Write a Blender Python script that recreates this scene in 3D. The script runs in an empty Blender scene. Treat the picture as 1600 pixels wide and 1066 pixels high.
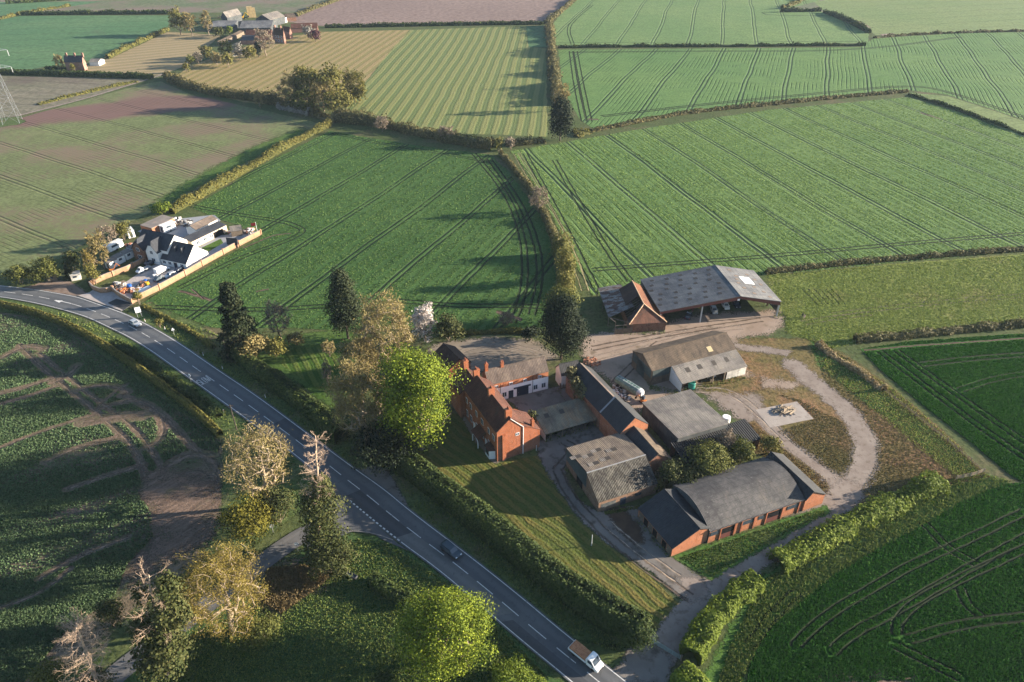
import bpy, bmesh, math, random
import numpy as np
from mathutils import Vector, Matrix
from mathutils.geometry import tessellate_polygon
PI = math.pi
# ------------------------------------------------------------------ camera
FPX, YH, CAMH = 1110.0, -208.0, 112.0           # focal length in photo pixels, horizon row, flying height
TH = math.atan((533 - YH) / FPX); SN, CS = math.sin(TH), math.cos(TH)
scene = bpy.context.scene
cam = bpy.data.cameras.new("camera"); camo = bpy.data.objects.new("camera", cam)
scene.collection.objects.link(camo); scene.camera = camo
cam.sensor_width = 36; cam.lens = 36 * FPX / 1600; cam.clip_end = 6000; cam.clip_start = 1
camo.location = (0, 0, CAMH); camo.rotation_euler = (PI / 2 - TH, 0, 0)
# ------------------------------------------------------------------ sky, sun, exposure
SUN_EL, SUN_AZ = math.radians(13.5), math.radians(8.0)      # azimuth: angle of the sun from +X towards +Y
sx, sy, sz = math.cos(SUN_EL) * math.cos(SUN_AZ), math.cos(SUN_EL) * math.sin(SUN_AZ), math.sin(SUN_EL)
world = bpy.data.worlds.new("World"); scene.world = world; world.use_nodes = True
wt = world.node_tree; bg = wt.nodes["Background"]
sky = wt.nodes.new("ShaderNodeTexSky"); sky.sky_type = 'NISHITA'; sky.sun_disc = False
sky.sun_elevation = SUN_EL; sky.sun_rotation = PI / 2 - SUN_AZ; sky.altitude = 100; sky.dust_density = 0.6; sky.ozone_density = 2.0
wt.links.new(sky.outputs[0], bg.inputs[0]); bg.inputs[1].default_value = 0.072
sun = bpy.data.lights.new("sun", 'SUN'); suno = bpy.data.objects.new("sun", sun); scene.collection.objects.link(suno)
sun.energy = 5.0; sun.angle = math.radians(0.5); sun.color = (1.0, 0.87, 0.70)
suno.rotation_euler = Vector((sx, sy, sz)).to_track_quat('Z', 'Y').to_euler()
scene.view_settings.view_transform = 'Standard'; scene.view_settings.look = 'None'
scene.view_settings.exposure = 2.1; scene.view_settings.gamma = 1
scene.cycles.max_bounces = 5; scene.cycles.diffuse_bounces = 2; scene.cycles.glossy_bounces = 2
scene.cycles.transparent_max_bounces = 24; scene.cycles.volume_bounces = 0
rnd = random.Random(7); nrg = np.random.default_rng(11)
# ------------------------------------------------------------------ photo pixel -> place
def G(px, py, z=0.0):
    x, y = (px - 800) / FPX, (py - 533) / FPX
    d = (x, CS - y * SN, -SN - y * CS); t = (z - CAMH) / d[2]
    return Vector((d[0] * t, d[1] * t, z))
def PXM(py, z=0.0):                               # photo pixels per metre at that row
    return CS * (py - YH) / (CAMH - z)
def GL(pts): return [G(x, y) for x, y in pts]
COL = scene.collection
# ------------------------------------------------------------------ object helpers
def tag(o, label=None, cat=None, group=None, kind=None):
    if label: o["label"] = label
    if cat: o["category"] = cat
    if group: o["group"] = group
    if kind: o["kind"] = kind
    return o
def empty(name, loc, rz=0.0, label=None, cat=None, group=None):
    o = bpy.data.objects.new(name, None); COL.objects.link(o); o.location = loc; o.rotation_euler = (0, 0, rz)
    o.empty_display_size = 0.3
    return tag(o, label, cat, group)
def dup(o, loc=None, rz=None, label=None, parent=None, mats=None):
    c = o.copy(); COL.objects.link(c)
    if parent: c.parent = parent
    if loc is not None: c.location = loc
    if rz is not None: c.rotation_euler = (0, 0, rz)
    if label: c["label"] = label
    for ch in o.children: dup(ch, parent=c)
    return c
class MB:
    """collects polygons (with metre UVs) for one mesh object"""
    def __init__(s): s.v = []; s.f = []; s.uv = []
    def poly(s, pts):
        pts = [Vector(p) for p in pts]; n = Vector((0, 0, 0))
        for i in range(len(pts)):
            a, b = pts[i], pts[(i + 1) % len(pts)]
            n += Vector(((a.y - b.y) * (a.z + b.z), (a.z - b.z) * (a.x + b.x), (a.x - b.x) * (a.y + b.y)))
        if n.length < 1e-9: return
        n.normalize()
        u = Vector((0, 0, 1)).cross(n)
        u = u.normalized() if u.length > 0.02 else Vector((1, 0, 0))
        w = n.cross(u); k = len(s.v)
        s.v += [tuple(p) for p in pts]; s.f.append(list(range(k, k + len(pts))))
        s.uv += [(p.dot(u), p.dot(w)) for p in pts]
    def hexa(s, b, t):                            # bottom ring, top ring (both counter-clockwise from above)
        n = len(b)
        s.poly(list(reversed(b))); s.poly(t)
        for i in range(n): j = (i + 1) % n; s.poly([b[i], b[j], t[j], t[i]])
    def box(s, x0, x1, y0, y1, z0, z1, M=None):
        b = [(x0, y0, z0), (x1, y0, z0), (x1, y1, z0), (x0, y1, z0)]; t = [(x, y, z1) for x, y, _ in b]
        if M is not None: b = [M @ Vector(p) for p in b]; t = [M @ Vector(p) for p in t]
        s.hexa(b, t)
    def slab(s, quad, th):                        # a flat polygon given thickness downwards along its normal
        q = [Vector(p) for p in quad]; n = (q[1] - q[0]).cross(q[2] - q[0]).normalized()
        if n.z < 0: q.reverse(); n = -n
        s.hexa([p - n * th for p in q], q)
    def bar(s, a, b, r0, r1=None, k=4):
        a, b = Vector(a), Vector(b); r1 = r0 if r1 is None else r1
        d = (b - a)
        if d.length < 1e-6: return
        d.normalize(); u = d.orthogonal().normalized(); w = d.cross(u)
        A = [a + (u * math.cos(2 * PI * i / k) + w * math.sin(2 * PI * i / k)) * r0 for i in range(k)]
        B = [b + (u * math.cos(2 * PI * i / k) + w * math.sin(2 * PI * i / k)) * r1 for i in range(k)]
        for i in range(k): j = (i + 1) % k; s.poly([A[i], A[j], B[j], B[i]])
        s.poly(list(reversed(A))); s.poly(B)
    def lathe(s, prof, k=16, c=(0, 0), ax='z'):
        rings = []
        for r, z in prof:
            rings.append([(c[0] + r * math.cos(2 * PI * i / k), c[1] + r * math.sin(2 * PI * i / k), z) for i in range(k)])
        if ax == 'x': rings = [[(z, y, x) for x, y, z in R] for R in rings]
        if ax == 'y': rings = [[(x, z, y) for x, y, z in R] for R in rings]
        for a, b in zip(rings, rings[1:]):
            for i in range(k): j = (i + 1) % k; s.poly([a[i], a[j], b[j], b[i]])
        s.poly(list(reversed(rings[0]))); s.poly(rings[-1])
    def build(s, name, mat, parent=None, smooth=False):
        me = bpy.data.meshes.new(name); me.from_pydata(s.v, [], s.f)
        ul = me.uv_layers.new(name="UVMap")
        ul.data.foreach_set("uv", np.array(s.uv, 'f').ravel())
        me.materials.append(mat)
        if smooth: me.polygons.foreach_set("use_smooth", [True] * len(me.polygons))
        me.update(); o = bpy.data.objects.new(name, me); COL.objects.link(o)
        if parent: o.parent = parent
        return o
def npmesh(name, V, F, mat, parent=None, attr=None, smooth=False):
    """fast mesh from arrays; F is (n,3) or (n,4), attr = {name: per-vertex floats}"""
    me = bpy.data.meshes.new(name); V = np.asarray(V, 'f'); F = np.asarray(F, 'i'); n, k = F.shape
    me.vertices.add(len(V)); me.vertices.foreach_set("co", V.ravel())
    me.loops.add(n * k); me.loops.foreach_set("vertex_index", F.ravel())
    me.polygons.add(n); me.polygons.foreach_set("loop_start", np.arange(0, n * k, k, dtype='i'))
    me.polygons.foreach_set("loop_total", np.full(n, k, 'i'))
    if smooth: me.polygons.foreach_set("use_smooth", np.ones(n, bool))
    for nm, a in (attr or {}).items():
        at = me.attributes.new(nm, 'FLOAT', 'POINT'); at.data.foreach_set("value", np.asarray(a, 'f'))
    me.materials.append(mat); me.update(calc_edges=True); me.validate()
    o = bpy.data.objects.new(name, me); COL.objects.link(o)
    if parent: o.parent = parent
    return o
# ------------------------------------------------------------------ materials
class NT:
    def __init__(s, name):
        s.m = bpy.data.materials.new(name); s.m.use_nodes = True; s.t = s.m.node_tree
        s.b = s.t.nodes["Principled BSDF"]; s.out = s.t.nodes["Material Output"]
        s.b.inputs["Roughness"].default_value = 0.9; s.b.inputs["Specular IOR Level"].default_value = 0.25
    def n(s, ty, **kw):
        o = s.t.nodes.new(ty)
        for k, v in kw.items(): setattr(o, k, v)
        return o
    def put(s, sock, v):
        if isinstance(v, bpy.types.NodeSocket): s.t.links.new(v, sock)
        elif isinstance(v, (tuple, list)) and sock.type == 'RGBA': sock.default_value = (*v[:3], 1)
        else: sock.default_value = v
    def obj(s): return s.n("ShaderNodeTexCoord").outputs["Object"]
    def uv(s): return s.n("ShaderNodeTexCoord").outputs["UV"]
    def attr(s, name): return s.n("ShaderNodeAttribute", attribute_name=name).outputs["Fac"]
    def xyz(s, v):
        o = s.n("ShaderNodeSeparateXYZ"); s.put(o.inputs[0], v); return o.outputs
    def comb(s, x, y, z=0.0):
        o = s.n("ShaderNodeCombineXYZ")
        for i, v in enumerate((x, y, z)): s.put(o.inputs[i], v)
        return o.outputs[0]
    def map(s, v, loc=(0, 0, 0), rot=(0, 0, 0), sc=(1, 1, 1)):
        o = s.n("ShaderNodeMapping"); s.put(o.inputs[0], v)
        o.inputs[1].default_value = loc; o.inputs[2].default_value = rot; o.inputs[3].default_value = sc
        return o.outputs[0]
    def noise(s, v, scale, detail=3.0, rough=0.6, dist=0.0):
        o = s.n("ShaderNodeTexNoise"); s.put(o.inputs["Vector"], v)
        o.inputs["Scale"].default_value = scale; o.inputs["Detail"].default_value = detail
        o.inputs["Roughness"].default_value = rough; o.inputs["Distortion"].default_value = dist
        return o.outputs[0]
    def math(s, op, a, b=None, c=None):
        o = s.n("ShaderNodeMath", operation=op)
        for i, v in enumerate((a, b, c)):
            if v is not None: s.put(o.inputs[i], v)
        return o.outputs[0]
    def rng(s, v, a, b, c=0.0, d=1.0):
        o = s.n("ShaderNodeMapRange", interpolation_type='SMOOTHSTEP'); s.put(o.inputs[0], v)
        for i, x in enumerate((a, b, c, d)): s.put(o.inputs[i + 1], x)
        return o.outputs[0]
    def mix(s, f, a, b, mode='MIX'):
        o = s.n("ShaderNodeMix", data_type='RGBA', blend_type=mode)
        s.put(o.inputs[0], f); s.put(o.inputs[6], a); s.put(o.inputs[7], b); return o.outputs[2]
    def bump(s, h, dist=0.1, strength=1.0, normal=None):
        o = s.n("ShaderNodeBump"); s.put(o.inputs["Height"], h)
        o.inputs["Distance"].default_value = dist; o.inputs["Strength"].default_value = strength
        if normal is not None: s.put(o.inputs["Normal"], normal)
        s.put(s.b.inputs["Normal"], o.outputs[0]); return o.outputs[0]
    def col(s, c): s.put(s.b.inputs["Base Color"], c); return s
    def rough(s, v, spec=None):
        s.put(s.b.inputs["Roughness"], v)
        if spec is not None: s.b.inputs["Specular IOR Level"].default_value = spec
        return s
    def alpha(s, a): s.put(s.b.inputs["Alpha"], a); return s
def softedge(t, v):
    """ragged fading edge: tufts and crumbs break up the border between two ground covers"""
    n_ = t.math('ADD', t.math('MULTIPLY', t.math('SUBTRACT', t.noise(v, .3, 5, .65), .5), 1.1), t.math('MULTIPLY', t.math('SUBTRACT', t.noise(v, 2.2, 3, .7), .5), 1.3))
    t.alpha(t.rng(t.math('ADD', t.attr("m"), n_), .30, .70))
def mottled(name, c1, c2, scale=0.3, c3=None, s3=2.0, t3=(.55, .7), bump=0.0, bscale=6.0, rough=.9, coord='obj', edge=False, spec=.25, metal=0):
    t = NT(name); v = t.obj() if coord == 'obj' else t.uv()
    n1 = t.noise(v, scale, 6); c = t.mix(t.rng(n1, .35, .65), c1, c2)
    if c3 is not None: c = t.mix(t.rng(t.noise(v, s3, 5), *t3), c, c3)
    t.col(c).rough(rough, spec); t.b.inputs["Metallic"].default_value = metal
    if bump: t.bump(t.noise(v, bscale, 4), bump)
    if edge:
        softedge(t, v)
    return t.m
def crop(name, g1, g2, az, P, off=0.0, soil_rut_shade=(.055, .042, .028), ls=.8, lw=.32, pair=.95, drill=0, ds=.25, soilmix=0.0, bump=.22, fine=1.6, patch=.012, wob=1.2, red=None, linecol=None):
    """sown field: green mottling, wheelings every P metres along azimuth az (degrees from +Y), fainter drill lines"""
    t = NT(name); v = t.obj(); x, y, z = t.xyz(v); a = math.radians(az)
    s_ = t.math('SUBTRACT', t.math('MULTIPLY', x, math.cos(a)), t.math('MULTIPLY', y, math.sin(a)))
    s_ = t.math('ADD', s_, t.math('MULTIPLY', t.math('SUBTRACT', t.noise(v, .012, 1), .5), wob * 4))
    s_ = t.math('ADD', s_, t.math('MULTIPLY', t.math('SUBTRACT', t.noise(v, .12, 2), .5), .5))
    def lines(per, o, pr, w, soft=.22):
        m = t.math('FLOORED_MODULO', t.math('ADD', s_, o), per)
        d = t.math('ABSOLUTE', t.math('SUBTRACT', m, per / 2))
        if pr: d = t.math('ABSOLUTE', t.math('SUBTRACT', d, pr))
        return t.rng(d, w - soft, w + soft, 1.0, 0.0)
    tuft = t.noise(v, fine, 4, .7); big = t.noise(v, patch, 4); mid = t.noise(v, .15, 5)
    c = t.mix(t.rng(big, .3, .7), g1, g2)
    c = t.mix(t.rng(mid, .35, .75, 0, .5), c, tuple(k * .62 for k in g1))
    c = t.mix(t.rng(tuft, .42, .64, 0, .55), c, tuple(k * .38 for k in g1))
    if soilmix:
        sm = t.math('ADD', t.math('MULTIPLY', t.noise(v, .02, 5), .75), t.math('MULTIPLY', t.noise(v, .6, 4), .25))
        c = t.mix(t.rng(sm, .62 - soilmix * .4, .74 - soilmix * .3), c, soil_rut_shade)
    if red is not None:
        (rx, ry), (dx, dy), rw, rc = red                          # a band of bare red earth
        L = math.hypot(dx, dy); dd = t.math('ABSOLUTE', t.math('ADD', t.math('MULTIPLY', t.math('SUBTRACT', x, rx), -dy / L), t.math('MULTIPLY', t.math('SUBTRACT', y, ry), dx / L)))
        along = t.math('ABSOLUTE', t.math('ADD', t.math('MULTIPLY', t.math('SUBTRACT', x, rx), dx / L), t.math('MULTIPLY', t.math('SUBTRACT', y, ry), dy / L)))
        k = t.math('MULTIPLY', t.rng(dd, rw * .2, rw, 1, 0), t.rng(along, 40, 115, 1, 0))
        k = t.math('ADD', k, t.math('MULTIPLY', t.math('SUBTRACT', t.noise(v, .02, 6, .65), .5), 2.0))
        c = t.mix(t.rng(k, .3, .95), c, rc)
    h = t.math('MULTIPLY', tuft, .5)
    if P:
        l1 = t.math('MULTIPLY', lines(P, off, pair, lw), t.rng(t.noise(v, .25, 3), .25, .5, .55, 1))
        c = t.mix(t.math('MULTIPLY', l1, ls), c, linecol or soil_rut_shade); h = t.math('SUBTRACT', h, t.math('MULTIPLY', l1, 1.2))  # crop shadow along the wheelings painted as dark lines over bare soil
    if drill:
        l2 = t.math('MULTIPLY', lines(drill, 0, drill * .22, .22, .25), t.rng(t.noise(v, .035, 3), .4, .62))
        c = t.mix(t.math('MULTIPLY', l2, ds), c, tuple(k * .25 for k in g1)); h = t.math('SUBTRACT', h, t.math('MULTIPLY', l2, .6 * ds * 2))
    t.col(c).rough(.95, .1); t.bump(h, bump)
    return t.m
def stripes(name, c1, c2, az, P, fine=1.2, warp=.55, soft=.5, c3=None, bump=.15):
    """mown or stubble field in broad rows"""
    t = NT(name); v = t.obj(); x, y, z = t.xyz(v); a = math.radians(az)
    s_ = t.math('SUBTRACT', t.math('MULTIPLY', x, math.cos(a)), t.math('MULTIPLY', y, math.sin(a)))
    s_ = t.math('ADD', s_, t.math('MULTIPLY', t.math('SUBTRACT', t.noise(v, .015 if P > 4 else .06, 3), .5), P * warp))
    w = t.math('SINE', t.math('MULTIPLY', s_, 2 * PI / P)); w2 = t.math('SINE', t.math('MULTIPLY', s_, 2 * PI / P * 3.0))
    w = t.math('ADD', t.math('ADD', w, t.math('MULTIPLY', w2, .45)), t.math('MULTIPLY', t.math('SUBTRACT', t.noise(v, fine, 5, .7), .5), 3.2))
    c = t.mix(t.rng(w, -soft, soft), c1, c2)
    if c3 is not None: c = t.mix(t.rng(t.noise(v, .03, 5), .45, .7), c, c3)
    c = t.mix(t.rng(t.noise(v, 2.2, 3), .5, .68, 0, .5), c, tuple(k * .4 for k in c1))
    t.col(c).rough(.95, .1); t.bump(t.math('ADD', t.math('MULTIPLY', w, .2), t.noise(v, 1.5, 3)), bump)
    return t.m
def grass(name, c1, c2, c3=None, fine=1.3, edge=False, dark=.45, bump=.22, dt=(.42, .66), s3=.05, t3=(.5, .68)):
    t = NT(name); v = t.obj()
    c = t.mix(t.rng(t.noise(v, .09, 6), .35, .65), c1, c2)
    if c3 is not None: c = t.mix(t.rng(t.noise(v, s3, 6, .7), *t3), c, c3)
    tf = t.noise(v, fine, 5, .7)
    c = t.mix(t.rng(tf, *dt, 0, .75), c, tuple(k * dark for k in c1))
    c = t.mix(t.rng(t.noise(v, fine * .35, 4), .55, .7, 0, .5), c, tuple(k * .6 for k in c2))
    t.col(c).rough(.95, .1); t.bump(tf, bump)
    if edge:
        softedge(t, v)
    return t.m
def brick(name, c1, c2, mortar=(.34, .29, .24), stain=(.12, .09, .07), st=(.58, .75)):
    t = NT(name); v = t.uv(); b = t.n("ShaderNodeTexBrick"); t.put(b.inputs["Vector"], v)
    t.put(b.inputs["Color1"], c1); t.put(b.inputs["Color2"], c2); t.put(b.inputs["Mortar"], mortar)
    b.inputs["Scale"].default_value = 1; b.inputs["Brick Width"].default_value = .23; b.inputs["Row Height"].default_value = .075
    b.inputs["Mortar Size"].default_value = .008; b.inputs["Bias"].default_value = -.1
    c = t.mix(t.rng(t.noise(t.obj(), .6, 5), .35, .7, 0, .6), b.outputs[0], tuple(k * .7 for k in c1))
    c = t.mix(t.rng(t.noise(t.obj(), .9, 6, .7), *st, 0, .8), c, stain)
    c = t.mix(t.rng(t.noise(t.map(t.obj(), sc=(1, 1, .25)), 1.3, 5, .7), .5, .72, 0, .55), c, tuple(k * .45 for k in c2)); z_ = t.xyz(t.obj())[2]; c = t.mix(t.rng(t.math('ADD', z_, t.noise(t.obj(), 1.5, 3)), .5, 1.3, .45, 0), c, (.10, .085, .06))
    t.col(c).rough(.9, .15); t.bump(b.outputs[1], -.01)
    return t.m
def sheet(name, c1, c2, pitch=.15, c3=None, t3=(.52, .7), s3=.5, bump=.05, rough=.8, streak=True, rows=0, spec=.2, metal=0, warp=.9):
    """roof covering: corrugation along the slope (u = along the eave, v = up the slope), lichen and streaks"""
    t = NT(name); v = t.uv(); u, w, _ = t.xyz(v)
    wave = t.math('SINE', t.math('MULTIPLY', u, 2 * PI / pitch))
    sv = t.map(v, sc=(1, .18 if streak else 1, 1))
    c = t.mix(t.rng(t.noise(sv, warp, 6, .65), .35, .65), c1, c2)
    if c3 is not None: c = t.mix(t.rng(t.noise(t.map(v, sc=(1, .5, 1)), s3, 6, .7), *t3), c, c3)
    c = t.mix(t.rng(t.noise(v, 5, 4), .5, .7, 0, .35), c, tuple(k * .5 for k in c1))
    pn = t.n("ShaderNodeTexBrick"); t.put(pn.inputs["Vector"], v); pn.inputs["Scale"].default_value = 1; pn.inputs["Brick Width"].default_value = 1.05 if pitch < 1 else 3; pn.inputs["Row Height"].default_value = 1.9
    pn.inputs["Mortar Size"].default_value = .012; t.put(pn.inputs["Color1"], (.80, .80, .82)); t.put(pn.inputs["Color2"], (1.12, 1.1, 1.06)); t.put(pn.inputs["Mortar"], (.5, .5, .5)); c = t.mix(.8 if streak else .35, c, pn.outputs[0], 'MULTIPLY')
    o_ = t.obj(); c = t.mix(.9, c, t.mix(t.rng(t.noise(o_, .16, 5, .7), .34, .66), (.62, .62, .64), (1.22, 1.2, 1.15)), 'MULTIPLY')
    c = t.mix(t.rng(t.noise(o_, 1.6, 6, .75), .56, .70, 0, .6), c, tuple(min(1, k * 1.7) for k in c2)); c = t.mix(t.rng(t.noise(t.map(v, sc=(1, .07, 1)), 2.2, 4, .7), .52, .68, 0, .55), c, tuple(k * .42 for k in c1))
    h = t.math('MULTIPLY', wave, .5)
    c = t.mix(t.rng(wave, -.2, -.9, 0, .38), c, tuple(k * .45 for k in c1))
    if rows:
        fr = t.math('FRACT', t.math('DIVIDE', w, rows)); h = t.math('ADD', h, fr)
        c = t.mix(t.rng(fr, 0, .12, .5, 0), c, tuple(k * .4 for k in c1))
    t.col(c).rough(rough, spec); t.b.inputs["Metallic"].default_value = metal; t.bump(h, bump)
    return t.m
def leafmat(name, cols, trans=.25, rough=.75):
    t = NT(name); a = t.attr("var"); o = t.n("ShaderNodeValToRGB"); t.put(o.inputs[0], a)
    r = o.color_ramp; r.elements[0].color = (*cols[0], 1); r.elements[1].color = (*cols[-1], 1)
    for i, c in enumerate(cols[1:-1]): e = r.elements.new((i + 1) / (len(cols) - 1)); e.color = (*c, 1)
    t.col(o.outputs[0]).rough(rough, .15)
    if trans:
        tr = t.n("ShaderNodeBsdfTranslucent"); t.put(tr.inputs[0], o.outputs[0]); mx = t.n("ShaderNodeMixShader"); mx.inputs[0].default_value = trans
        t.t.links.new(t.b.outputs[0], mx.inputs[1]); t.t.links.new(tr.outputs[0], mx.inputs[2]); t.t.links.new(mx.outputs[0], t.out.inputs[0])
    return t.m
def plain(name, c, rough=.6, spec=.3, metal=0, var=.12):
    t = NT(name); n_ = t.noise(t.obj(), 3, 5)
    t.col(t.mix(t.rng(n_, .3, .7), tuple(k * (1 - var) for k in c), tuple(min(1, k * (1 + var)) for k in c))).rough(rough, spec)
    t.b.inputs["Metallic"].default_value = metal
    return t.m
# ================================================================== ground, fields, roads
def V2(pts): return np.array([(p.x, p.y) for p in pts])
def sdist(P, poly):
    """signed distance (inside positive) of points P to polygon"""
    d = np.full(len(P), 1e9); ins = np.zeros(len(P), bool); n = len(poly)
    for i in range(n):
        a, b = poly[i], poly[(i + 1) % n]; e = b - a; w = P - a
        t = np.clip((w @ e) / max(e @ e, 1e-9), 0, 1); d = np.minimum(d, np.hypot(*(w - t[:, None] * e).T))
        c = (a[1] > P[:, 1]) != (b[1] > P[:, 1])
        with np.errstate(divide='ignore', invalid='ignore'):
            ins ^= c & (P[:, 0] < (b[0] - a[0]) * (P[:, 1] - a[1]) / (b[1] - a[1] if b[1] != a[1] else 1e-9) + a[0])
    return np.where(ins, d, -d)
def linedist(P, pts, closed=False):
    d = np.full(len(P), 1e9)
    for a, b in zip(pts, pts[1:]):
        e = b - a; w = P - a; t = np.clip((w @ e) / max(e @ e, 1e-9), 0, 1); d = np.minimum(d, np.hypot(*(w - t[:, None] * e).T))
    return d
LAID = []
def nextz(lo, hi, dz=.004):
    """height of a new sheet: just above every sheet already laid that it may overlap"""
    z = max([q[4] for q in LAID if q[0] < hi[0] and q[2] > lo[0] and q[1] < hi[1] and q[3] > lo[1]] + [.004]) + dz
    LAID.append((lo[0], lo[1], hi[0], hi[1], z)); return z
def bbox(pts): return (min(p.x for p in pts), min(p.y for p in pts)), (max(p.x for p in pts), max(p.y for p in pts))
def field(name, px, mat, jit=.5):
    pts = GL(px); out = []
    for a, b in zip(pts, pts[1:] + pts[:1]):
        n = max(1, int((b - a).length / 6)); d = b - a; nn = Vector((-d.y, d.x, 0)).normalized() if d.length else Vector()
        for k in range(n): out.append(a + d * (k / n) + (nn * rnd.uniform(-jit, jit) if k else Vector()))
    z = nextz(*bbox(out)); out = [Vector((p.x, p.y, z)) for p in out]
    tris = tessellate_polygon([out]); mb = MB(); mb.v = [tuple(p) for p in out]
    F = []
    for t in tris:
        a, b, c = (out[i] for i in t)
        F.append(t if (b - a).cross(c - a).z > 0 else (t[0], t[2], t[1]))
    o = npmesh(name, mb.v, F, mat); tag(o, kind="structure"); return o
def patch(name, px, mat, feather=1.5, step=1.0, parent=None, line=None, kind="structure"):
    """soft edged surface: polygon, or polyline px with half width `line`"""
    poly = V2(GL(px)); pad = feather * 1.6 + (line or 0)
    lo, hi = poly.min(0) - pad, poly.max(0) + pad
    nx, ny = [max(2, int(c / step) + 2) for c in (hi - lo)]
    X, Y = np.meshgrid(np.linspace(lo[0], hi[0], nx), np.linspace(lo[1], hi[1], ny)); P = np.stack([X.ravel(), Y.ravel()], 1)
    sd = (line - linedist(P, poly)) if line else sdist(P, poly)
    m = np.clip(.5 + sd / (2 * feather), 0, 1); idx = np.arange(nx * ny).reshape(ny, nx)
    Q = np.stack([idx[:-1, :-1], idx[:-1, 1:], idx[1:, 1:], idx[1:, :-1]], -1).reshape(-1, 4)
    Q = Q[(sd[Q] > -pad).any(1)]; use = np.unique(Q); mp = np.zeros(nx * ny, int); mp[use] = np.arange(len(use))
    o = npmesh(name, np.column_stack([P[use], np.full(len(use), nextz(lo, hi))]), mp[Q], mat, parent, {"m": m[use]})
    if not parent: tag(o, kind=kind)
    return o
def resample(pts, step):
    out = [pts[0]]
    for a, b in zip(pts, pts[1:]):
        n = max(1, int(round((b - a).length / step)))
        out += [a + (b - a) * (k / n) for k in range(1, n + 1)]
    return out
def smooth(pts, it=2):
    for _ in range(it):
        q = [pts[0]]
        for a, b in zip(pts, pts[1:]): q += [a * .75 + b * .25, a * .25 + b * .75]
        pts = q + [pts[-1]]
    return pts
def offs(pts, d):
    out = []
    for i, p in enumerate(pts):
        t = (pts[min(i + 1, len(pts) - 1)] - pts[max(i - 1, 0)]); n = Vector((-t.y, t.x, 0)).normalized(); out.append(p + n * d)
    return out
def ribbon(name, pts, w, mat, z, parent=None, attr=True):
    """flat strip along pts; v across carries the soft-edge value m"""
    V, F, m = [], [], []
    L, R = offs(pts, w / 2), offs(pts, -w / 2)
    for i, p in enumerate(pts):
        V += [(L[i].x, L[i].y, z), (p.x, p.y, z), (R[i].x, R[i].y, z)]; m += [0, 1, 0]
    for i in range(len(pts) - 1):
        k = 3 * i
        for j in (0, 1): F.append((k + j, k + j + 1, k + j + 4, k + j + 3))
    return npmesh(name, V, F, mat, parent, {"m": m})
TRK = {}
def track(par, px, mat, w=.9, pair=1.0, sm=2, name="wheel_track"):
    TRK.setdefault(par.name, []).append((V2(smooth(GL(px), sm)), w, pair))
    pts = resample(smooth(GL(px), sm), 2.0); pts = [p + Vector((rnd.uniform(-.12, .12), rnd.uniform(-.12, .12), 0)) for p in pts]
    for s_ in ((-pair, pair) if pair else (0,)): rp = offs(pts, s_); ribbon(name, rp, w, mat, nextz(*bbox(rp), .0015), par)
def offset_for(ref, az, P):
    g = G(*ref); a = math.radians(az); return P / 2 - (g.x * math.cos(a) - g.y * math.sin(a))

# ---- ground materials
def rutmat(name, c1, c2, lo=.42, hi=.8):
    t = NT(name); v = t.obj(); n_ = t.noise(v, .8, 5, .7)
    t.col(t.mix(t.rng(n_, .35, .65), c1, c2)).rough(.95, .1); t.bump(t.math('MULTIPLY', t.attr("m"), -1.0), .25)
    t.alpha(t.rng(t.math('ADD', t.attr("m"), t.math('MULTIPLY', t.math('SUBTRACT', t.noise(v, .5, 5, .7), .5), 1.1)), lo, hi)); return t.m
m_rut = rutmat("rut_shade_green", (.008, .015, .006), (.018, .028, .011), .12, .5)  # shadow lying in the ruts is put into this dark green
m_rutsoil = rutmat("rut_soil", (0.066, 0.045, 0.033), (0.114, 0.084, 0.063))
m_streak = rutmat("bare_streak_soil", (0.0910, 0.0715, 0.0494), (0.1885, 0.1365, 0.1040), .35, 1.15)
m_rutpale = rutmat("rut_pale_grass", (.11, .105, .05), (.17, .15, .08))
WG1, WG2 = (.045, .105, .030), (.075, .145, .042)
m_base = grass("rough_ground", (.060, .085, .028), (.085, .10, .038), (.12, .10, .055), fine=.9)
m_verge = grass("verge_grass", (0.0560, 0.0910, 0.0280), (0.0910, 0.1190, 0.0420), (0.1540, 0.1260, 0.0700), fine=1.1, edge=True)
m_lush = grass("lush_grass", (0.0455, 0.1105, 0.0208), (0.0780, 0.1430, 0.0312), (0.1170, 0.1365, 0.0455), fine=1.1, edge=True)
m_meadow = grass("meadow_grass", (0.1425, 0.1823, 0.0408), (0.1875, 0.2160, 0.0540), (0.2250, 0.1958, 0.0720), fine=.75, dark=.3, edge=True)
m_brownrough = grass("brown_rough_grass", (0.1095, 0.0952, 0.0336), (0.1610, 0.1176, 0.0504), (0.2447, 0.1288, 0.0728), fine=.9, edge=True, s3=.035, t3=(.47, .66), dark=.4)
m_paddock = grass("paddock_grass", (0.0364, 0.0770, 0.0252), (0.0560, 0.0980, 0.0308), (0.1400, 0.1050, 0.0630), fine=1.3, edge=True, s3=.06, t3=(.6, .75))
m_orchardgrass = grass("orchard_grass", (.05, .10, .02), (.075, .12, .03), None, fine=1.0, edge=True)  # plain mid green for the orchard lawn and the field edge
m_track = mottled("farm_track_gravel", (0.1815, 0.143, 0.1183), (0.231, 0.1898, 0.1595), .25, (0.121, 0.0935, 0.0715), .8, (.5, .72), .04, 4, edge=True)
m_yard = mottled("yard_earth", (0.2232, 0.1643, 0.124), (0.2728, 0.2077, 0.1612), .12, (0.1488, 0.1116, 0.0775), .3, (.52, .7), .05, 3, edge=True)
m_concrete = mottled("old_concrete", (0.125, 0.1125, 0.1), (0.17, 0.15, 0.1325), .15, (0.065, 0.055, 0.045), .35, (.5, .68), .03, 3, edge=True)
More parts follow.
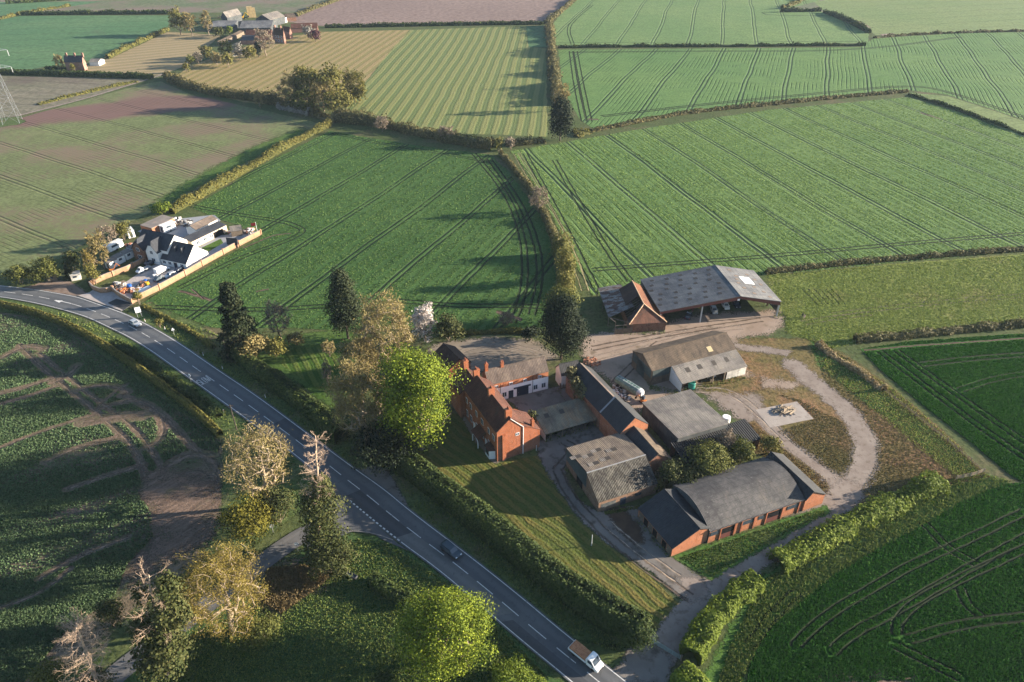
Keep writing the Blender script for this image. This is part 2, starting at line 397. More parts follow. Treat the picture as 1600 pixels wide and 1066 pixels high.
m_pad = mottled("concrete_pad", (0.27, 0.2325, 0.2025), (0.3225, 0.2812, 0.2475), .3, (0.2025, 0.1725, 0.15), .6, (.5, .7), .02, 4)
m_gravel = mottled("pale_gravel", (0.1525, 0.1257, 0.0986), (0.2034, 0.1666, 0.1296), .12, (0.1080, 0.0877, 0.0674), .25, (.5, .7), .04, 4, edge=True)
m_mud = mottled("brown_mud", (0.045, 0.027, 0.0168), (0.072, 0.045, 0.027), .5, None, bump=.05, edge=True)
m_soil = mottled("bare_soil", (0.1674, 0.1209, 0.093), (0.2232, 0.1643, 0.1271), .15, (0.1116, 0.0744, 0.0558), .5, (.5, .7), .08, 2, edge=True)
def furrow():
    t = NT("worked_headland_soil"); v = t.obj(); sv = t.map(t.map(v, rot=(0, 0, -.9)), sc=(.12, 1, 1)); n1 = t.noise(sv, 1.4, 5, .7); n2 = t.noise(v, 2.5, 5, .75); n3 = t.noise(v, .12, 4)
    c = t.mix(t.rng(n1, .35, .65), (.105, .072, .054), (.185, .13, .10)); c = t.mix(t.rng(n2, .5, .68, 0, .8), c, (.06, .045, .033)); c = t.mix(t.rng(n3, .5, .7, 0, .7), c, (.05, .065, .025))
    t.col(c).rough(.95, .1); t.bump(t.math('ADD', n1, n2), .3); softedge(t, v); return t.m
m_furrow = furrow()
m_scrub = mottled("dry_scrub", (0.0992, 0.0744, 0.0465), (0.1488, 0.1116, 0.0744), .3, (0.0434, 0.0434, 0.0186), .7, (.5, .65), .2, 2, edge=True)
# ---- base ground sheet, to the horizon
mb = MB(); mb.poly([(-5000, -600, 0), (5000, -600, 0), (5000, 6000, 0), (-5000, 6000, 0)]); tag(mb.build("ground", m_base), kind="structure")
# ---- far fields
def fld(px, mat, name="field"): return field(name, px, mat)
m_farolive = crop("far_olive_field", (0.0978, 0.1323, 0.0633), (0.1380, 0.1437, 0.0862), 68, 26, soil_rut_shade=(0.1495, 0.1150, 0.0920), soilmix=.45, ls=.3, fine=.3)
m_farpink = crop("far_ploughed_field", (0.2010, 0.1450, 0.1263), (0.2384, 0.1730, 0.1496), 24, 9, soil_rut_shade=(0.1403, 0.0981, 0.0842), ls=.5, lw=.5, pair=0, fine=.3, bump=.1, patch=.006)
m_fargreen = crop("far_green_field", (0.0667, 0.1437, 0.0638), (0.0978, 0.1725, 0.0770), 82, 24, soil_rut_shade=(0.0690, 0.0920, 0.0550), ls=.5, fine=.35, soilmix=.12)
m_fargrey = crop("far_grey_field", (.15, .145, .095), (.19, .165, .125), -80, 12, soil_rut_shade=(.10, .08, .065), soilmix=.35, ls=.3, fine=.35)
fld([(-160, -60), (1800, -60), (1800, 20), (-160, 20)], m_farolive)
fld([(-60, 4), (160, 2), (95, 13), (35, 20), (-60, 34)], m_fargreen)
fld([(548, -14), (906, -22), (880, 14), (852, 36), (640, 38), (505, 41), (446, 34), (470, 22)], m_farpink)
m_nr1 = crop("winter_wheat_far", (0.1105, 0.1860, 0.0650), (0.1495, 0.2160, 0.0780), 14.4, 25.7, offset_for((1128, 62), 14.4, 25.7), soil_rut_shade=(0.0455, 0.0660, 0.0390), fine=.6, lw=.4, pair=1.1, ls=.85)
nr1 = fld([(903, -16), (1360, -20), (1262, 6), (1217, 17), (1283, 18), (1358, 50), (1356, 67), (1250, 69), (868, 71), (862, 40), (880, 18)], m_nr1)
m_nrt = crop("young_barley", (0.1380, 0.1980, 0.0720), (0.1740, 0.2160, 0.0840), 75, 24, soil_rut_shade=(0.0720, 0.0960, 0.0480), fine=.5, ls=.25)
fld([(1272, 3), (1420, -20), (1760, -20), (1760, 46), (1500, 50), (1368, 55), (1358, 46), (1285, 16)], m_nrt)
m_nr2 = crop("winter_wheat_mid", (0.0900, 0.1725, 0.0525), (0.1225, 0.2012, 0.0625), 20.5, 24, offset_for((1293, 110), 20.5, 24), soil_rut_shade=(0.0275, 0.0483, 0.0275), drill=4.8, ds=.85, fine=.8, lw=.45, pair=1.1, ls=.85)
nr2 = fld([(872, 78), (1345, 74), (1366, 60), (1500, 52), (1760, 48), (1760, 260), (1600, 187), (1480, 148), (1420, 141), (1310, 150), (1200, 161), (1100, 172), (1000, 190), (930, 203), (905, 185), (880, 140)], m_nr2)
fld([(1420, 145), (1480, 150), (1600, 189), (1760, 262), (1760, 290), (1600, 216), (1500, 172)], m_nrt)
m_big = crop("winter_wheat_big", (0.0922, 0.1646, 0.0468), (0.1325, 0.2023, 0.0624), -17.0, 22.6, offset_for((1353, 266), -17.0, 22.6), soil_rut_shade=(0.0259, 0.0423, 0.0250), drill=4.6, ds=.75, fine=1.3, lw=.5, pair=1.0, ls=.9)
big = fld([(797, 236), (860, 226), (1000, 202), (1200, 172), (1418, 152), (1500, 176), (1620, 224), (1800, 300), (1800, 372), (1620, 391), (1400, 410), (1240, 426), (1100, 436), (1000, 444), (925, 462), (905, 425), (850, 312), (812, 252)], m_big)
m_centre = crop("winter_wheat_centre", (0.0425, 0.0945, 0.0240), (0.0650, 0.1239, 0.0336), 23.3, 21.5, offset_for((717, 350), 23.3, 21.5), soil_rut_shade=(0.0150, 0.0252, 0.0120), fine=1.2, lw=.4, ls=.95, patch=.02)
centre = fld([(515, 205), (640, 226), (768, 242), (798, 272), (850, 345), (866, 400), (868, 470), (850, 514), (720, 520), (560, 515), (330, 512), (222, 476), (235, 464), (408, 371), (404, 362), (345, 344), (300, 325), (400, 264)], m_centre)
m_left = crop("sprouting_field", (0.1225, 0.1458, 0.0617), (0.1470, 0.1728, 0.0741), -58, 24, offset_for((60, 298), -58, 24), soil_rut_shade=(0.1470, 0.1134, 0.0779), soilmix=.42, ls=.4, lw=.35, drill=4, ds=.4, fine=.6, patch=.018, bump=.12,
              red=((G(190, 172).x, G(190, 172).y), (G(330, 172).x - G(10, 205).x, G(330, 172).y - G(10, 205).y), 34, (.135, .082, .07)), linecol=(.06, .045, .034))
left = fld([(-160, 260), (0, 192), (35, 184), (120, 160), (215, 134), (252, 127), (266, 134), (300, 149), (400, 170), (470, 186), (508, 196), (480, 209), (400, 250), (300, 302), (240, 330), (190, 352), (140, 376), (100, 402), (0, 432), (-160, 470)], m_left)
m_strY = stripes("stubble_rows", (0.1713, 0.1503, 0.0561), (0.2596, 0.1919, 0.0935), 9.0, 6.2, .7, soft=1.5)
fld([(276, 118), (300, 103), (350, 84), (420, 62), (500, 50), (641, 47), (610, 80), (572, 128), (556, 150), (470, 166), (380, 160), (310, 142)], m_strY)
m_strG = stripes("striped_stubble", (0.0918, 0.1290, 0.0462), (0.1944, 0.1936, 0.0726), 4.2, 6.2, .8, soft=1.7, bump=.25)
fld([(641, 47), (822, 41), (826, 74), (853, 76), (856, 214), (700, 208), (600, 190), (540, 172), (556, 150), (572, 128), (610, 80)], m_strG)
fld([(822, 41), (850, 40), (856, 74), (826, 74)], m_fargreen)
m_stub = stripes("pale_stubble", (0.2000, 0.1650, 0.0850), (0.2700, 0.2050, 0.1200), 62, 9, .3, soft=1.2)
fld([(120, 110), (150, 96), (172, 92), (262, 50), (345, 55), (320, 78), (298, 100), (256, 116), (240, 118)], m_stub)
fld([(-160, 30), (0, 31), (32, 25), (265, 24), (262, 46), (165, 90), (100, 100), (50, 108), (-160, 112)], m_fargreen)
fld([(-160, 118), (0, 119), (225, 123), (214, 130), (120, 158), (30, 180), (-160, 235)], m_fargrey)
# ---- right-hand meadow and wheat
meadow = patch("meadow", [(1195, 430), (1240, 428), (1400, 412), (1640, 394), (1640, 508), (1400, 522), (1300, 545), (1230, 520), (1215, 470)], m_meadow, 1.5, 2)
m_right = crop("lush_wheat", (0.0286, 0.0978, 0.0120), (0.0442, 0.1207, 0.0192), -52, 0, soil_rut_shade=(0.0260, 0.0345, 0.0144), drill=3.2, ds=.35, fine=1.5, bump=.3, patch=.03)
rightf = fld([(1345, 546), (1420, 534), (1640, 519), (1640, 770), (1582, 746), (1520, 694), (1450, 640), (1375, 578)], m_right)
m_br = crop("dark_wheat", (0.0182, 0.0713, 0.0072), (0.0312, 0.0920, 0.0120), 20, 0, soil_rut_shade=(0.0260, 0.0345, 0.0144), fine=1.9, bump=.3, patch=.05)
brf = fld([(1700, 748), (1565, 756), (1500, 785), (1440, 822), (1370, 858), (1300, 900), (1245, 945), (1200, 985), (1170, 1040), (1158, 1130), (1150, 1260), (1900, 1260), (1900, 740)], m_br)
patch("field_margin", [(1182, 905), (1290, 838), (1400, 778), (1470, 748), (1540, 740), (1580, 752), (1500, 790), (1440, 826), (1370, 862), (1300, 904), (1245, 950), (1205, 985), (1170, 1040), (1150, 1100), (1080, 1100), (1130, 1000)], m_lush, 1.2, 1)
# ---- bottom-left rape field with bare streaks
def rape():
    t = NT("patchy_rape_crop"); v = t.obj()
    d = G(95, 590) - G(10, 612); az = math.atan2(d.y, d.x)
    sv = t.map(t.map(v, rot=(0, 0, -az)), sc=(.22, 1, 1)); st = t.noise(sv, .20, 6, .68); pt = t.noise(v, .05, 5, .65)
    k = t.math('ADD', t.math('MULTIPLY', st, .60), t.math('MULTIPLY', pt, .42)); tuft = t.noise(v, 1.5, 5, .75); t2 = t.noise(v, .55, 4, .7)
    g = t.mix(t.rng(tuft, .36, .62), (.012, .034, .010), (.050, .085, .026))
    s_ = t.mix(t.rng(t.noise(v, 1.8, 6, .75), .35, .65), (.10, .068, .052), (.19, .135, .105))
    kk = t.math('ADD', k, t.math('MULTIPLY', t.math('SUBTRACT', tuft, .5), -.3))
    t.col(t.mix(t.rng(kk, .36, .64, .15, 1), g, s_)).rough(.95, .1); t.bump(tuft, .4); return t.m
m_rape = rape()
rapef = fld([(-160, 486), (0, 488), (45, 495), (110, 520), (180, 567), (255, 622), (345, 690), (352, 730), (346, 800), (330, 838), (255, 895), (180, 965), (100, 1020), (20, 1100), (-260, 1100)], m_rape)
for px, w in [([(30, 540), (80, 588), (150, 643), (205, 693), (226, 735), (232, 780)], 1.5), ([(60, 552), (100, 585), (160, 632), (215, 672), (245, 715), (262, 750)], 1.3),
              ([(0, 615), (45, 604), (85, 590)], 1.8), ([(0, 632), (50, 618), (90, 603)], 1.3), ([(0, 700), (70, 672), (150, 648)], 1.3), ([(70, 722), (130, 696), (190, 683)], 1.6),
              ([(0, 560), (40, 540), (70, 545)], 2.2), ([(85, 598), (112, 582), (120, 572)], 2.4), ([(120, 610), (160, 600), (205, 612), (190, 618)], 2.0), ([(130, 660), (180, 652), (225, 650)], 3.2),
              ([(200, 622), (240, 640), (258, 665), (250, 690), (228, 700)], 1.8), ([(150, 640), (190, 628), (225, 625), (262, 655), (300, 700), (330, 722)], 1.6), ([(105, 765), (170, 742), (225, 728)], 1.6),
              ([(255, 735), (290, 712), (325, 712), (342, 735), (340, 770)], 3.0), ([(270, 745), (300, 738), (335, 745)], 3.0), ([(150, 640), (170, 620), (200, 600)], 1.0), ([(60, 905), (120, 870), (200, 840)], 1.3), ([(0, 950), (60, 930), (110, 890)], 1.2)]:
    track(rapef, px, m_streak, w * 1.6, 0, 2, "bare_streak")
patch("bare_headland", [(225, 730), (300, 745), (345, 760), (345, 800), (325, 840), (270, 880), (215, 905), (205, 880), (245, 845), (230, 800), (215, 770)], m_furrow, 7.0, 1)
patch("shaded_track", [(100, 1010), (180, 945), (250, 890), (300, 860), (320, 865), (240, 930), (170, 985), (110, 1040), (50, 1100), (0, 1100)], m_scrub, 2.5, 1)
# ---- verges, lawns, paddock
patch("verge", [(-60, 468), (0, 466), (75, 480), (140, 500), (215, 536), (298, 595), (390, 660), (470, 715), (520, 755), (470, 800), (400, 850), (345, 800), (350, 700), (345, 685), (255, 615), (180, 560), (110, 512), (45, 490), (-60, 486)], m_verge, 1.0, 1)
patch("verge", [(205, 478), (235, 472), (330, 515), (400, 560), (500, 635), (560, 680), (600, 725), (640, 790), (600, 768), (480, 680), (400, 620), (335, 577), (270, 533), (222, 505)], m_verge, 1.0, 1)
patch("verge", [(600, 720), (640, 745), (760, 830), (900, 925), (1000, 985), (1000, 1015), (900, 1000), (800, 925), (717, 858), (637, 798)], m_verge, 1.0, 1)
patch("paddock", [(400, 905), (440, 880), (482, 858), (537, 834), (587, 838), (622, 850), (682, 892), (750, 948), (800, 992), (870, 1060), (980, 1200), (100, 1200), (200, 1045), (300, 970)], m_paddock, 1.2, 1)
patch("bramble_ground", [(420, 885), (470, 880), (520, 895), (500, 920), (450, 950), (420, 970), (400, 940)], m_scrub, 3.5, 1)
patch("orchard_lawn", [(370, 560), (420, 530), (520, 515), (560, 520), (560, 600), (520, 640), (480, 610), (430, 580)], m_orchardgrass, 1.5, 1)
d_ = G(1040, 950) - G(700, 690); AZL = math.degrees(math.atan2(d_.x, d_.y))
m_lawn = stripes("mown_lawn_rows", (.052, .074, .016), (.130, .104, .032), AZL + 2, 2.35, 1.3, warp=1.5, soft=1.9, c3=(.065, .085, .02), bump=.18)
t_ = field("lawn", [(640, 700), (690, 640), (760, 660), (775, 725), (840, 712), (870, 760), (905, 815), (960, 860), (1020, 905), (1066, 950), (1030, 985), (985, 970), (900, 905), (800, 830), (700, 755)], m_lawn)
d_ = G(470, 590) - G(450, 560)
m_orch = stripes("orchard_rows", (.035, .075, .012), (.085, .115, .025), -28, 2.6, .9, soft=1.2)
field("orchard_rows", [(445, 548), (520, 535), (528, 560), (522, 610), (505, 614), (470, 592), (440, 570)], m_orch)
# ---- farmyard
patch("rough_grass", [(1095, 535), (1180, 528), (1270, 530), (1330, 560), (1400, 610), (1490, 690), (1545, 745), (1490, 755), (1440, 770), (1330, 800), (1290, 790), (1250, 760), (1200, 690), (1150, 620)], m_brownrough, 1.5, 1)
patch("rough_grass", [(1265, 530), (1300, 548), (1360, 600), (1440, 660), (1530, 735), (1500, 745), (1400, 665), (1330, 615), (1280, 575)], m_lush, 2.0, 1)
patch("farmyard", [(905, 528), (940, 520), (1040, 505), (1100, 490), (1212, 486), (1228, 500), (1205, 522), (1150, 528), (1150, 560), (1175, 590), (1150, 605), (1080, 600), (1010, 640), (985, 640), (960, 600), (915, 570)], m_yard, 3.0, .8)
patch("farmyard", [(1075, 600), (1160, 590), (1185, 620), (1200, 655), (1255, 705), (1300, 745), (1330, 770), (1290, 800), (1262, 765), (1210, 715), (1180, 672), (1120, 630)], m_track, 3.0, .7)
patch("rough_grass", [(1130, 690), (1178, 655), (1225, 700), (1290, 745), (1305, 770), (1292, 795), (1270, 770), (1190, 710)], m_brownrough, 1.2, .8)
patch("rough_grass", [(1090, 580), (1140, 585), (1210, 600), (1170, 616), (1100, 612)], m_brownrough, 3, .8)
patch("farm_track", [(1240, 570), (1262, 592), (1300, 622), (1330, 648), (1352, 690), (1350, 730), (1330, 765), (1300, 790), (1250, 822)], m_track, 1.9, .6, line=2.8)
patch("farm_track", [(1180, 640), (1205, 668), (1235, 698), (1270, 722), (1300, 750), (1318, 775)], m_track, 1.8, .6, line=1.9)
patch("farm_track", [(1330, 765), (1290, 800), (1230, 838), (1175, 872), (1120, 915), (1082, 955), (1050, 1000), (1025, 1030), (985, 1062)], m_track, 1.1, .6, line=2.9)
patch("bare_ground", [(1130, 535), (1180, 540), (1235, 548), (1230, 556), (1160, 548)], m_track, 1.5, .7)
patch("bare_ground", [(1195, 590), (1250, 600), (1240, 610), (1190, 605)], m_yard, 2.5, .8)
patch("inner_yard", [(838, 690), (930, 655), (965, 690), (880, 730), (900, 780), (935, 800), (1000, 790), (1045, 868), (1100, 905), (1102, 925), (1068, 940), (1020, 895), (950, 850), (905, 810), (868, 760), (842, 715)], m_concrete, .9, .6)
patch("farm_track", [(1095, 905), (1060, 900), (1075, 945), (1110, 930)], m_track, 1.2, .6)
patch("muddy_strip", [(945, 800), (975, 795), (1000, 825), (1008, 850), (990, 850), (965, 830)], m_mud, 1.2, .5)
patch("courtyard", [(790, 622), (858, 606), (900, 600), (935, 640), (840, 660), (820, 650)], m_concrete, .8, .6)
patch("gravel_yard", [(668, 545), (690, 535), (760, 527), (830, 531), (872, 557), (860, 562), (740, 584), (715, 590)], m_gravel, 2.2, .7)
patch("house_path", [(712, 610), (722, 606), (782, 722), (772, 726), (735, 680), (715, 640)], m_gravel, .6, .5)
patch("yard_verge", [(1050, 870), (1110, 850), (1290, 790), (1300, 800), (1230, 838), (1170, 872), (1110, 908)], m_lush, .8, .7)
patch("gateway", [(960, 1062), (985, 1010), (1020, 1005), (1050, 1030), (1040, 1075)], m_concrete, 1.2, .6)
patch("gateway", [(552, 735), (585, 728), (606, 735), (640, 795), (600, 770)], m_concrete, .9, .6)
patch("lay_by", [(30, 452), (80, 438), (110, 440), (125, 450), (140, 460), (110, 466), (60, 456)], m_soil, .9, .7)
mb = MB(); q = [G(1180, 641), G(1245, 628), G(1271, 655), G(1203, 669)]
for p in q: p.z = .12
mb.slab(q, .3); tag(mb.build("concrete_pad", m_pad), kind="structure")
# ---- extra wheelings in the crops
for px in [[(740, 240), (790, 300), (815, 360), (822, 420), (815, 470), (800, 505)], [(764, 248), (812, 315), (840, 380), (845, 440), (830, 492)]]: track(centre, px, m_rut, 1.1, 1.0)
for px in [[(300, 322), (350, 332), (400, 340), (440, 346), (470, 356), (474, 364), (440, 380), (380, 400), (280, 450)], [(620, 470), (700, 478), (800, 478), (850, 480)], [(520, 208), (600, 226), (680, 238), (770, 254)], [(240, 480), (400, 486), (520, 478)]]: track(centre, px, m_rut, .9, 1.0)
track(centre, [(380, 388), (410, 375), (430, 367), (455, 365)], m_rutsoil, 2.0, 0); track(centre, [(280, 455), (310, 462), (330, 470)], m_rutsoil, 3.0, 0); track(centre, [(300, 452), (318, 468)], m_rutsoil, 1.6, 0)
track(centre, [(775, 487), (800, 495), (815, 500)], m_rutsoil, 4.0, 0); track(centre, [(400, 456), (420, 452)], m_rutsoil, 2.0, 0)
for px in [[(925, 422), (1000, 416), (1200, 401), (1400, 382), (1640, 362)], [(820, 240), (870, 330), (905, 400), (930, 450)], [(866, 250), (940, 380), (985, 440)]]: track(big, px, m_rut, 1.0, 1.0)
track(big, [(806, 240), (850, 315), (895, 395), (915, 455)], m_rutpale, 1.2, 1.1); track(big, [(812, 238), (860, 318), (903, 400), (921, 455)], m_rutpale, .9, 0)
track(big, [(1438, 176), (1470, 186)], m_rutsoil, 3.5, 0)
track(nr2, [(892, 80), (899, 130), (912, 190)], m_rut, 1.2, 1.3); track(nr2, [(899, 80), (908, 130), (921, 190)], m_rut, 1.2, 1.3); track(nr2, [(918, 186), (935, 187)], m_rutsoil, 5, 0)
track(nr2, [(940, 182), (1100, 163), (1300, 144), (1420, 133), (1480, 142), (1620, 190)], m_rut, 1.6, 1.2); track(nr2, [(890, 82), (1100, 80), (1340, 80), (1500, 58)], m_rut, 1.6, 1.2)
track(nr1, [(895, 70), (886, 45), (900, 28), (925, 8)], m_rut, 1.0, 1.2); track(nr1, [(870, 67), (1100, 66), (1340, 65)], m_rut, 1.0, 0); track(nr1, [(1190, 20), (1200, 24), (1300, 25)], m_rut, 2.0, 0)
patch("bare_patch", [(1310, 26), (1345, 34), (1362, 44), (1350, 44), (1325, 36)], m_soil, 2.5, 2); patch("bare_patch", [(1375, 54), (1395, 52), (1400, 55), (1380, 57)], m_soil, 2, 2)
for px in [[(1375, 550), (1430, 592), (1500, 645), (1570, 695), (1640, 742)], [(1400, 548), (1460, 592), (1530, 642), (1600, 690), (1650, 725)]]: track(rightf, px, m_rut, 1.0, .95)
track(rightf, [(1440, 570), (1520, 560), (1640, 552)], m_rut, 1.0, .95); track(rightf, [(1500, 610), (1560, 590), (1640, 580)], m_rut, .7, .9); track(rightf, [(1350, 548), (1420, 541), (1500, 536), (1640, 526)], m_rutsoil, 1.6, 0)
for px in [[(1243, 1010), (1265, 985), (1310, 950), (1370, 915), (1430, 880), (1500, 850), (1600, 800)], [(1300, 1018), (1340, 985), (1400, 955), (1460, 920), (1520, 885), (1640, 820)], [(1400, 990), (1405, 965), (1440, 935), (1500, 905), (1620, 850)], [(1440, 815), (1460, 835), (1480, 858), (1525, 882)], [(1400, 1010), (1440, 1030), (1500, 1060)], [(1420, 1000), (1500, 975), (1640, 960)], [(1500, 920), (1510, 945), (1530, 962)], [(1245, 925), (1205, 965), (1170, 1010)]]: track(brf, px, m_rut, .7, .85)
patch("bare_patch", [(1290, 1068), (1315, 1056), (1345, 1064), (1372, 1052), (1400, 1066), (1432, 1058), (1445, 1110), (1275, 1110)], m_furrow, 4.0, .8)
lane_pts = resample(smooth(GL([(-60, 212), (0, 188), (32, 180), (80, 168), (130, 155), (180, 140), (215, 129), (240, 121), (256, 116)]), 2), 3)
tag(ribbon("far_lane", lane_pts, 4.2, m_track, nextz(*bbox(lane_pts))), kind="structure"); patch("pylon_corner", [(-10, 186), (28, 182), (40, 190), (30, 195), (-10, 200)], m_verge, 2, 1.5)
patch("green_field_edge", [(300, 298), (400, 247), (480, 206), (470, 200), (390, 232), (290, 285), (230, 325), (250, 328)], m_orchardgrass, 5, 2)
# ---- main road, side lane
RR = [(-120, 443), (-40, 444), (3, 447.5), (36, 451), (66, 455), (94, 460), (122, 465), (150, 475), (190, 489), (223, 504), (273, 532), (335, 575.5), (400, 618.5), (480, 678), (550, 730.5), (600, 765), (640, 799), (717, 857), (800, 922), (887, 995), (975, 1064), (1040, 1116), (1230, 1270)]
RL = [(-120, 459), (-40, 460), (0, 464), (37, 470), (75, 478), (112, 488), (140, 497), (165, 509), (215, 533), (298, 592), (390, 658), (470, 717), (545, 782), (621, 844), (682, 887.5), (750, 945), (804, 992), (894, 1066), (950, 1114), (1120, 1268)]
EL, ER = resample(smooth(GL(RL), 2), 3), resample(smooth(GL(RR), 2), 3)
def atfrac(pts, n):
    L = [0]
    for a, b in zip(pts, pts[1:]): L.append(L[-1] + (b - a).length)
    out = []; j = 0
    for k in range(n):
        s_ = L[-1] * k / (n - 1)
        while j < len(pts) - 2 and L[j + 1] < s_: j += 1
        f = (s_ - L[j]) / max(L[j + 1] - L[j], 1e-9); out.append(pts[j] + (pts[j + 1] - pts[j]) * f)
    return out
NR = 160; A_, B_ = atfrac(EL, NR), atfrac(ER, NR); CL = [(a + b) / 2 for a, b in zip(A_, B_)]
def roadmat(name, c1, c2):
    t = NT(name); v = t.obj(); m = t.attr("m"); n1 = t.noise(v, .05, 5)
    c = t.mix(t.rng(n1, .4, .62), c1, c2); w = t.math('ABSOLUTE', t.math('SUBTRACT', t.math('ABSOLUTE', t.math('SUBTRACT', m, .5)), .25))
    c = t.mix(t.rng(w, .03, .13, .35, 0), c, tuple(k * 1.35 for k in c2)); c = t.mix(t.rng(t.noise(v, 1.2, 6, .7), .52, .72, 0, .6), c, tuple(k * .6 for k in c1))
    t.col(c).rough(t.rng(n1, .3, .7, .6, .8), .35); t.bump(t.noise(v, 9, 3), .01); return t.m
m_road = roadmat("worn_asphalt", (.068, .071, .076), (.096, .098, .101)); m_lane = roadmat("old_lane_asphalt", (.085, .084, .084), (.115, .11, .108))
V, F, M_ = [], [], []; ZR = max(q[4] for q in LAID) + .01
for i, (a, b) in enumerate(zip(A_, B_)):
    d = (b - a).normalized()
    for k in range(9): p = (a - d * .45) + (b - a + d * .9) * (k / 8); V.append((p.x, p.y, ZR)); M_.append(k / 8)
for i in range(NR - 1):
    for k in range(8): F.append((9 * i + k, 9 * i + k + 9, 9 * i + k + 10, 9 * i + k + 1))
road = npmesh("road", V, F, m_road, None, {"m": M_}); tag(road, kind="structure")
LN = [(552, 812), (512, 822), (476, 834), (442, 856), (410, 879), (350, 925), (290, 970), (245, 1008), (195, 1042), (150, 1085), (110, 1130)]
lp = resample(smooth(GL(LN), 2), 2); zl = ZR - .003; V, F, M_ = [], [], []
LL, LR = offs(lp, 2.15), offs(lp, -2.15)
for a, b in zip(LL, LR):
    for k in range(5): p = a + (b - a) * (k / 4); V.append((p.x, p.y, zl)); M_.append(k / 4)
for i in range(len(lp) - 1):
    for k in range(4): F.append((5 * i + k, 5 * i + k + 1, 5 * i + k + 6, 5 * i + k + 5))
lane = npmesh("side_road", V, F, m_lane, None, {"m": M_}); tag(lane, kind="structure")
bell = field("road_junction", [(480, 775), (500, 748), (560, 798), (622, 850), (640, 862), (600, 845), (587, 837), (570, 832), (548, 832), (525, 842), (500, 850), (484, 858), (470, 845), (500, 825), (512, 805)], m_road, .05)
for v_ in bell.data.vertices: v_.co.z = ZR - .006
at_ = bell.data.attributes.new("m", 'FLOAT', 'POINT'); at_.data.foreach_set("value", np.full(len(bell.data.vertices), .1, 'f'))
m_line = mottled("road_paint", (0.496, 0.488, 0.464), (0.576, 0.568, 0.544), 1.2, (0.176, 0.176, 0.176), 2.5, (.56, .7), rough=.6)
ZM = ZR + .005
def strip(mb, pts, w, z=ZM):
    L, R = offs(pts, w / 2), offs(pts, -w / 2)
    for i in range(len(pts) - 1): mb.poly([(R[i].x, R[i].y, z), (R[i + 1].x, R[i + 1].y, z), (L[i + 1].x, L[i + 1].y, z), (L[i].x, L[i].y, z)])
def between(pts, s0, s1):
    out = []; L = 0
    for a, b in zip(pts, pts[1:]):
        l = (b - a).length
        if L + l > s0 and L < s1: 
            if not out: out.append(a + (b - a) * max(0, (s0 - L) / l))
            out.append(a + (b - a) * min(1, (s1 - L) / l))
        L += l
    return out
# resurfaced stretches and patches of the carriageway
m_patchlt = roadmat("pale_resurfacing", (.098, .097, .095), (.118, .116, .112)); m_patchdk = roadmat("dark_patching", (.040, .042, .046), (.055, .056, .060))
def lanepatch(s0, s1, f0, f1, mat):
    i0, i1 = [min(range(NR), key=lambda i: (CL[i] - G(*s_)).length) for s_ in (s0, s1)]; pp, FF, mm = [], [], []
    for i in range(i0, i1 + 1):
        for f in (f0, f1): p = A_[i] + (B_[i] - A_[i]) * f; pp.append((p.x, p.y, ZR + .002)); mm.append(f)
    for k in range(i1 - i0): FF.append((2 * k, 2 * k + 2, 2 * k + 3, 2 * k + 1))
    npmesh("resurfaced_patch", pp, FF, mat, road, {"m": mm})
lanepatch((638, 838), (802, 958), .02, .49, m_patchlt); lanepatch((560, 772), (636, 836), .0, .48, m_patchdk); lanepatch((812, 965), (935, 1058), .02, .3, m_patchdk); lanepatch((420, 665), (470, 700), .52, .97, m_patchdk); lanepatch((150, 488), (205, 512), .05, .47, m_patchlt)
mb = MB(); strip(mb, ER, .17); mb.build("edge_line", m_line, road)
def near(p, q): return (p - q).length
j0 = min(range(len(EL)), key=lambda i: near(EL[i], G(500, 742))); j1 = min(range(len(EL)), key=lambda i: near(EL[i], G(621, 844)))
mb = MB(); strip(mb, EL[:j0], .15); strip(mb, EL[j1:], .15); mb.build("edge_line", m_line, road)
mb = MB(); tot = sum((b - a).length for a, b in zip(CL, CL[1:])); s_ = 1.0
while s_ < tot - 5: strip(mb, between(CL, s_, s_ + 4.2), .16); s_ += 6.6
mb.build("centre_line", m_line, road)
mb = MB(); gw = EL[j0:j1 + 1]; tg = sum((b - a).length for a, b in zip(gw, gw[1:])); s_ = tg * .42
while s_ < tg - 1: strip(mb, between(gw, s_, s_ + .6), .3); s_ += 1.1
mb.build("give_way_line", m_line, road)
# SLOW lettering, read by traffic driving away up the left lane
ct = G(318, 592); ci = min(range(NR), key=lambda i: near(CL[i], ct)); fw = (CL[ci - 2] - CL[ci + 2]).normalized(); rt = Vector((fw.y, -fw.x, 0)); ct = (CL[ci] + A_[ci]) / 2
def glyph(ch):
    S = {'S': [[(1, .86), (.75, 1), (.25, 1), (0, .84), (0, .66), (.25, .53), (.75, .47), (1, .34), (1, .15), (.75, 0), (.25, 0), (0, .14)]], 'L': [[(0, 1), (0, 0), (1, 0)]],
         'O': [[(.3, 0), (0, .15), (0, .85), (.3, 1), (.7, 1), (1, .85), (1, .15), (.7, 0), (.3, 0)]], 'W': [[(0, 1), (.25, 0), (.5, .8), (.75, 0), (1, 1)]]}
    return S[ch]
mb = MB(); x0 = -1.35
for k_, ch in enumerate("SLOW"):
    w = .5 if ch != 'W' else .66
    for st in glyph(ch): strip(mb, [ct + rt * (x0 + a * w) + fw * ((b - .5) * 2.9) for a, b in st], .13, ZM + .0006 * k_)
    x0 += w + .2
mb.build("slow_lettering", m_line, road)
mb = MB(); ca = G(98, 471); ci = min(range(NR), key=lambda i: near(CL[i], ca)); f2 = (CL[ci - 3] - CL[ci + 3]).normalized(); r2 = Vector((f2.y, -f2.x, 0)); ca = CL[ci]
def zz(p, dz=.002): return (p.x, p.y, ZM + dz)
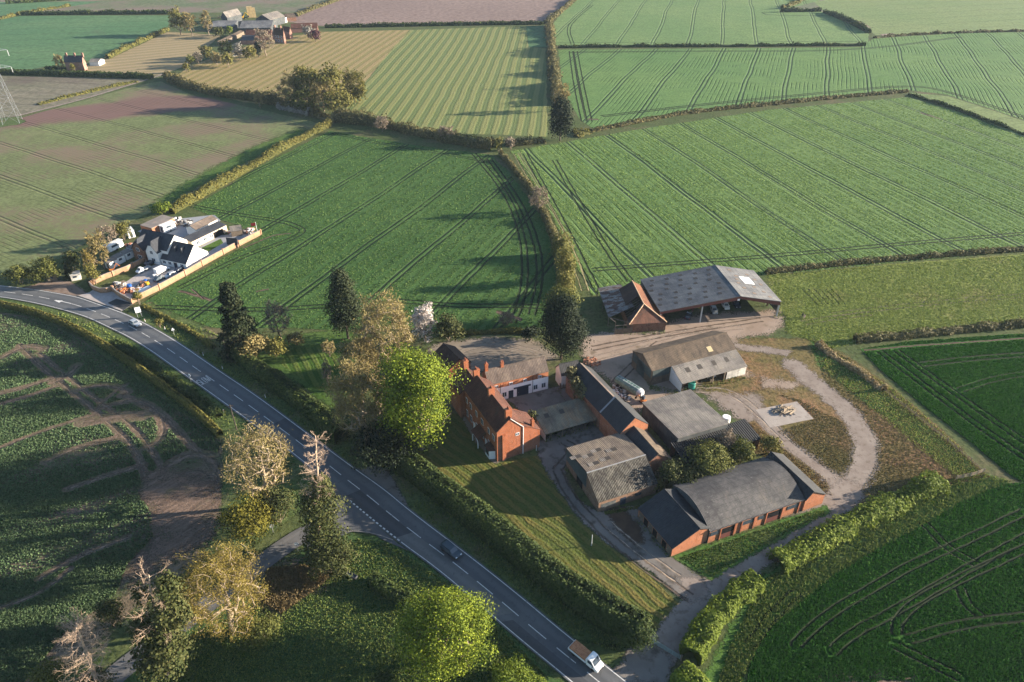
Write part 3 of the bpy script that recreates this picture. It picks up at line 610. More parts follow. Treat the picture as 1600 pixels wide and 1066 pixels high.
mb.poly([zz(ca - f2 * 3.4 - r2 * .12), zz(ca - f2 * 3.4 + r2 * .12), zz(ca + f2 * .6 + r2 * .12), zz(ca + f2 * .6 - r2 * .12)]); mb.poly([zz(ca + f2 * .6 - r2 * .9), zz(ca + f2 * .6 + r2 * .5), zz(ca + f2 * 3.4 - r2 * .3)])
mb.build("deflection_arrow", m_line, road)
m_kerb = mottled("kerb_concrete", (0.18, 0.168, 0.156), (0.228, 0.21, 0.192), 1.0)
def kerb(px, name="kerb"):
    pts = resample(smooth(GL(px), 1), 1.5); mb = MB(); L, R = offs(pts, .09), offs(pts, -.09)
    for i in range(len(pts) - 1): mb.hexa([(R[i].x, R[i].y, 0), (R[i + 1].x, R[i + 1].y, 0), (L[i + 1].x, L[i + 1].y, 0), (L[i].x, L[i].y, 0)], [(p.x, p.y, ZR + .11) for p in (R[i], R[i + 1], L[i + 1], L[i])])
    tag(mb.build(name, m_kerb), kind="structure")
kerb([(121, 462.5), (150, 472.5), (190, 486.5)]); kerb([(540, 832.5), (556, 830.5), (587, 835), (614, 845)])
for px in ([(1300, 492), (1370, 483), (1450, 474), (1540, 466), (1640, 459)], [(1255, 505), (1300, 497), (1360, 490)]): track(meadow, px, m_rutpale, 1.6, 1.0)
for k in range(6): track(meadow, [(1254 + k * 9, 452), (1264 + k * 9, 462), (1276 + k * 9, 476)], m_rut, .8, 0)
# ---- the standing crop and the rough grass: real tufts, thinned where the wheelings run
def leafmat2(name, cols, trans=.2):
    t = NT(name); a = t.attr("var"); o = t.n("ShaderNodeValToRGB"); t.put(o.inputs[0], a); r = o.color_ramp; r.elements[0].color = (*cols[0], 1); r.elements[1].color = (*cols[1], 1)
    t.col(o.outputs[0]).rough(.8, .1); tr = t.n("ShaderNodeBsdfTranslucent"); t.put(tr.inputs[0], o.outputs[0]); mx = t.n("ShaderNodeMixShader"); mx.inputs[0].default_value = trans
    t.t.links.new(t.b.outputs[0], mx.inputs[1]); t.t.links.new(tr.outputs[0], mx.inputs[2]); t.t.links.new(mx.outputs[0], t.out.inputs[0]); return t.m
def inpoly(P, poly): return sdist(P, np.array(poly, float)) > 0
def vnoise(P, seed=0):
    rg = np.random.default_rng(seed); T = rg.uniform(size=(256, 256)); i = np.floor(P).astype(int); f = P - i; f = f * f * (3 - 2 * f); g = lambda a, c: T[(i[:, 0] + a) % 256, (i[:, 1] + c) % 256]
    return (g(0, 0) * (1 - f[:, 0]) + g(1, 0) * f[:, 0]) * (1 - f[:, 1]) + (g(0, 1) * (1 - f[:, 0]) + g(1, 1) * f[:, 0]) * f[:, 1]
def fbm(P, seed=0, n=4): return sum(vnoise(P * 2 ** k, seed + k) * .5 ** k for k in range(n)) / sum(.5 ** k for k in range(n))
def tufts(name, px, n, mat, h=.25, w=.5, par=None, lines=None, patchy=0.0, seed=0, kpx=1.05, z=.02, avoid=()):
    rg = np.random.default_rng(500 + seed); pa = np.array(px, float); lo = np.maximum(pa.min(0), (-25, -25)); hi = np.minimum(pa.max(0), (1700, 1150)); Q = rg.uniform(lo, hi, (int(n * 2.2), 2)); Q = Q[inpoly(Q, px)][:n]
    x, y = (Q[:, 0] - 800) / FPX, (Q[:, 1] - 533) / FPX; dz = -SN - y * CS; t = -CAMH / dz; P = np.column_stack([x * t, (CS - y * SN) * t]); s = np.maximum(1, kpx / (CS * (Q[:, 1] - YH) / CAMH * .64) / w); keep = np.ones(len(P), bool)
    if lines:
        az, per, off, pr, lw, dr = lines; a = math.radians(az); sc_ = P[:, 0] * math.cos(a) - P[:, 1] * math.sin(a); d = np.abs(np.abs(((sc_ + off) % per) - per / 2) - pr); keep &= d > lw
        if dr: wv = (fbm(P * .03, 7) - .5) * 1.6; seg_ = fbm(np.column_stack([np.floor((sc_ + wv) / dr) * 3.7, (P[:, 0] * math.sin(a) + P[:, 1] * math.cos(a)) * .02]), 9, 2); gapw = np.where(seg_ > .40, .72, .15); keep &= (np.abs(((sc_ + wv) % dr) - dr / 2) > gapw) | (rg.uniform(size=len(P)) < .06)
    for pts, tw, pair in TRK.get(par.name if par else '', []):
        d = linedist(P, pts); keep &= np.abs(d - pair) > tw * .42
    for pts, hw in avoid: keep &= linedist(P, V2(GL(pts))) > hw
    if patchy:
        dv = G(95, 590) - G(10, 612); an = math.atan2(dv.y, dv.x); R_ = np.column_stack([(P[:, 0] * math.cos(an) + P[:, 1] * math.sin(an)) * .03, (-P[:, 0] * math.sin(an) + P[:, 1] * math.cos(an)) * .17])
        f = .55 * fbm(R_, 40 + seed) + .45 * fbm(P * .05, 60 + seed); keep &= f + rg.normal(size=len(P)) * .085 > patchy
    P, s = P[keep], s[keep]; m = len(P); az = rg.uniform(0, 2 * PI, m); tl = rg.normal(size=m) * .35; hh = h * s ** .5 * rg.uniform(.6, 1.5, m); ww = w * s * rg.uniform(.5, 1.2, m) / 2
    u = np.column_stack([np.cos(az), np.sin(az), np.zeros(m)]) * ww[:, None]; nrm = np.column_stack([-np.sin(az) * np.sin(tl), np.cos(az) * np.sin(tl), np.cos(tl)]) * hh[:, None]; B0 = np.column_stack([P, np.full(m, z)])
    V = np.stack([B0 - u, B0 + u, B0 + u * .6 + nrm, B0 - u * .7 + nrm * rg.uniform(.7, 1, m)[:, None]], 1).reshape(-1, 3); o = npmesh(name, V, np.arange(4 * m).reshape(m, 4), mat, None, {"var": np.repeat(rg.uniform(0, 1, m), 4)}); tag(o, kind="stuff"); return o
K_big = leafmat2("wheat_blades_bright", [(0.1177, 0.2003, 0.0435), (0.2462, 0.3205, 0.0889)]); K_cen = leafmat2("wheat_blades_deep", [(0.0542, 0.1168, 0.0281), (0.1293, 0.1898, 0.0562)]); K_lush = leafmat2("wheat_blades_lush", [(0.0180, 0.0806, 0.0086), (0.0525, 0.1411, 0.0202)])
K_rape = leafmat2("rape_leaves", [(0.0403, 0.0802, 0.0353), (0.1346, 0.1872, 0.0882)]); K_mead = leafmat2("meadow_blades", [(0.1365, 0.1898, 0.0396), (0.2795, 0.3047, 0.0825)]); K_rough = leafmat2("rough_grass_blades", [(0.1604, 0.2266, 0.0446), (0.3743, 0.3823, 0.1114)]); K_verge = leafmat2("verge_blades", [(0.0607, 0.1040, 0.0246), (0.1722, 0.1985, 0.0527)]); K_tan = leafmat2("worn_grass_blades", [(.10, .09, .03), (.24, .19, .085)]); K_dry = leafmat2("dry_grass_blades", [(0.1170, 0.0910, 0.0390), (0.2470, 0.1820, 0.0910)])
tufts("wheat_crop", [(797, 236), (1000, 202), (1200, 172), (1418, 152), (1500, 176), (1620, 224), (1640, 390), (1400, 410), (1240, 426), (1100, 436), (1000, 444), (925, 462), (905, 425), (850, 312)], 114000, K_big, 0.17, 0.34, big, (-17.0, 22.6, offset_for((1353, 266), -17.0, 22.6), 1.0, .55, 4.2), seed=1)
tufts("wheat_crop", [(515, 205), (640, 226), (768, 242), (798, 272), (850, 345), (866, 400), (868, 470), (850, 514), (720, 520), (560, 515), (330, 512), (222, 476), (235, 464), (408, 371), (404, 362), (345, 344), (300, 325), (400, 264)], 79800, K_cen, 0.17, 0.31, centre, (23.3, 21.5, offset_for((717, 350), 23.3, 21.5), .95, .55, 4.4), seed=2)
tufts("wheat_crop", [(1345, 546), (1420, 534), (1640, 519), (1640, 770), (1582, 746), (1520, 694), (1450, 640), (1375, 578)], 49400, K_lush, 0.29, 0.31, rightf, None, seed=3)
tufts("wheat_crop", [(1640, 752), (1565, 756), (1500, 785), (1440, 822), (1370, 858), (1300, 900), (1245, 945), (1200, 985), (1170, 1040), (1158, 1150), (1700, 1150), (1700, 752)], 98800, K_lush, 0.29, 0.28, brf, None, seed=4, avoid=[([(1300, 1080), (1345, 1078)], 1.4), ([(1385, 1076), (1425, 1078)], 1.4)])
tufts("rape_crop", [(-20, 490), (45, 497), (110, 522), (180, 569), (255, 624), (345, 692), (335, 720), (280, 725), (225, 740), (215, 770), (235, 800), (240, 840), (200, 880), (180, 930), (100, 990), (20, 1090), (-20, 1090)], 171000, K_rape, 0.27, 0.31, rapef, None, patchy=.375, seed=5)
tufts("meadow_grass", [(1200, 430), (1400, 414), (1625, 397), (1625, 505), (1400, 521), (1300, 545), (1230, 520), (1222, 480)], 41800, K_mead, 0.17, 0.31, seed=6)
tufts("rough_grass_tufts", [(1270, 532), (1330, 562), (1400, 612), (1490, 690), (1545, 745), (1490, 755), (1440, 770), (1355, 790), (1345, 765), (1368, 730), (1370, 690), (1345, 645), (1290, 600)], 20900, K_tan, 0.17, 0.25, seed=7); tufts("rough_grass_tufts", [(1290, 545), (1400, 610), (1490, 690), (1540, 742), (1500, 750), (1420, 690), (1340, 620), (1285, 575)], 11400, K_rough, 0.21, 0.25, seed=17)
tufts("field_margin_grass", [(1195, 905), (1290, 850), (1400, 795), (1470, 752), (1540, 742), (1580, 752), (1500, 787), (1440, 823), (1370, 860), (1300, 902), (1245, 948), (1200, 985), (1170, 1040), (1150, 1090), (1115, 1090), (1140, 1010)], 30400, K_verge, 0.34, 0.28, seed=8)
tufts("paddock_grass_tufts", [(430, 900), (490, 870), (560, 842), (610, 850), (690, 905), (800, 1000), (860, 1062), (700, 1090), (240, 1090), (300, 990), (380, 960)], 49400, K_verge, 0.22, 0.25, seed=9)
tufts("verge_grass_tufts", [(0, 470), (75, 484), (140, 503), (210, 540), (295, 600), (385, 666), (460, 722), (420, 780), (355, 700), (345, 685), (255, 617), (180, 562), (110, 514), (0, 484)], 22800, K_verge, 0.30, 0.25, seed=10, patchy=.42)
tufts("verge_grass_tufts", [(225, 485), (330, 518), (400, 562), (500, 637), (560, 682), (545, 725), (480, 672), (400, 612), (335, 571), (273, 527)], 15200, K_verge, 0.30, 0.25, seed=11, patchy=.42); tufts("verge_grass_tufts", [(612, 730), (760, 840), (900, 940), (1000, 1000), (960, 1020), (895, 992), (800, 915), (717, 848), (650, 800)], 15200, K_verge, 0.34, 0.25, seed=12, patchy=.4)
tufts("dry_grass_tufts", [(1135, 692), (1178, 660), (1225, 702), (1290, 748), (1300, 775), (1270, 765), (1190, 708)], 5700, K_dry, 0.21, 0.22, seed=13); tufts("dry_grass_tufts", [(420, 888), (475, 884), (520, 897), (495, 922), (440, 960), (405, 940)], 7600, K_dry, 0.42, 0.25, seed=14)
tufts("yard_grass_tufts", [(1062, 872), (1110, 856), (1285, 796), (1290, 804), (1225, 836), (1165, 870), (1112, 903)], 7600, K_verge, 0.26, 0.22, seed=15); tufts("rough_grass_tufts", [(1195, 610), (1250, 625), (1318, 660), (1338, 700), (1325, 745), (1300, 740), (1260, 710), (1215, 675), (1275, 655), (1245, 628)], 8550, K_tan, 0.14, 0.22, seed=16)
# ---- wear in the yard
yd = [o for o in COL.objects if o.name.startswith("farmyard") or o.name.startswith("inner_yard")]
m_wear = rutmat("worn_yard_ruts", (.075, .055, .042), (.12, .09, .07), .4, 1.2); m_dust_lit = rutmat("pale_dust_lit_ruts", (.27, .215, .17), (.33, .265, .21), .45, 1.25)
for px, m_, w, pr in (([(925, 545), (1000, 530), (1090, 515), (1190, 500)], m_wear, 1.6, .95), ([(930, 560), (985, 545), (1060, 520), (1160, 512)], m_dust_lit, 1.8, .95), ([(960, 600), (990, 570), (1030, 535)], m_wear, 1.4, .95), ([(1085, 610), (1140, 610), (1180, 640), (1230, 690)], m_dust_lit, 1.8, .95)): track(yd[0], px, m_, w, pr)
for px, m_, w, pr in (([(870, 735), (890, 775), (930, 820), (1000, 880), (1080, 935)], m_wear, 1.5, .95), ([(880, 690), (900, 700), (870, 735)], m_wear, 1.3, .9), ([(950, 820), (1000, 862), (1060, 905)], m_dust_lit, 1.5, .9)): track(yd[-1], px, m_, w, pr)
def weeds(a, c, w, n, seed, mat=None):
    p, q = np.array(a, float), np.array(c, float); d = (q - p) / np.linalg.norm(q - p); o = np.array([-d[1], d[0]]) * w; tufts("wall_weeds", [tuple(p + o), tuple(q + o), tuple(q - o), tuple(p - o)], n, mat or K_verge, .3, .3, seed=seed, patchy=.45)
for i, (p, q, w) in enumerate([((882, 731), (938, 803), 3), ((945, 803), (1000, 793), 2.5), ((990, 806), (1046, 872), 3), ((1006, 645), (1048, 703), 6), ((1015, 606), (1060, 614), 4), ((850, 690), (930, 666), 3), ((950, 628), (1005, 680), 4), ((865, 600), (935, 690), 3), ((940, 522), (1040, 520), 3), ((1000, 560), (1016, 604), 3), ((1068, 612), (1165, 590), 4), ((1210, 492), (1232, 498), 5)]): weeds(p, q, w, 420, 60 + i)
gy = [o for o in COL.objects if o.name.startswith("gravel_yard")][0]
for px in ([(700, 560), (740, 540), (790, 538), (840, 552)], [(720, 575), (770, 556), (830, 556), (866, 560)], [(755, 530), (790, 545), (850, 548)]): track(gy, px, m_dust_lit, 1.3, .9)  # pale wheel arcs, also painted as sunlit streaks across the gravel
# ================================================================== buildings
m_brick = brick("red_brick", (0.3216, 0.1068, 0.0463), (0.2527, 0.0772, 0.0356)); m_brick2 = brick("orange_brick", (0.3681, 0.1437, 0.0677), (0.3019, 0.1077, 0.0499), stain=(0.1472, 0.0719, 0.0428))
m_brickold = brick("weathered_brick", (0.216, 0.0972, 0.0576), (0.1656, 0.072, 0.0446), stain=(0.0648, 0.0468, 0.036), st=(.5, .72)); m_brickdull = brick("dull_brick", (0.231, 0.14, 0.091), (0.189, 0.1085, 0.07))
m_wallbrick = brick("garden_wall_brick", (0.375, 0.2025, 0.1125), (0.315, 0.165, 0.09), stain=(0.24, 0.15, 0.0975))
m_white = mottled("white_render", (0.6505, 0.6406, 0.6209), (0.7293, 0.7195, 0.6998), .5, (0.4140, 0.3942, 0.3548), .9, (.6, .78)); m_frontwhite = mottled("lifted_front_white", (.80, .80, .79), (.86, .86, .85), .5, (.6, .58, .55), 1.2, (.6, .75)); m_cream = mottled("cream_render", (0.496, 0.4, 0.288), (0.544, 0.448, 0.336), .6)  # wing-front white brightened in the colour to offset the shade on it
m_tile = sheet("red_clay_tile", (0.0837, 0.036, 0.026), (0.1085, 0.0465, 0.0322), .3, (0.0589, 0.0465, 0.0341), bump=.03, rows=.26, streak=False)
m_tileor = sheet("orange_pantile", (0.1395, 0.0542, 0.0279), (0.1674, 0.0716, 0.0372), .32, (0.0651, 0.0391, 0.0279), bump=.06, rows=.3, streak=False)
m_tilerd = sheet("red_brown_pantile", (.135, .062, .042), (.185, .085, .055), .32, (.09, .06, .045), bump=.06, rows=.3); m_tiledk = sheet("brown_clay_tile", (0.0527, 0.031, 0.026), (0.0713, 0.0422, 0.0341), .3, (0.0434, 0.0372, 0.0279), bump=.03, rows=.26)
m_slate = sheet("blue_slate", (0.0252, 0.0269, 0.0311), (0.0357, 0.0378, 0.042), .45, (0.0483, 0.0441, 0.0357), t3=(.6, .75), bump=.02, rows=.3, streak=False, rough=.7, spec=.3)
m_slatebr = sheet("lichened_slate", (0.124, 0.0961, 0.0806), (0.1612, 0.1271, 0.1085), .4, (0.186, 0.155, 0.124), bump=.02, rows=.3)
m_asb = sheet("asbestos_sheet", (0.1403, 0.1149, 0.0934), (0.1837, 0.1520, 0.1227), .36, (0.2273, 0.1769, 0.1227), bump=.06, s3=.35)
m_asblt = sheet("pale_asbestos_sheet", (0.1591, 0.1463, 0.1348), (0.1989, 0.1827, 0.1669), .36, (0.2387, 0.2082, 0.1685), bump=.06, s3=.25, t3=(.55, .75))
m_asbbr = sheet("brown_lichened_sheet", (0.0997, 0.0745, 0.0540), (0.1283, 0.0966, 0.0702), .36, (0.0599, 0.0469, 0.0378), bump=.06, s3=.6, t3=(.48, .66))
m_asbgr = sheet("grey_green_sheet", (0.1584, 0.1485, 0.1134), (0.2112, 0.1890, 0.1399), .36, (0.2534, 0.1710, 0.1021), bump=.06, s3=.25, t3=(.45, .62))
m_fibre = sheet("blue_grey_fibre_cement", (0.1317, 0.1353, 0.1418), (0.1658, 0.1676, 0.1738), .45, (0.1852, 0.1571, 0.1281), bump=.05, rows=1.6, s3=.25, t3=(.58, .75))
m_darksheet = sheet("black_bitumen_sheet", (0.0144, 0.0162, 0.0192), (0.024, 0.0258, 0.0288), .55, (0.045, 0.042, 0.039), t3=(.62, .75), bump=.1)
m_rust = sheet("rusty_iron_sheet", (0.114, 0.06, 0.045), (0.078, 0.048, 0.039), .5, (0.204, 0.198, 0.192), s3=.45, t3=(.46, .52), bump=.06)
m_arch = sheet("ribbed_cement_roof", (0.0685, 0.0665, 0.0687), (0.1008, 0.0966, 0.0954), .30, (0.1290, 0.1148, 0.0992), bump=.04, s3=.25, rows=1.4, streak=False)
m_clad = sheet("blue_green_cladding", (0.0595, 0.084, 0.0875), (0.084, 0.1085, 0.1085), .3, (0.112, 0.105, 0.091), bump=.06, rough=.6); m_cladw = sheet("weathered_boards", (0.14, 0.1085, 0.0805), (0.182, 0.14, 0.105), .22, (0.084, 0.063, 0.049), bump=.04)
m_cladg = sheet("grey_metal_cladding", (0.0693, 0.0788, 0.0851), (0.0945, 0.1040, 0.1071), .3, (0.1197, 0.1008, 0.0819), bump=.06)
m_whiteboard = sheet("white_boards", (0.527, 0.51, 0.476), (0.595, 0.578, 0.5355), 5, (0.34, 0.306, 0.255), bump=.02, rows=.25); m_timber = mottled("grey_timber", (0.119, 0.091, 0.0665), (0.168, 0.133, 0.098), 1.5)
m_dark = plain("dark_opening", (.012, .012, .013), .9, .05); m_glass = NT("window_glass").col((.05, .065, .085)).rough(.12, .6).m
m_wframe = plain("white_window_frame", (.70, .71, .72), .5); m_bluedoor = plain("dark_blue_door", (0.021, 0.0294, 0.0476), .5); m_lead = plain("lead_flashing", (0.224, 0.231, 0.245), .5)
m_pot = mottled("chimney_pot_clay", (0.294, 0.112, 0.063), (0.238, 0.084, 0.049), 2); m_steel = plain("pale_steel_post", (0.416, 0.416, 0.408), .5); m_redsteel = plain("red_oxide_steel", (0.112, 0.0385, 0.0315), .6)
m_rooflight = plain("rooflight_sheet", (.80, .80, .78), .4); m_brownlight = plain("grimy_rooflight", (0.045, 0.0372, 0.0312), .7); m_mossroof = sheet("mossy_slates", (0.0816, 0.0765, 0.0663), (0.1224, 0.1148, 0.1020), .35, (0.0281, 0.0255, 0.0229), bump=.1, rows=.3, s3=.8, t3=(.42, .58), streak=True)

m_bark = mottled("grey_brown_bark", (.13, .10, .075), (.20, .16, .12), 1.5); m_barkpale = mottled("pale_bark", (0.234, 0.18, 0.126), (0.315, 0.252, 0.18), 1.5)  # even pale bark colour, also used for fence timber and logs
class B:
    """a building: Empty at its base, local x along the roof ridge, local +y towards the side the photo shows"""
    def __init__(s, name, label, cat, o, ux, near, group=None):
        s.ux = Vector((ux.x, ux.y, 0)).normalized(); s.uy = Vector((-s.ux.y, s.ux.x, 0))
        if (near - o).dot(s.uy) < 0: s.ux = -s.ux; s.uy = -s.uy
        s.o = Vector((o.x, o.y, 0)); s.e = empty(name, s.o, math.atan2(s.ux.y, s.ux.x), label, cat, group)
    def loc(s, p): d = Vector(p) - s.o; return Vector((d.dot(s.ux), d.dot(s.uy), p[2]))
    def px(s, x, y, z=0): return s.loc(G(x, y, z))
    def part(s, name, mb, mat, parent=None, label=None):
        o = mb.build(name, mat, parent or s.e)
        if label: o["label"] = label
        return o
    def wallface(s, side, u, z, w, h, mb, proud=.05, x0=0, x1=0, y0=0, y1=0, d=.06):
        """a box on a wall: side N/F (along x), A/Z (ends)"""
        if side in 'NF': yy = y1 if side == 'N' else y0; sg = 1 if side == 'N' else -1; a, b = sorted((yy + sg * (proud - d), yy + sg * proud)); mb.box(u - w / 2, u + w / 2, a, b, z, z + h)
        else: xx = x1 if side == 'Z' else x0; sg = 1 if side == 'Z' else -1; a, b = sorted((xx + sg * (proud - d), xx + sg * proud)); mb.box(a, b, u - w / 2, u + w / 2, z, z + h)
def gable(name, label, cat, ridge, eave, hr, he, roofm, wallm, far=None, hf=None, over=.3, th=.16, endover=.15, group=None, openside=None, opengable=None, b=None, roofname="roof", wallname="wall", x_ext=(0, 0), parts=True, base=0.0):
    """gabled or lopsided building from photo pixels: ridge ends (height hr) and near eave ends (height he)"""
    R1, R2 = G(*ridge[0], hr), G(*ridge[1], hr); E1, E2 = G(*eave[0], he), G(*eave[1], he)
    if (R2 - R1).dot(E2 - E1) < 0: E1, E2 = E2, E1
    if b is None: b = B(name, label, cat, (R1 + R2) / 2, (R2 - R1).normalized() + (E2 - E1).normalized(), (E1 + E2) / 2, group)
    r1, r2, e1, e2 = (b.loc(p) for p in (R1, R2, E1, E2))
    xs = [min(r1.x, r2.x), max(r1.x, r2.x)]; ex = [min(e1.x, e2.x), max(e1.x, e2.x)]
    x0, x1 = (xs[0] + ex[0]) / 2 + x_ext[0], (xs[1] + ex[1]) / 2 + x_ext[1]; yr = (r1.y + r2.y) / 2; yn = (e1.y + e2.y) / 2
    hf = he if hf is None else hf
    yf = yr - (yn - yr) * (hr - hf) / (hr - he) if far is None else sum(b.px(*p, hf).y for p in far) / 2
    b.d = dict(x0=x0, x1=x1, y0=yf, y1=yn); b.yr, b.hr, b.he, b.hf = yr, hr, he, hf
    t = .1; mb = MB(); z0 = base
    prof = lambda x: [(x, yf, z0), (x, yn, z0), (x, yn, he), (x, yr, hr), (x, yf, hf)]
    A, Z = prof(x0), prof(x1)
    if opengable != 'A': mb.poly(list(reversed(A)))
    if opengable != 'Z': mb.poly(Z)
    if openside != 'N': mb.poly([(x1, yn, z0), (x0, yn, z0), (x0, yn, he), (x1, yn, he)])
    if openside != 'F': mb.poly([(x0, yf, z0), (x1, yf, z0), (x1, yf, hf), (x0, yf, hf)])
    if opengable or openside:                    # inner faces, so an open barn has a back wall with two sides
        pass
    b.wall = b.part(wallname, mb, wallm)
    sn = (hr - he) / (yn - yr); sf = (hr - hf) / (yr - yf); mb = MB(); k = th + .02; xa, xb = x0 - endover, x1 + endover
    mb.slab([(xa, yr, hr + k), (xb, yr, hr + k), (xb, yn + over, he - sn * over + k), (xa, yn + over, he - sn * over + k)], th)
    mb.slab([(xb, yr, hr + k), (xa, yr, hr + k), (xa, yf - over, hf - sf * over + k), (xb, yf - over, hf - sf * over + k)], th)
    b.roof = b.part(roofname, mb, roofm)
    mb = MB(); mb.bar((xa, yr, hr + k + .02), (xb, yr, hr + k + .02), .13, k=6); b.part("ridge_capping", mb, roofm, b.roof)
    b.sn, b.sf, b.k = sn, sf, k
    return b
def roofz(b, y): return b.hr - (y - b.yr) * b.sn + b.k if y > b.yr else b.hr - (b.yr - y) * b.sf + b.k
def rooflights(b, spots, mat, w=1.1, l=1.6, name="rooflight"):
    for x, y in spots:
        mb = MB(); mb.slab([(x - w / 2, y - l / 2, roofz(b, y - l / 2) + .04), (x + w / 2, y - l / 2, roofz(b, y - l / 2) + .04), (x + w / 2, y + l / 2, roofz(b, y + l / 2) + .04), (x - w / 2, y + l / 2, roofz(b, y + l / 2) + .04)], .06)
        b.part(name, mb, mat, b.roof)
def window(b, side, u, z, w=1.0, h=1.2, bars=2, frame=None):
    fr = MB(); b.wallface(side, u, z, w, h, fr, .06, **b.d); f = b.part("window", fr, frame or m_wframe)
    g = MB(); n = bars; pw = (w - .1 * (n + 1)) / n
    for i in range(n): b.wallface(side, u - w / 2 + .1 + pw / 2 + i * (pw + .1), z + .1, pw, h - .2, g, .075, d=.03, **b.d)
    b.part("pane", g, m_glass, f)
    return f
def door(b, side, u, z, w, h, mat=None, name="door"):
    mb = MB(); b.wallface(side, u, z, w, h, mb, .05, **b.d); d_ = b.part(name, mb, mat or m_dark)  # default near-black panel paints the unlit interior behind an open doorway
    if mat is not None and mat is not m_dark:
        mb = MB(); b.wallface(side, u + w * .38, z + h * .45, .12, .12, mb, .1, d=.05, **b.d); b.part("handle", mb, m_lead, d_)
    return d_
def chimney(b, x, y, z0, z1, w=.9, d=.6, pots=2, mat=None):
    mb = MB(); mb.box(x - w / 2, x + w / 2, y - d / 2, y + d / 2, z0, z1); mb.box(x - w / 2 - .08, x + w / 2 + .08, y - d / 2 - .08, y + d / 2 + .08, z1 - .35, z1 - .1); c = b.part("chimney", mb, mat or m_brick)
    if pots:
        mb = MB()
        for i in range(pots): mb.lathe([(.15, z1), (.12, z1 + .35), (.15, z1 + .42), (.15, z1 + .55)], 8, (x - w / 2 + w * (i + .5) / pots, y))
        b.part("chimney_pots", mb, m_pot, c)
    return c
def mono(name, label, cat, quad, roofm, wallm, th=.16, group=None, openside=(), wallname="wall", over=.25, posts=0, b=None):
    """single pitch roof: four photo pixels with heights (back pair first, going round), walls under the edges"""
    q = [G(x, y, z) for x, y, z in quad]
    if b is None: b = B(name, label, cat, (q[0] + q[1]) / 2, q[1] - q[0], (q[2] + q[3]) / 2, group)
    L = [b.loc(p) for p in q]
    if L[0].x > L[1].x: L = [L[1], L[0], L[3], L[2]]
    x0, x1 = (L[0].x + L[3].x) / 2, (L[1].x + L[2].x) / 2; y0, y1 = (L[0].y + L[1].y) / 2, (L[2].y + L[3].y) / 2; z0, z1 = (L[0].z + L[1].z) / 2, (L[2].z + L[3].z) / 2
    b.d = dict(x0=x0, x1=x1, y0=y0, y1=y1); b.zb, b.zf = z0, z1; mb = MB()
    if 'F' not in openside: mb.poly([(x0, y0, 0), (x1, y0, 0), (x1, y0, z0), (x0, y0, z0)][::-1])
    if 'N' not in openside: mb.poly([(x0, y1, 0), (x1, y1, 0), (x1, y1, z1), (x0, y1, z1)])
    if 'A' not in openside: mb.poly([(x0, y0, 0), (x0, y1, 0), (x0, y1, z1), (x0, y0, z0)])
    if 'Z' not in openside: mb.poly([(x1, y1, 0), (x1, y0, 0), (x1, y0, z0), (x1, y1, z1)])
    if mb.f: b.wall = b.part(wallname, mb, wallm)
    s_ = (z1 - z0) / (y1 - y0); k = th + .02; mb = MB(); o = over
    mb.slab([(x0 - o, y0 - o, z0 - s_ * o + k), (x1 + o, y0 - o, z0 - s_ * o + k), (x1 + o, y1 + o, z1 + s_ * o + k), (x0 - o, y1 + o, z1 + s_ * o + k)], th)
    b.roof = b.part("roof", mb, roofm); b.hr, b.yr, b.sn, b.sf, b.k = z0, y0, -s_, 0, k
    for i in range(posts):
        x = x0 + (x1 - x0) * (i + .5) / posts; mb = MB(); mb.box(x - .11, x + .11, y1 - .32, y1 - .1, 0, z1 - .05); b.part("post", mb, m_timber)
    return b
# ---- farmhouse ------------------------------------------------------
h = gable("farmhouse", "tall red brick farmhouse with clay tiled roof and several chimneys beside the bright green tree", "house",
          [(748, 588), (795, 655)], [(722, 606), (778.8, 675.4)], 11.5, 8.8, m_tile, m_brick, over=.25, endover=.05)
d = h.d; W = d['y1'] - d['y0']; fx = 'Z' if h.loc(G(795, 655, 11.5)).x > 0 else 'A'; sg = 1 if fx == 'Z' else -1; xf = d['x1'] if fx == 'Z' else d['x0']; xb = d['x0'] if fx == 'Z' else d['x1']
LEN = abs(xf - xb)
# rear range, lower ridge
mb = MB(); rx0, rx1 = sorted((xb, xb - sg * 6.5)); y0, y1, yr = d['y0'] + .6, d['y1'] + 1.2, h.yr + .4
for xx, rv in ((rx0, 1), (rx1, 0)):
    pr = [(xx, y0, 0), (xx, y1, 0), (xx, y1, 7.4), (xx, yr, 10.2), (xx, y0, 7.4)]; mb.poly(pr[::-1] if rv else pr)
mb.poly([(rx1, y1, 0), (rx0, y1, 0), (rx0, y1, 7.4), (rx1, y1, 7.4)]); mb.poly([(rx0, y0, 0), (rx1, y0, 0), (rx1, y0, 7.4), (rx0, y0, 7.4)])
h.part("rear_wall", mb, m_brick); mb = MB()
mb.slab([(rx0, yr, 10.35), (rx1, yr, 10.35), (rx1, y1 + .25, 7.35), (rx0, y1 + .25, 7.35)], .14); mb.slab([(rx1, yr, 10.35), (rx0, yr, 10.35), (rx0, y0 - .25, 7.35), (rx1, y0 - .25, 7.35)], .14)
h.part("rear_roof", mb, m_tile)
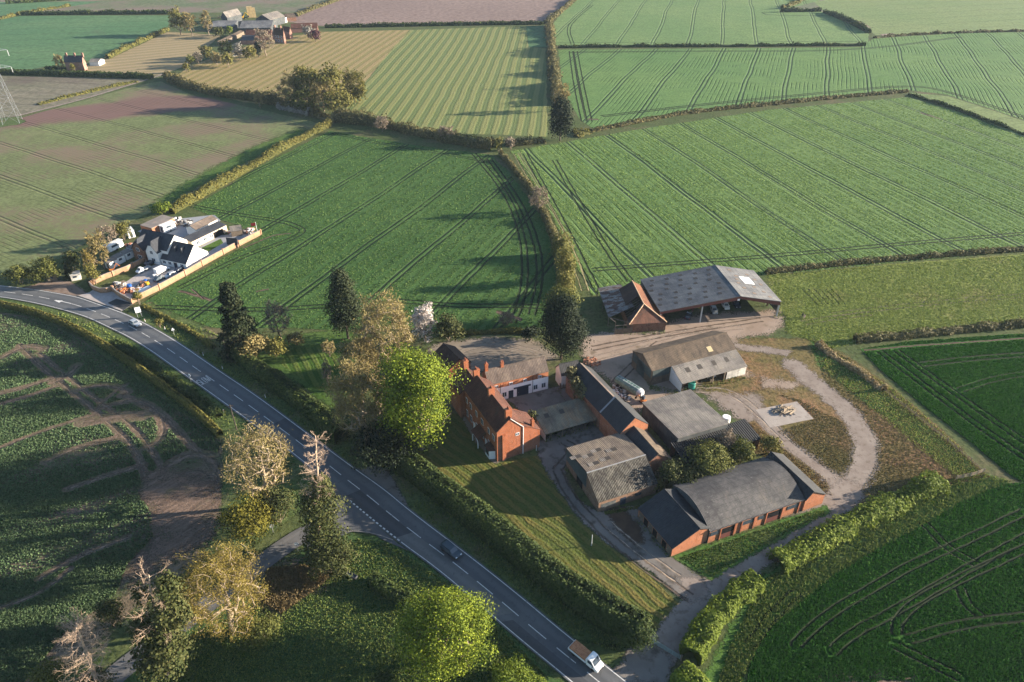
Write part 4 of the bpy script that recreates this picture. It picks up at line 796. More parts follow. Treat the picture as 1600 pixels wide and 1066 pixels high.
# lean-to beside the front gable
mb = MB(); lx0, lx1 = sorted((xf - sg * .02, xf - sg * 7.0)); ly = d['y0'] - 4.3; yy = d['y0']
for xx, rv in ((lx0, 1), (lx1, 0)):
    pr = [(xx, ly, 0), (xx, yy, 0), (xx, yy, 7.9), (xx, yy - 1.3, 7.5), (xx, ly, 5.3)]; mb.poly(pr[::-1] if rv else pr)
mb.poly([(lx0, ly, 0), (lx1, ly, 0), (lx1, ly, 5.3), (lx0, ly, 5.3)]); h.part("lean_to_wall", mb, m_brick); mb = MB()
mb.slab([(lx0, yy, 8.1), (lx1, yy, 8.1), (lx1, ly - .25, 5.3), (lx0, ly - .25, 5.3)], .12); h.part("lean_to_roof", mb, m_tile)
chimney(h, xf - sg * 1.0, ly + 1.5, 5.6, 8.2, .8, .6, 1)
for fr, hh in ((.03, 13.6), (.52, 13.4), (.98, 13.3)): chimney(h, xf - sg * (LEN * fr + .5), h.yr, 10.4, hh, .8, 1.5, 3)
chimney(h, xb - sg * 5.6, h.yr + .4, 9.2, 12.6, .9, 1.2, 2)
mb = MB(); mb.box(*sorted((xf, xf + sg * .35)), h.yr - 1.9 + 3.1, h.yr + 2.1, 0, 7.6); h.part("chimney_breast", mb, m_brick)
mb = MB(); px_ = xf + sg * .12; mb.bar((px_, yy + .1, 0), (px_, yy + .1, 8.2), .09, k=6); mb.bar((px_, yy + .2, 8.2), (px_, h.yr, 11.55), .07); h.part("drainpipe", mb, m_wframe)
window(h, fx, yy + 1.5, 6.0, .9, .8)
for fr, w in ((.10, 1.1), (.24, 1.0), (.44, 1.2), (.62, 1.0), (.80, 1.1), (.93, 1.0)):
    for z in (1.2, 5.2): window(h, 'N', xf - sg * LEN * fr, z, w, 1.9 if z < 3 else 1.6)
for fr in (.33, .7): door(h, 'N', xf - sg * LEN * fr, 0.05, 1.1, 2.2, m_white)
mb = MB(); bx = xf - sg * 2.6; y1 = d['y1']                                       # white bay and arched porch
mb.hexa([(bx - 1.6, y1, 0), (bx + 1.6, y1, 0), (bx + 1.0, y1 + 1.3, 0), (bx - 1.0, y1 + 1.3, 0)], [(bx - 1.6, y1, 2.7), (bx + 1.6, y1, 2.7), (bx + 1.0, y1 + 1.3, 2.7), (bx - 1.0, y1 + 1.3, 2.7)])
bay = h.part("bay_window", mb, m_wframe); mb = MB(); mb.box(bx - .85, bx + .85, y1 + 1.3, y1 + 1.34, .9, 2.4)
h.part("pane", mb, m_glass, bay); mb = MB(); mb.hexa([(bx - 1.8, y1, 2.72), (bx + 1.8, y1, 2.72), (bx + 1.2, y1 + 1.55, 2.72), (bx - 1.2, y1 + 1.55, 2.72)], [(bx - .9, y1, 3.5), (bx + .9, y1, 3.5), (bx + .5, y1 + .3, 3.5), (bx - .5, y1 + .3, 3.5)]); h.part("bay_roof", mb, m_tile, bay)
mb = MB(); ax = xf - sg * 7.6
pa = [(ax - 1.5 * math.cos(t), y1 + 2.0, 1.6 + 1.1 * math.sin(t)) for t in np.linspace(0, PI, 9)]
for a, c in zip(pa, pa[1:]): mb.bar(a, c, .12)
mb.bar((ax - 1.5, y1 + 2, 0), pa[0], .14); mb.bar((ax + 1.5, y1 + 2, 0), pa[-1], .14); por = h.part("porch", mb, m_wframe); mb = MB()
mb.slab([(ax - 2.0, y1, 4.2), (ax + 2.0, y1, 4.2), (ax + 2.0, y1 + 2.2, 2.9), (ax - 2.0, y1 + 2.2, 2.9)], .12); h.part("porch_roof", mb, m_tile, por)
# ---- white wing ------------------------------------------------------
w_ = gable("stable_wing", "long stable wing with white painted front and orange brick band behind the farmhouse", "outbuilding",
           [(745, 581), (850.4, 559)], [(777, 600), (857, 579.7)], 8.2, 5.6, m_slatebr, m_brick2, over=.15)
d = w_.d; mb = MB(); mb.box(d['x0'] + .01, d['x1'] + .03, d['y1'] - .02, d['y1'] + .05, 0, 4.0); w_.part("white_front", mb, m_frontwhite)
sg = 1 if w_.loc(G(850, 559, 8.2)).x > 0 else -1; LX = lambda f: (d['x0'] + (d['x1'] - d['x0']) * (f if sg > 0 else 1 - f))
w_.d['y1'] += .05
door(w_, 'N', LX(.56), .02, 3.2, 2.6, m_bluedoor, "garage_door"); door(w_, 'N', LX(.36), .02, 1.3, 2.4, m_bluedoor)
mb = MB(); w_.wallface('N', LX(.55), 2.75, 4.6, .3, mb, .3, d=.4, **w_.d); w_.part("lintel", mb, m_bluedoor)
for f in (.25, .78, .92): window(w_, 'N', LX(f), .9, 1.2, 1.5)
w_.d['y1'] -= .05
for f in (.12, .36, .60, .85): window(w_, 'N', LX(f), 4.15, .95, .85)
for f in (.18, .73): mb = MB(); mb.bar((LX(f), d['y1'] + .15, .1), (LX(f), d['y1'] + .15, 5.3), .06); w_.part("drainpipe", mb, m_dark)
chimney(w_, LX(.28), w_.yr, 7.6, 9.6, .8, .6, 2); chimney(w_, LX(.02), w_.yr, 7.6, 10.2, .8, .7, 1)
# ---- coach house -----------------------------------------------------
c_ = gable("coach_house", "brown tiled brick coach house half hidden behind the bright green tree", "outbuilding", [(691, 537.5), (718, 560)], [(679, 553.5), (701, 580)], 5.9, 3.8, m_tiledk, m_brick)
s2 = 'Z' if c_.loc(G(718, 560, 5.9)).x > 0 else 'A'; door(c_, s2, c_.yr - .6, .02, 2.4, 2.6, m_bluedoor, "cart_door"); door(c_, 'N', 0, .02, 2.5, 2.4)
# ---- long slate range ------------------------------------------------
s_ = gable("slate_barn", "long dark slate roofed barn between the courtyard and the green trailer", "barn", [(902, 563.4), (959.4, 624.6)], [(888, 592), (939.8, 646)], 8.0, 5.2, m_slate, m_brickold, over=.2)
d = s_.d; sg = 1 if s_.loc(G(959.4, 624, 8)).x > 0 else -1; xe = d['x1'] if sg > 0 else d['x0']
r2 = s_.px(987.6, 655.4, 8.6); x0, x1 = sorted((xe, r2.x)); mb = MB(); hr, he, yr = 8.6, 5.3, s_.yr; y1, y0 = d['y1'] + .1, d['y0'] - .3
for xx, rv in ((x0, 1), (x1, 0)): pr = [(xx, y0, 0), (xx, y1, 0), (xx, y1, he), (xx, yr, hr), (xx, y0, he)]; mb.poly(pr[::-1] if rv else pr)
mb.poly([(x1, y1, 0), (x0, y1, 0), (x0, y1, he), (x1, y1, he)]); mb.poly([(x0, y0, 0), (x1, y0, 0), (x1, y0, he), (x0, y0, he)]); s_.part("granary_wall", mb, m_brick2); mb = MB(); k = .2
mb.slab([(x0, yr, hr + k), (x1, yr, hr + k), (x1, y1 + .2, he + k - .1), (x0, y1 + .2, he + k - .1)], .15); mb.slab([(x1, yr, hr + k), (x0, yr, hr + k), (x0, y0 - .2, he + k - .1), (x1, y0 - .2, he + k - .1)], .15); s_.part("granary_roof", mb, m_slate)
mb = MB(); mb.slab([(xe - .2, yr, hr + .3), (xe + .2, yr, hr + .3), (xe + .2, y1 + .2, he + .28), (xe - .2, y1 + .2, he + .28)], .12); s_.part("coping", mb, m_lead)
mb = MB(); mb.slab([(d['x0'], yr + .02, 8.24), (d['x1'], yr + .02, 8.24), (d['x1'], yr - .9, 7.7), (d['x0'], yr - .9, 7.7)], .08); s_.part("verge_mortar", mb, m_slatebr)
x_ = gable("slate_cross_wing", "small white gabled cross wing at the far end of the long slate barn", "outbuilding", [(871, 570.5), (903, 564)], [(880, 586), (906, 580)], 6.2, 4.2, m_slate, m_white)
# ---- long narrow range south of it -----------------------------------
n_ = gable("cow_house", "narrow brick cow house with mossy back slope, behind the mossy roofed shed", "barn", [(988.5, 665.7), (1026, 706.5)], [(1007, 669), (1052, 721)], 6.2, 3.2, m_asbbr, m_brickold, over=.2)
mb = MB(); d = n_.d
mb.slab([(d['x0'] - .1, n_.yr, 6.45), (d['x1'] + .1, n_.yr, 6.45), (d['x1'] + .1, d['y0'] - .2, 3.4), (d['x0'] - .1, d['y0'] - .2, 3.4)], .05); n_.part("slate_slope", mb, m_slate)
# ---- cart shed -------------------------------------------------------
k_ = mono("cart_shed", "open fronted cart shed with grey green sheet roof between the courtyard and the stackyard", "shed", [(832.8, 644, 3.8), (923.8, 618.8, 3.8), (935, 652.6, 2.4), (854.4, 679.7, 2.4)], m_asbgr, m_white, openside='N', posts=5)
d = k_.d; mb = MB(); mb.box(d['x0'] + .2, d['x1'] - .2, d['y0'] + .1, d['y0'] + .2, .02, 3.4); k_.part("back_boards", mb, m_timber)
rooflights(k_, [((d['x0'] + d['x1']) / 2 + a, d['y0'] + 2.2) for a in (1.0, 5.0)], m_brownlight, 1.2, 1.3)
# ---- grey shed with mossy front roof ---------------------------------
f_ = gable("grain_shed", "big shed with grey rear roof and mossy broken front roof beside the lawn", "barn", [(918.8, 740.7), (1020, 707)], [(934.7, 784.8), (1014, 761)], 6.2, 2.9, m_mossroof, m_brickdull, far=[(880.3, 704), (967.5, 678.8)], hf=4.9, over=.15)
d = f_.d; f_.roof.children[0].data.materials[0] = m_lead; sg = 1 if f_.loc(G(1020, 707, 6)).x > 0 else -1
mb = MB(); mb.slab([(d['x1'] + .1, f_.yr + .1, 6.48), (d['x0'] - .1, f_.yr + .1, 6.48), (d['x0'] - .1, d['y0'] - .3, 5.12), (d['x1'] + .1, d['y0'] - .3, 5.12)], .08); f_.part("sheet_roof", mb, m_asb)
end = 'A' if sg > 0 else 'Z'; xe = d['x0'] if sg > 0 else d['x1']; yr = f_.yr; mb = MB(); o_ = -sg * .06
mb.poly([(xe + o_, d['y0'], 2.0), (xe + o_, yr, 2.0), (xe + o_, yr, 6.15), (xe + o_, d['y0'], 4.85)][::(1 if sg > 0 else -1)]); f_.part("cladding", mb, m_clad)
door(f_, end, (d['y0'] + yr) / 2 + 1.8, .02, 2.6, 3.0); door(f_, 'N', d['x0'] + (d['x1'] - d['x0']) * (.42 if sg > 0 else .58), .02, 1.3, 2.0, m_bluedoor); window(f_, 'N', d['x0'] + (d['x1'] - d['x0']) * (.68 if sg > 0 else .32), 1.2, 1.6, .9, 2, m_timber)
door(f_, 'N', d['x0'] + (d['x1'] - d['x0']) * (.17 if sg > 0 else .83), .9, 3.4, 1.2, m_cladg, "shutter")
for i, (a, c) in enumerate([(.14, .38), (.32, .46), (.5, .36), (.30, .78), (.52, .74), (.72, .5)]):
    x = d['x0'] + (d['x1'] - d['x0']) * (a if sg > 0 else 1 - a) + 1; y = d['y0'] + (yr - d['y0']) * c; z = lambda y: 4.9 + (6.2 - 4.9) * (y - d['y0']) / (yr - d['y0']) + .32
    for dx, mt in ((0, m_brownlight), (-1.3 * sg, m_asblt)):
        mb = MB(); mb.slab([(x + dx - .6, y - .55, z(y - .55)), (x + dx + .6, y - .55, z(y - .55)), (x + dx + .6, y + .55, z(y + .55)), (x + dx - .6, y + .55, z(y + .55))], .05); f_.part("rooflight", mb, mt, f_.roof)
# ---- low dark byre and arched barn -----------------------------------
g_ = gable("byre", "low brick byre with very dark slate roof joined to the left of the arched barn", "barn", [(1036, 764), (1095.7, 829)], [(1000, 796.5), (1048.4, 855)], 5.0, 2.4, m_slate, m_brick2, over=.2)
for i in range(7):
    x = g_.d['x0'] + (g_.d['x1'] - g_.d['x0']) * (i + .6) / 7.4; door(g_, 'N', x, .05, 1.3, 1.9, m_dark if i % 2 else m_timber, "stall_opening")
def arch():
    q = [G(1108, 831.4, 3.4), G(1256.7, 780.8, 3.4), G(1196, 716.5, 4.4), G(1060.8, 762.5, 4.4)]
    b = B("arched_barn", "large barn with grey curved roof and orange brick front wall beside the farm drive", "barn", (q[2] + q[3]) / 2, q[1] - q[0], (q[0] + q[1]) / 2)
    L = [b.loc(p) for p in q]; xs = sorted((p.x for p in L)); x0, x1 = (xs[0] + xs[1]) / 2, (xs[2] + xs[3]) / 2; y1 = (L[0].y + L[1].y) / 2; y0 = (L[2].y + L[3].y) / 2 - 1.2
    b.d = dict(x0=x0, x1=x1, y0=y0, y1=y1); n = 20; prof = []
    for i in range(n + 1):
        t = i / n; y = y1 + (y0 - y1) * t; z = 3.4 + .2 * t + 2.2 * math.sin(PI * t) ** .9; prof.append((y, z))
    mb = MB()
    for xx, rv in ((x0, 1), (x1, 0)):
        pr = [(xx, y0, 0), (xx, y1, 0)] + [(xx, y, z) for y, z in prof]; mb.poly(pr[::-1] if rv else pr)
    mb.poly([(x0, y0, 0), (x1, y0, 0), (x1, y0, 3.6), (x0, y0, 3.6)]); b.part("end_wall", mb, m_cladg)
    mb = MB(); mb.poly([(x1, y1, 0), (x0, y1, 0), (x0, y1, 3.4), (x1, y1, 3.4)]); b.part("front_wall", mb, m_brick2)
    # roof as one curved skin, its uv kept continuous over the arch
    mb = MB(); s = 0; pr = [(y1 + .25, 3.36)] + prof + [(y0 - .2, 3.5)]
    for (ya, za), (yb, zb) in zip(pr, pr[1:]):
        l = math.hypot(yb - ya, zb - za); k0 = len(mb.v)
        mb.slab([(x0 - .25, ya, za + .22), (x1 + .1, ya, za + .22), (x1 + .1, yb, zb + .22), (x0 - .25, yb, zb + .22)], .14)
        mb.uv[k0:] = [(p[0], s + l * ((p[1] - ya) / (yb - ya) if yb != ya else 0)) for p in mb.v[k0:]]; s += l
    b.roof = b.part("roof", mb, m_arch, None)
    LX = lambda f: x0 + (x1 - x0) * (f if L[1].x > L[0].x else 1 - f); P_ = x1 - x0
    for f, w in ((.19, .145), (.685, .15)):
        door(b, 'N', LX(f), 1.45, P_ * w, 1.5); mb = MB(); b.wallface('N', LX(f), .05, P_ * w, 1.38, mb, .04, **b.d); b.part("boarded_panel", mb, m_redsteel)
    for f, w in ((.055, .09), (.40, .13), (.545, .06), (.89, .13)): window(b, 'N', LX(f), 1.9, P_ * w, 1.1, 4, m_cladg)
    for f in (.115, .265, .335, .47, .60, .775, .96): mb = MB(); mb.box(LX(f) - .14, LX(f) + .14, y1 + .02, y1 + .2, 0, 3.3); b.part("pier", mb, m_brick)
    return b
a_ = arch()
i_ = gable("lean_range", "narrow slate roofed brick range closing the right end of the arched barn", "barn", [(1202.7, 707.6), (1273.6, 769.5)], [(1196, 719), (1256, 781)], 5.2, 3.4, m_slate, m_brick2, over=.15, far=[(1222, 707), (1287, 773)], hf=3.0)
# ---- big sheet roofed shed and black lean-to -------------------------
j_ = mono("implement_shed", "tall shed with one large sloping grey sheet roof in front of the tractor barn", "shed", [(1011, 628.5, 4.2), (1084, 608.8, 4.2), (1130, 662.3, 5.4), (1055, 687.6, 5.4)], m_asblt, m_cladg)
t_ = mono("lean_to_shelter", "low shelter with black ribbed sheet roof in front of the grey implement shed", "shed", [(1046, 694, 4.0), (1160, 658, 4.0), (1190, 684, 3.0), (1076, 723, 3.0)], m_darksheet, m_brick, openside='NZ', posts=5)
# ---- tractor barn ----------------------------------------------------
b_ = gable("tractor_barn", "two part barn with brown sheet roof, blue green gable doors and an open fronted lean-to", "barn", [(1004, 553.5), (1135.6, 520.6)], [(1020, 579.7), (1147.9, 546)], 6.9, 4.7, m_asbbr, m_cladw, over=.2)
d = b_.d; sg = 1 if b_.loc(G(1135, 520, 6.9)).x > 0 else -1; end = 'A' if sg > 0 else 'Z'; FX = lambda f: d['x0'] + (d['x1'] - d['x0']) * (f if sg > 0 else 1 - f)
ymid = (d['y0'] + d['y1']) / 2
mb = MB(); b_.wallface(end, ymid, 2.2, (d['y1'] - d['y0']) * .92, 2.4, mb, .05, **d); b_.part("cladding", mb, m_clad); door(b_, end, ymid - .4, .02, 3.6, 4.2, m_clad, "sliding_door")
mb = MB(); b_.wallface('N', FX(.11), 2.4, (d['x1'] - d['x0']) * .2, 2.2, mb, .05, **d); b_.part("cladding", mb, m_clad)
lx0, lx1 = sorted((b_.px(1057, 586, 3.65).x, d['x1'] if sg > 0 else d['x0'])); ly = (b_.px(1066, 599.4, 2.7).y + b_.px(1173, 571.3, 2.7).y) / 2; y1 = d['y1']; mb = MB()
mb.slab([(lx0, y1 + .05, 4.8), (lx1 + .1, y1 + .05, 4.8), (lx1 + .1, ly + .2, 2.8), (lx0, ly + .2, 2.8)], .14); lr = b_.part("lean_to_roof", mb, m_asblt)
ex = lx0 if sg > 0 else lx1; mb = MB(); mb.poly([(ex, y1, 0), (ex, ly, 0), (ex, ly, 2.6), (ex, y1, 4.6)]); b_.part("lean_to_end_wall", mb, m_white)
ox = lx1 if sg > 0 else lx0; mb = MB(); mb.box(*sorted((ox, ox - sg * 6.2)), ly - .2, ly, 0, 2.55); b_.part("white_panel", mb, m_whiteboard); mb = MB(); mb.box(*sorted((ox, ox - sg * .15)), y1, ly, 0, 2.6); b_.part("lean_to_end_wall", mb, m_cladw)
for f in (.22, .48, .66): mb = MB(); x = ex + (ox - ex) * f; mb.box(x - .12, x + .12, ly - .25, ly, 0, 2.6); b_.part("post", mb, m_timber)
for f in (.18, .36, .58, .78):
    x = ex + (ox - ex) * f; y = y1 + (ly - y1) * .42; z = lambda y: 4.8 - 2.0 * (y - y1) / (ly + .2 - y1) + .03; mb = MB(); mb.slab([(x - .6, y - .7, z(y - .7)), (x + .6, y - .7, z(y - .7)), (x + .6, y + .7, z(y + .7)), (x - .6, y + .7, z(y + .7))], .05); b_.part("rooflight", mb, m_brownlight, lr)
rooflights(b_, [(FX(.72), b_.yr + 3.2)], plain("yellowed_rooflight", (.42, .34, .19), .5), 1.4, 1.5)
# ---- big open barn ---------------------------------------------------
o_ = gable("open_barn", "huge open fronted steel barn with blue grey roof dotted with rooflights and cars parked inside", "barn", [(1115, 412), (1153, 460)], [(1003, 441), (1035, 491)], 8.1, 4.9, m_fibre, m_cladg, far=[(1170, 416), (1213, 464)], hf=5.2, opengable='Z' if False else None, over=.2)
bpy.data.objects.remove(o_.wall); d = o_.d; sg = 1 if o_.loc(G(1153, 460, 8.1)).x > 0 else -1; fx, bx = (d['x1'], d['x0']) if sg > 0 else (d['x0'], d['x1']); mb = MB()
mb.box(*sorted((bx, bx + sg * .15)), d['y0'], d['y1'], 0, 4.9); mb.box(*sorted((bx, fx - sg * 6)), d['y1'] - .15, d['y1'], 0, 4.7); mb.box(*sorted((bx, fx - sg * 1)), d['y0'], d['y0'] + .15, 1.2, 5.0); o_.part("wall", mb, m_cladg)
mb = MB(); z_ = .75
for (ya, za), (yb, zb) in (((d['y1'], 4.85), (o_.yr, 8.05)), ((o_.yr, 8.05), (d['y0'], 5.15))): mb.hexa([(fx - sg * .15, ya, za - z_), (fx, ya, za - z_), (fx, yb, zb - z_ * 1.6), (fx - sg * .15, yb, zb - z_ * 1.6)], [(fx - sg * .15, ya, za), (fx, ya, za), (fx, yb, zb), (fx - sg * .15, yb, zb)])
o_.part("fascia_beam", mb, m_redsteel)
pm = o_.px(1092, 502, 0)
for i, (yy, zz_) in enumerate(((d['y0'] + .15, 5.0), (pm.y, roofz(o_, pm.y) - 1.0), (d['y1'] - .2, 4.8))): mb = MB(); mb.box(fx - sg * .25 - .17, fx - sg * .25 + .17, yy - .17, yy + .17, 0, zz_); o_.part("post", mb, m_steel)
for f in (.33, .66):
    for yy, zz_ in ((d['y0'] + .3, 5.0), (pm.y, roofz(o_, pm.y) - .4)): mb = MB(); x = fx + (bx - fx) * f; mb.box(x - .15, x + .15, yy - .15, yy + .15, 0, zz_); o_.part("post", mb, m_redsteel)
sp = []; LEN = abs(fx - bx)
for i in range(6):
    for j in range(5):
        sp.append((bx + sg * LEN * (.1 + .145 * i + .03 * (j % 2)), o_.yr + (d['y1'] - o_.yr) * (.12 + .19 * j + .04 * ((i * 7 + j * 3) % 3))))
rooflights(o_, sp, m_brownlight, 1.0, 1.1)
sp = [(bx + sg * LEN * a, o_.yr - (o_.yr - d['y0']) * c) for a, c in ((.1, .3), (.2, .7), (.3, .35), (.42, .3), (.55, .25), (.62, .6), (.7, .3), (.75, .75), (.85, .45), (.35, .8), (.5, .85), (.9, .8))]; rooflights(o_, sp, plain("dull_rooflight", (.14, .105, .08), .7), 1.0, 1.1)
rooflights(o_, [(bx + sg * LEN * .42, o_.yr - (o_.yr - d['y0']) * .55)], m_rooflight, 4.4, 3.4)
mb = MB(); mb.box(*sorted((fx + sg * .02, fx + sg * .06)), o_.yr - .1, o_.yr + .6, 6.7, 7.3); o_.part("sign_board", mb, m_wframe)
# ---- ruined brick barn ----------------------------------------------
def ruin():
    hr, he = 6.3, 2.8; R1, R2 = G(989, 442, hr), G(1006, 476, hr); E1, E2 = G(985, 509, he), G(1040, 503, he)
    b = B("ruined_barn", "derelict brick barn with half fallen orange pantile roof left of the open steel barn", "barn", (R1 + R2) / 2, R2 - R1, (E1 + E2) / 2 + (E1 - E2).normalized() * 40)
    r1, r2, e1, e2 = (b.loc(p) for p in (R1, R2, E1, E2)); sg = 1 if r2.x > r1.x else -1; xf = (e1.x + e2.x) / 2; yL, yR = e1.y, e2.y; xb = r1.x - sg * 1.0; yr = (r1.y + r2.y) / 2
    b.d = dict(x0=min(xf, xb), x1=max(xf, xb), y0=min(yL, yR), y1=max(yL, yR)); w = MB(); n_, f_ = b.d['y1'], b.d['y0']; x0, x1 = b.d['x0'], b.d['x1']
    w.poly([(x0, f_, 0), (x1, f_, 0), (x1, f_, he), (x0, f_, he)]); w.poly([(x1, n_, 0), (x0, n_, 0), (x0, n_, he), (x1, n_, he)]); w.poly([(x1, f_, 0), (x1, n_, 0), (x1, n_, he), (x1, f_, he)]); w.poly([(x0, n_, 0), (x0, f_, 0), (x0, f_, he), (x0, n_, he)])
    w.poly([(xb, f_, he), (xb, n_, he), (xb, yr, hr)]); b.part("wall", w, m_brickold)
    rf = MB(); hf_ = MB(); hf_.slab([(xf, n_ + .2, he + .1), (xf, f_ - .2, he + .1), (r2.x, yr, hr + .15)], .12); b.part('hip_roof', hf_, m_tilerd); rf.slab([(r2.x, yr, hr + .15), (xf, f_ - .2, he + .1), (xb, f_ - .2, he + .1), (xb, yr, hr + .15)], .12); b.part("roof", rf, m_tileor)
    rf = MB(); rf.slab([(r2.x - sg * 5.5, yr, hr + .12), (xb, yr, hr + .12), (xb, n_ + .2, he + .1), (xf - sg * 9, n_ + .2, he + .1)], .12); rf.slab([(xf, n_ + .2, he + .08), (r2.x, yr, hr + .1), (r2.x - sg * 1.6, yr, hr + .1), (xf - sg * 2.6, n_ + .2, he + .1)], .12); b.part("broken_roof_slope", rf, m_tiledk)
    rt = MB()
    for i in range(9): x = xf - sg * (1.5 + i * 1.1); rt.bar((x, yr, hr), (x, n_, he), .07)
    b.part("rafters", rt, m_timber)
    hp = MB(); hp.bar((xf, n_ + .2, he + .2), (r2.x, yr, hr + .25), .16); hp.bar((xf, f_ - .2, he + .2), (r2.x, yr, hr + .25), .16); hp.bar((r2.x, yr, hr + .25), (xb, yr, hr + .25), .16); b.part("ridge_capping", hp, plain("pale_ridge_tile", (.50, .34, .21), .8))
    # iron lean-to on the left
    c = [b.px(934, 450, 3.2), b.px(970, 444, 3.9), b.px(991, 479, 3.9), b.px(951, 496, 3.0)]
    lt = MB(); lt.slab(c, .08); b.part("iron_roof", lt, m_rust)
    ps = MB()
    for p in c + [(c[0] + c[3]) / 2]: ps.bar((p.x, p.y, 0), (p.x, p.y, p.z), .12)
    b.part("iron_roof_posts", ps, m_timber)
    fr = MB(); f0, f1, f2 = b.px(951, 505, 2.2), b.px(985, 506, 2.2), b.px(960, 523, 0); g1 = b.px(987, 521, 0); A_ = Vector((f2.x, f2.y, 0)); C_ = Vector((g1.x, g1.y, 0)); t = (C_ - A_).normalized(); n = Vector((-t.y, t.x, 0)) * .06
    fr.hexa([A_ - n, C_ - n, C_ + n, A_ + n], [p + Vector((0, 0, 1.9)) for p in (A_ - n, C_ - n, C_ + n, A_ + n)]); b.part("board_fence", fr, m_timber)
    fr = MB(); q = Vector((c[3].x, c[3].y, 0))
    for a, e in ((A_, Vector((0, 0, 4.4))), ((A_ + C_) / 2, Vector((0, 0, 3.4))), (C_, Vector((0, 0, 3.0)))): fr.bar(a, a + e, .11)
    fr.bar(A_ + Vector((0, 0, 3.0)), C_ + Vector((0, 0, 3.0)), .1); fr.bar(A_ + Vector((0, 0, 4.2)), q + Vector((0, 0, 3.2)), .1); fr.bar(q + Vector((0, 0, 3)), C_ + Vector((0, 0, 3.4)), .1); b.part("bare_timber_frame", fr, m_timber)
    return b
ruin()
# ================================================================== white cottage and its walled yard
m_pave = mottled("block_paving", (.30, .265, .25), (.36, .32, .30), .6, (.24, .21, .2), 2, (.55, .7)); m_tarmac = mottled("fresh_tarmac", (.03, .032, .036), (.045, .047, .05), .8)
m_turf = grass("garden_turf", (.06, .115, .02), (.085, .14, .028), None, fine=1.2); m_darkroof = sheet("dark_slate_roof", (.042, .046, .056), (.06, .065, .076), .4, bump=.02, rows=.3, streak=False)
m_brownroof = sheet("brown_felt_tile", (.145, .115, .095), (.185, .15, .125), .3, bump=.02, rows=.3); m_flatroof = mottled("grey_felt_roof", (.14, .125, .115), (.2, .175, .155), .4, (.24, .15, .12), .5, (.55, .7)); m_stonepave = plain("grey_stone_paving", (.23, .235, .25), .7)
field("paved_yard", [(180, 452), (222, 424), (262, 404), (296, 420), (222, 466), (207, 472), (190, 462)], m_pave, .05); field("paved_drive", [(140, 457), (150, 450), (180, 456), (208, 475), (216, 470), (192, 486), (165, 477), (121, 463)], m_pave, .05)
field("tarmac_apron", [(168, 474), (182, 467), (208, 475), (193, 485)], m_tarmac, .05); field("garden_paving", [(300, 392), (345, 368), (402, 362), (403, 368), (326, 408), (318, 402)], m_stonepave, .05)
field("garden_lawn", [(315, 387.5), (345, 373.5), (349, 380), (324, 395)], m_turf, .05); field("back_yard", [(215, 362), (250, 345), (300, 340), (335, 336), (345, 345), (300, 372), (262, 378)], m_stonepave, .1)
c1 = gable("white_cottage", "white rendered cottage with dark slate roofs and a big bright gable, inside the walled yard", "house", [(271.3, 377.5), (301.8, 383.8)], [(243, 402.9), (291.5, 413.2)], 6.8, 2.3, m_darkroof, m_white, over=.15, endover=.05)
d = c1.d; sg = 1 if c1.loc(G(301, 383, 6.8)).x > 0 else -1; LX = lambda f: d['x0'] + (d['x1'] - d['x0']) * (f if sg > 0 else 1 - f); X0 = LX(0); X1 = LX(1)
for f in (.12, .34, .82): window(c1, 'N', LX(f), .8, 1.4, 1.2)
door(c1, 'N', LX(.56), .02, 1.4, 2.0, m_bluedoor); window(c1, 'Z' if sg > 0 else 'A', c1.yr - .5, 1.2, .5, .9, 1)
mb = MB(); mx0, mx1 = sorted((X0 - sg * 11.5, X0 + sg * 2.2)); hr, he = 8.6, 4.9; yr = c1.yr - 1.0; y1, y0 = d['y1'] - 1.4, d['y0'] - .4
for xx, rv in ((mx0, 1), (mx1, 0)): pr = [(xx, y0, 0), (xx, y1, 0), (xx, y1, he), (xx, yr, hr), (xx, y0, he)]; mb.poly(pr[::-1] if rv else pr)
mb.poly([(mx1, y1, 0), (mx0, y1, 0), (mx0, y1, he), (mx1, y1, he)]); mb.poly([(mx0, y0, 0), (mx1, y0, 0), (mx1, y0, he), (mx0, y0, he)]); c1.part("main_wall", mb, m_white); mb = MB()
mb.slab([(mx0 - .1, yr, hr + .2), (mx1 + .1, yr, hr + .2), (mx1 + .1, y1 + .2, he + .08), (mx0 - .1, y1 + .2, he + .08)], .15); mb.slab([(mx1 + .1, yr, hr + .2), (mx0 - .1, yr, hr + .2), (mx0 - .1, y0 - .2, he + .08), (mx1 + .1, y0 - .2, he + .08)], .15); c1.part("main_roof", mb, m_darkroof)
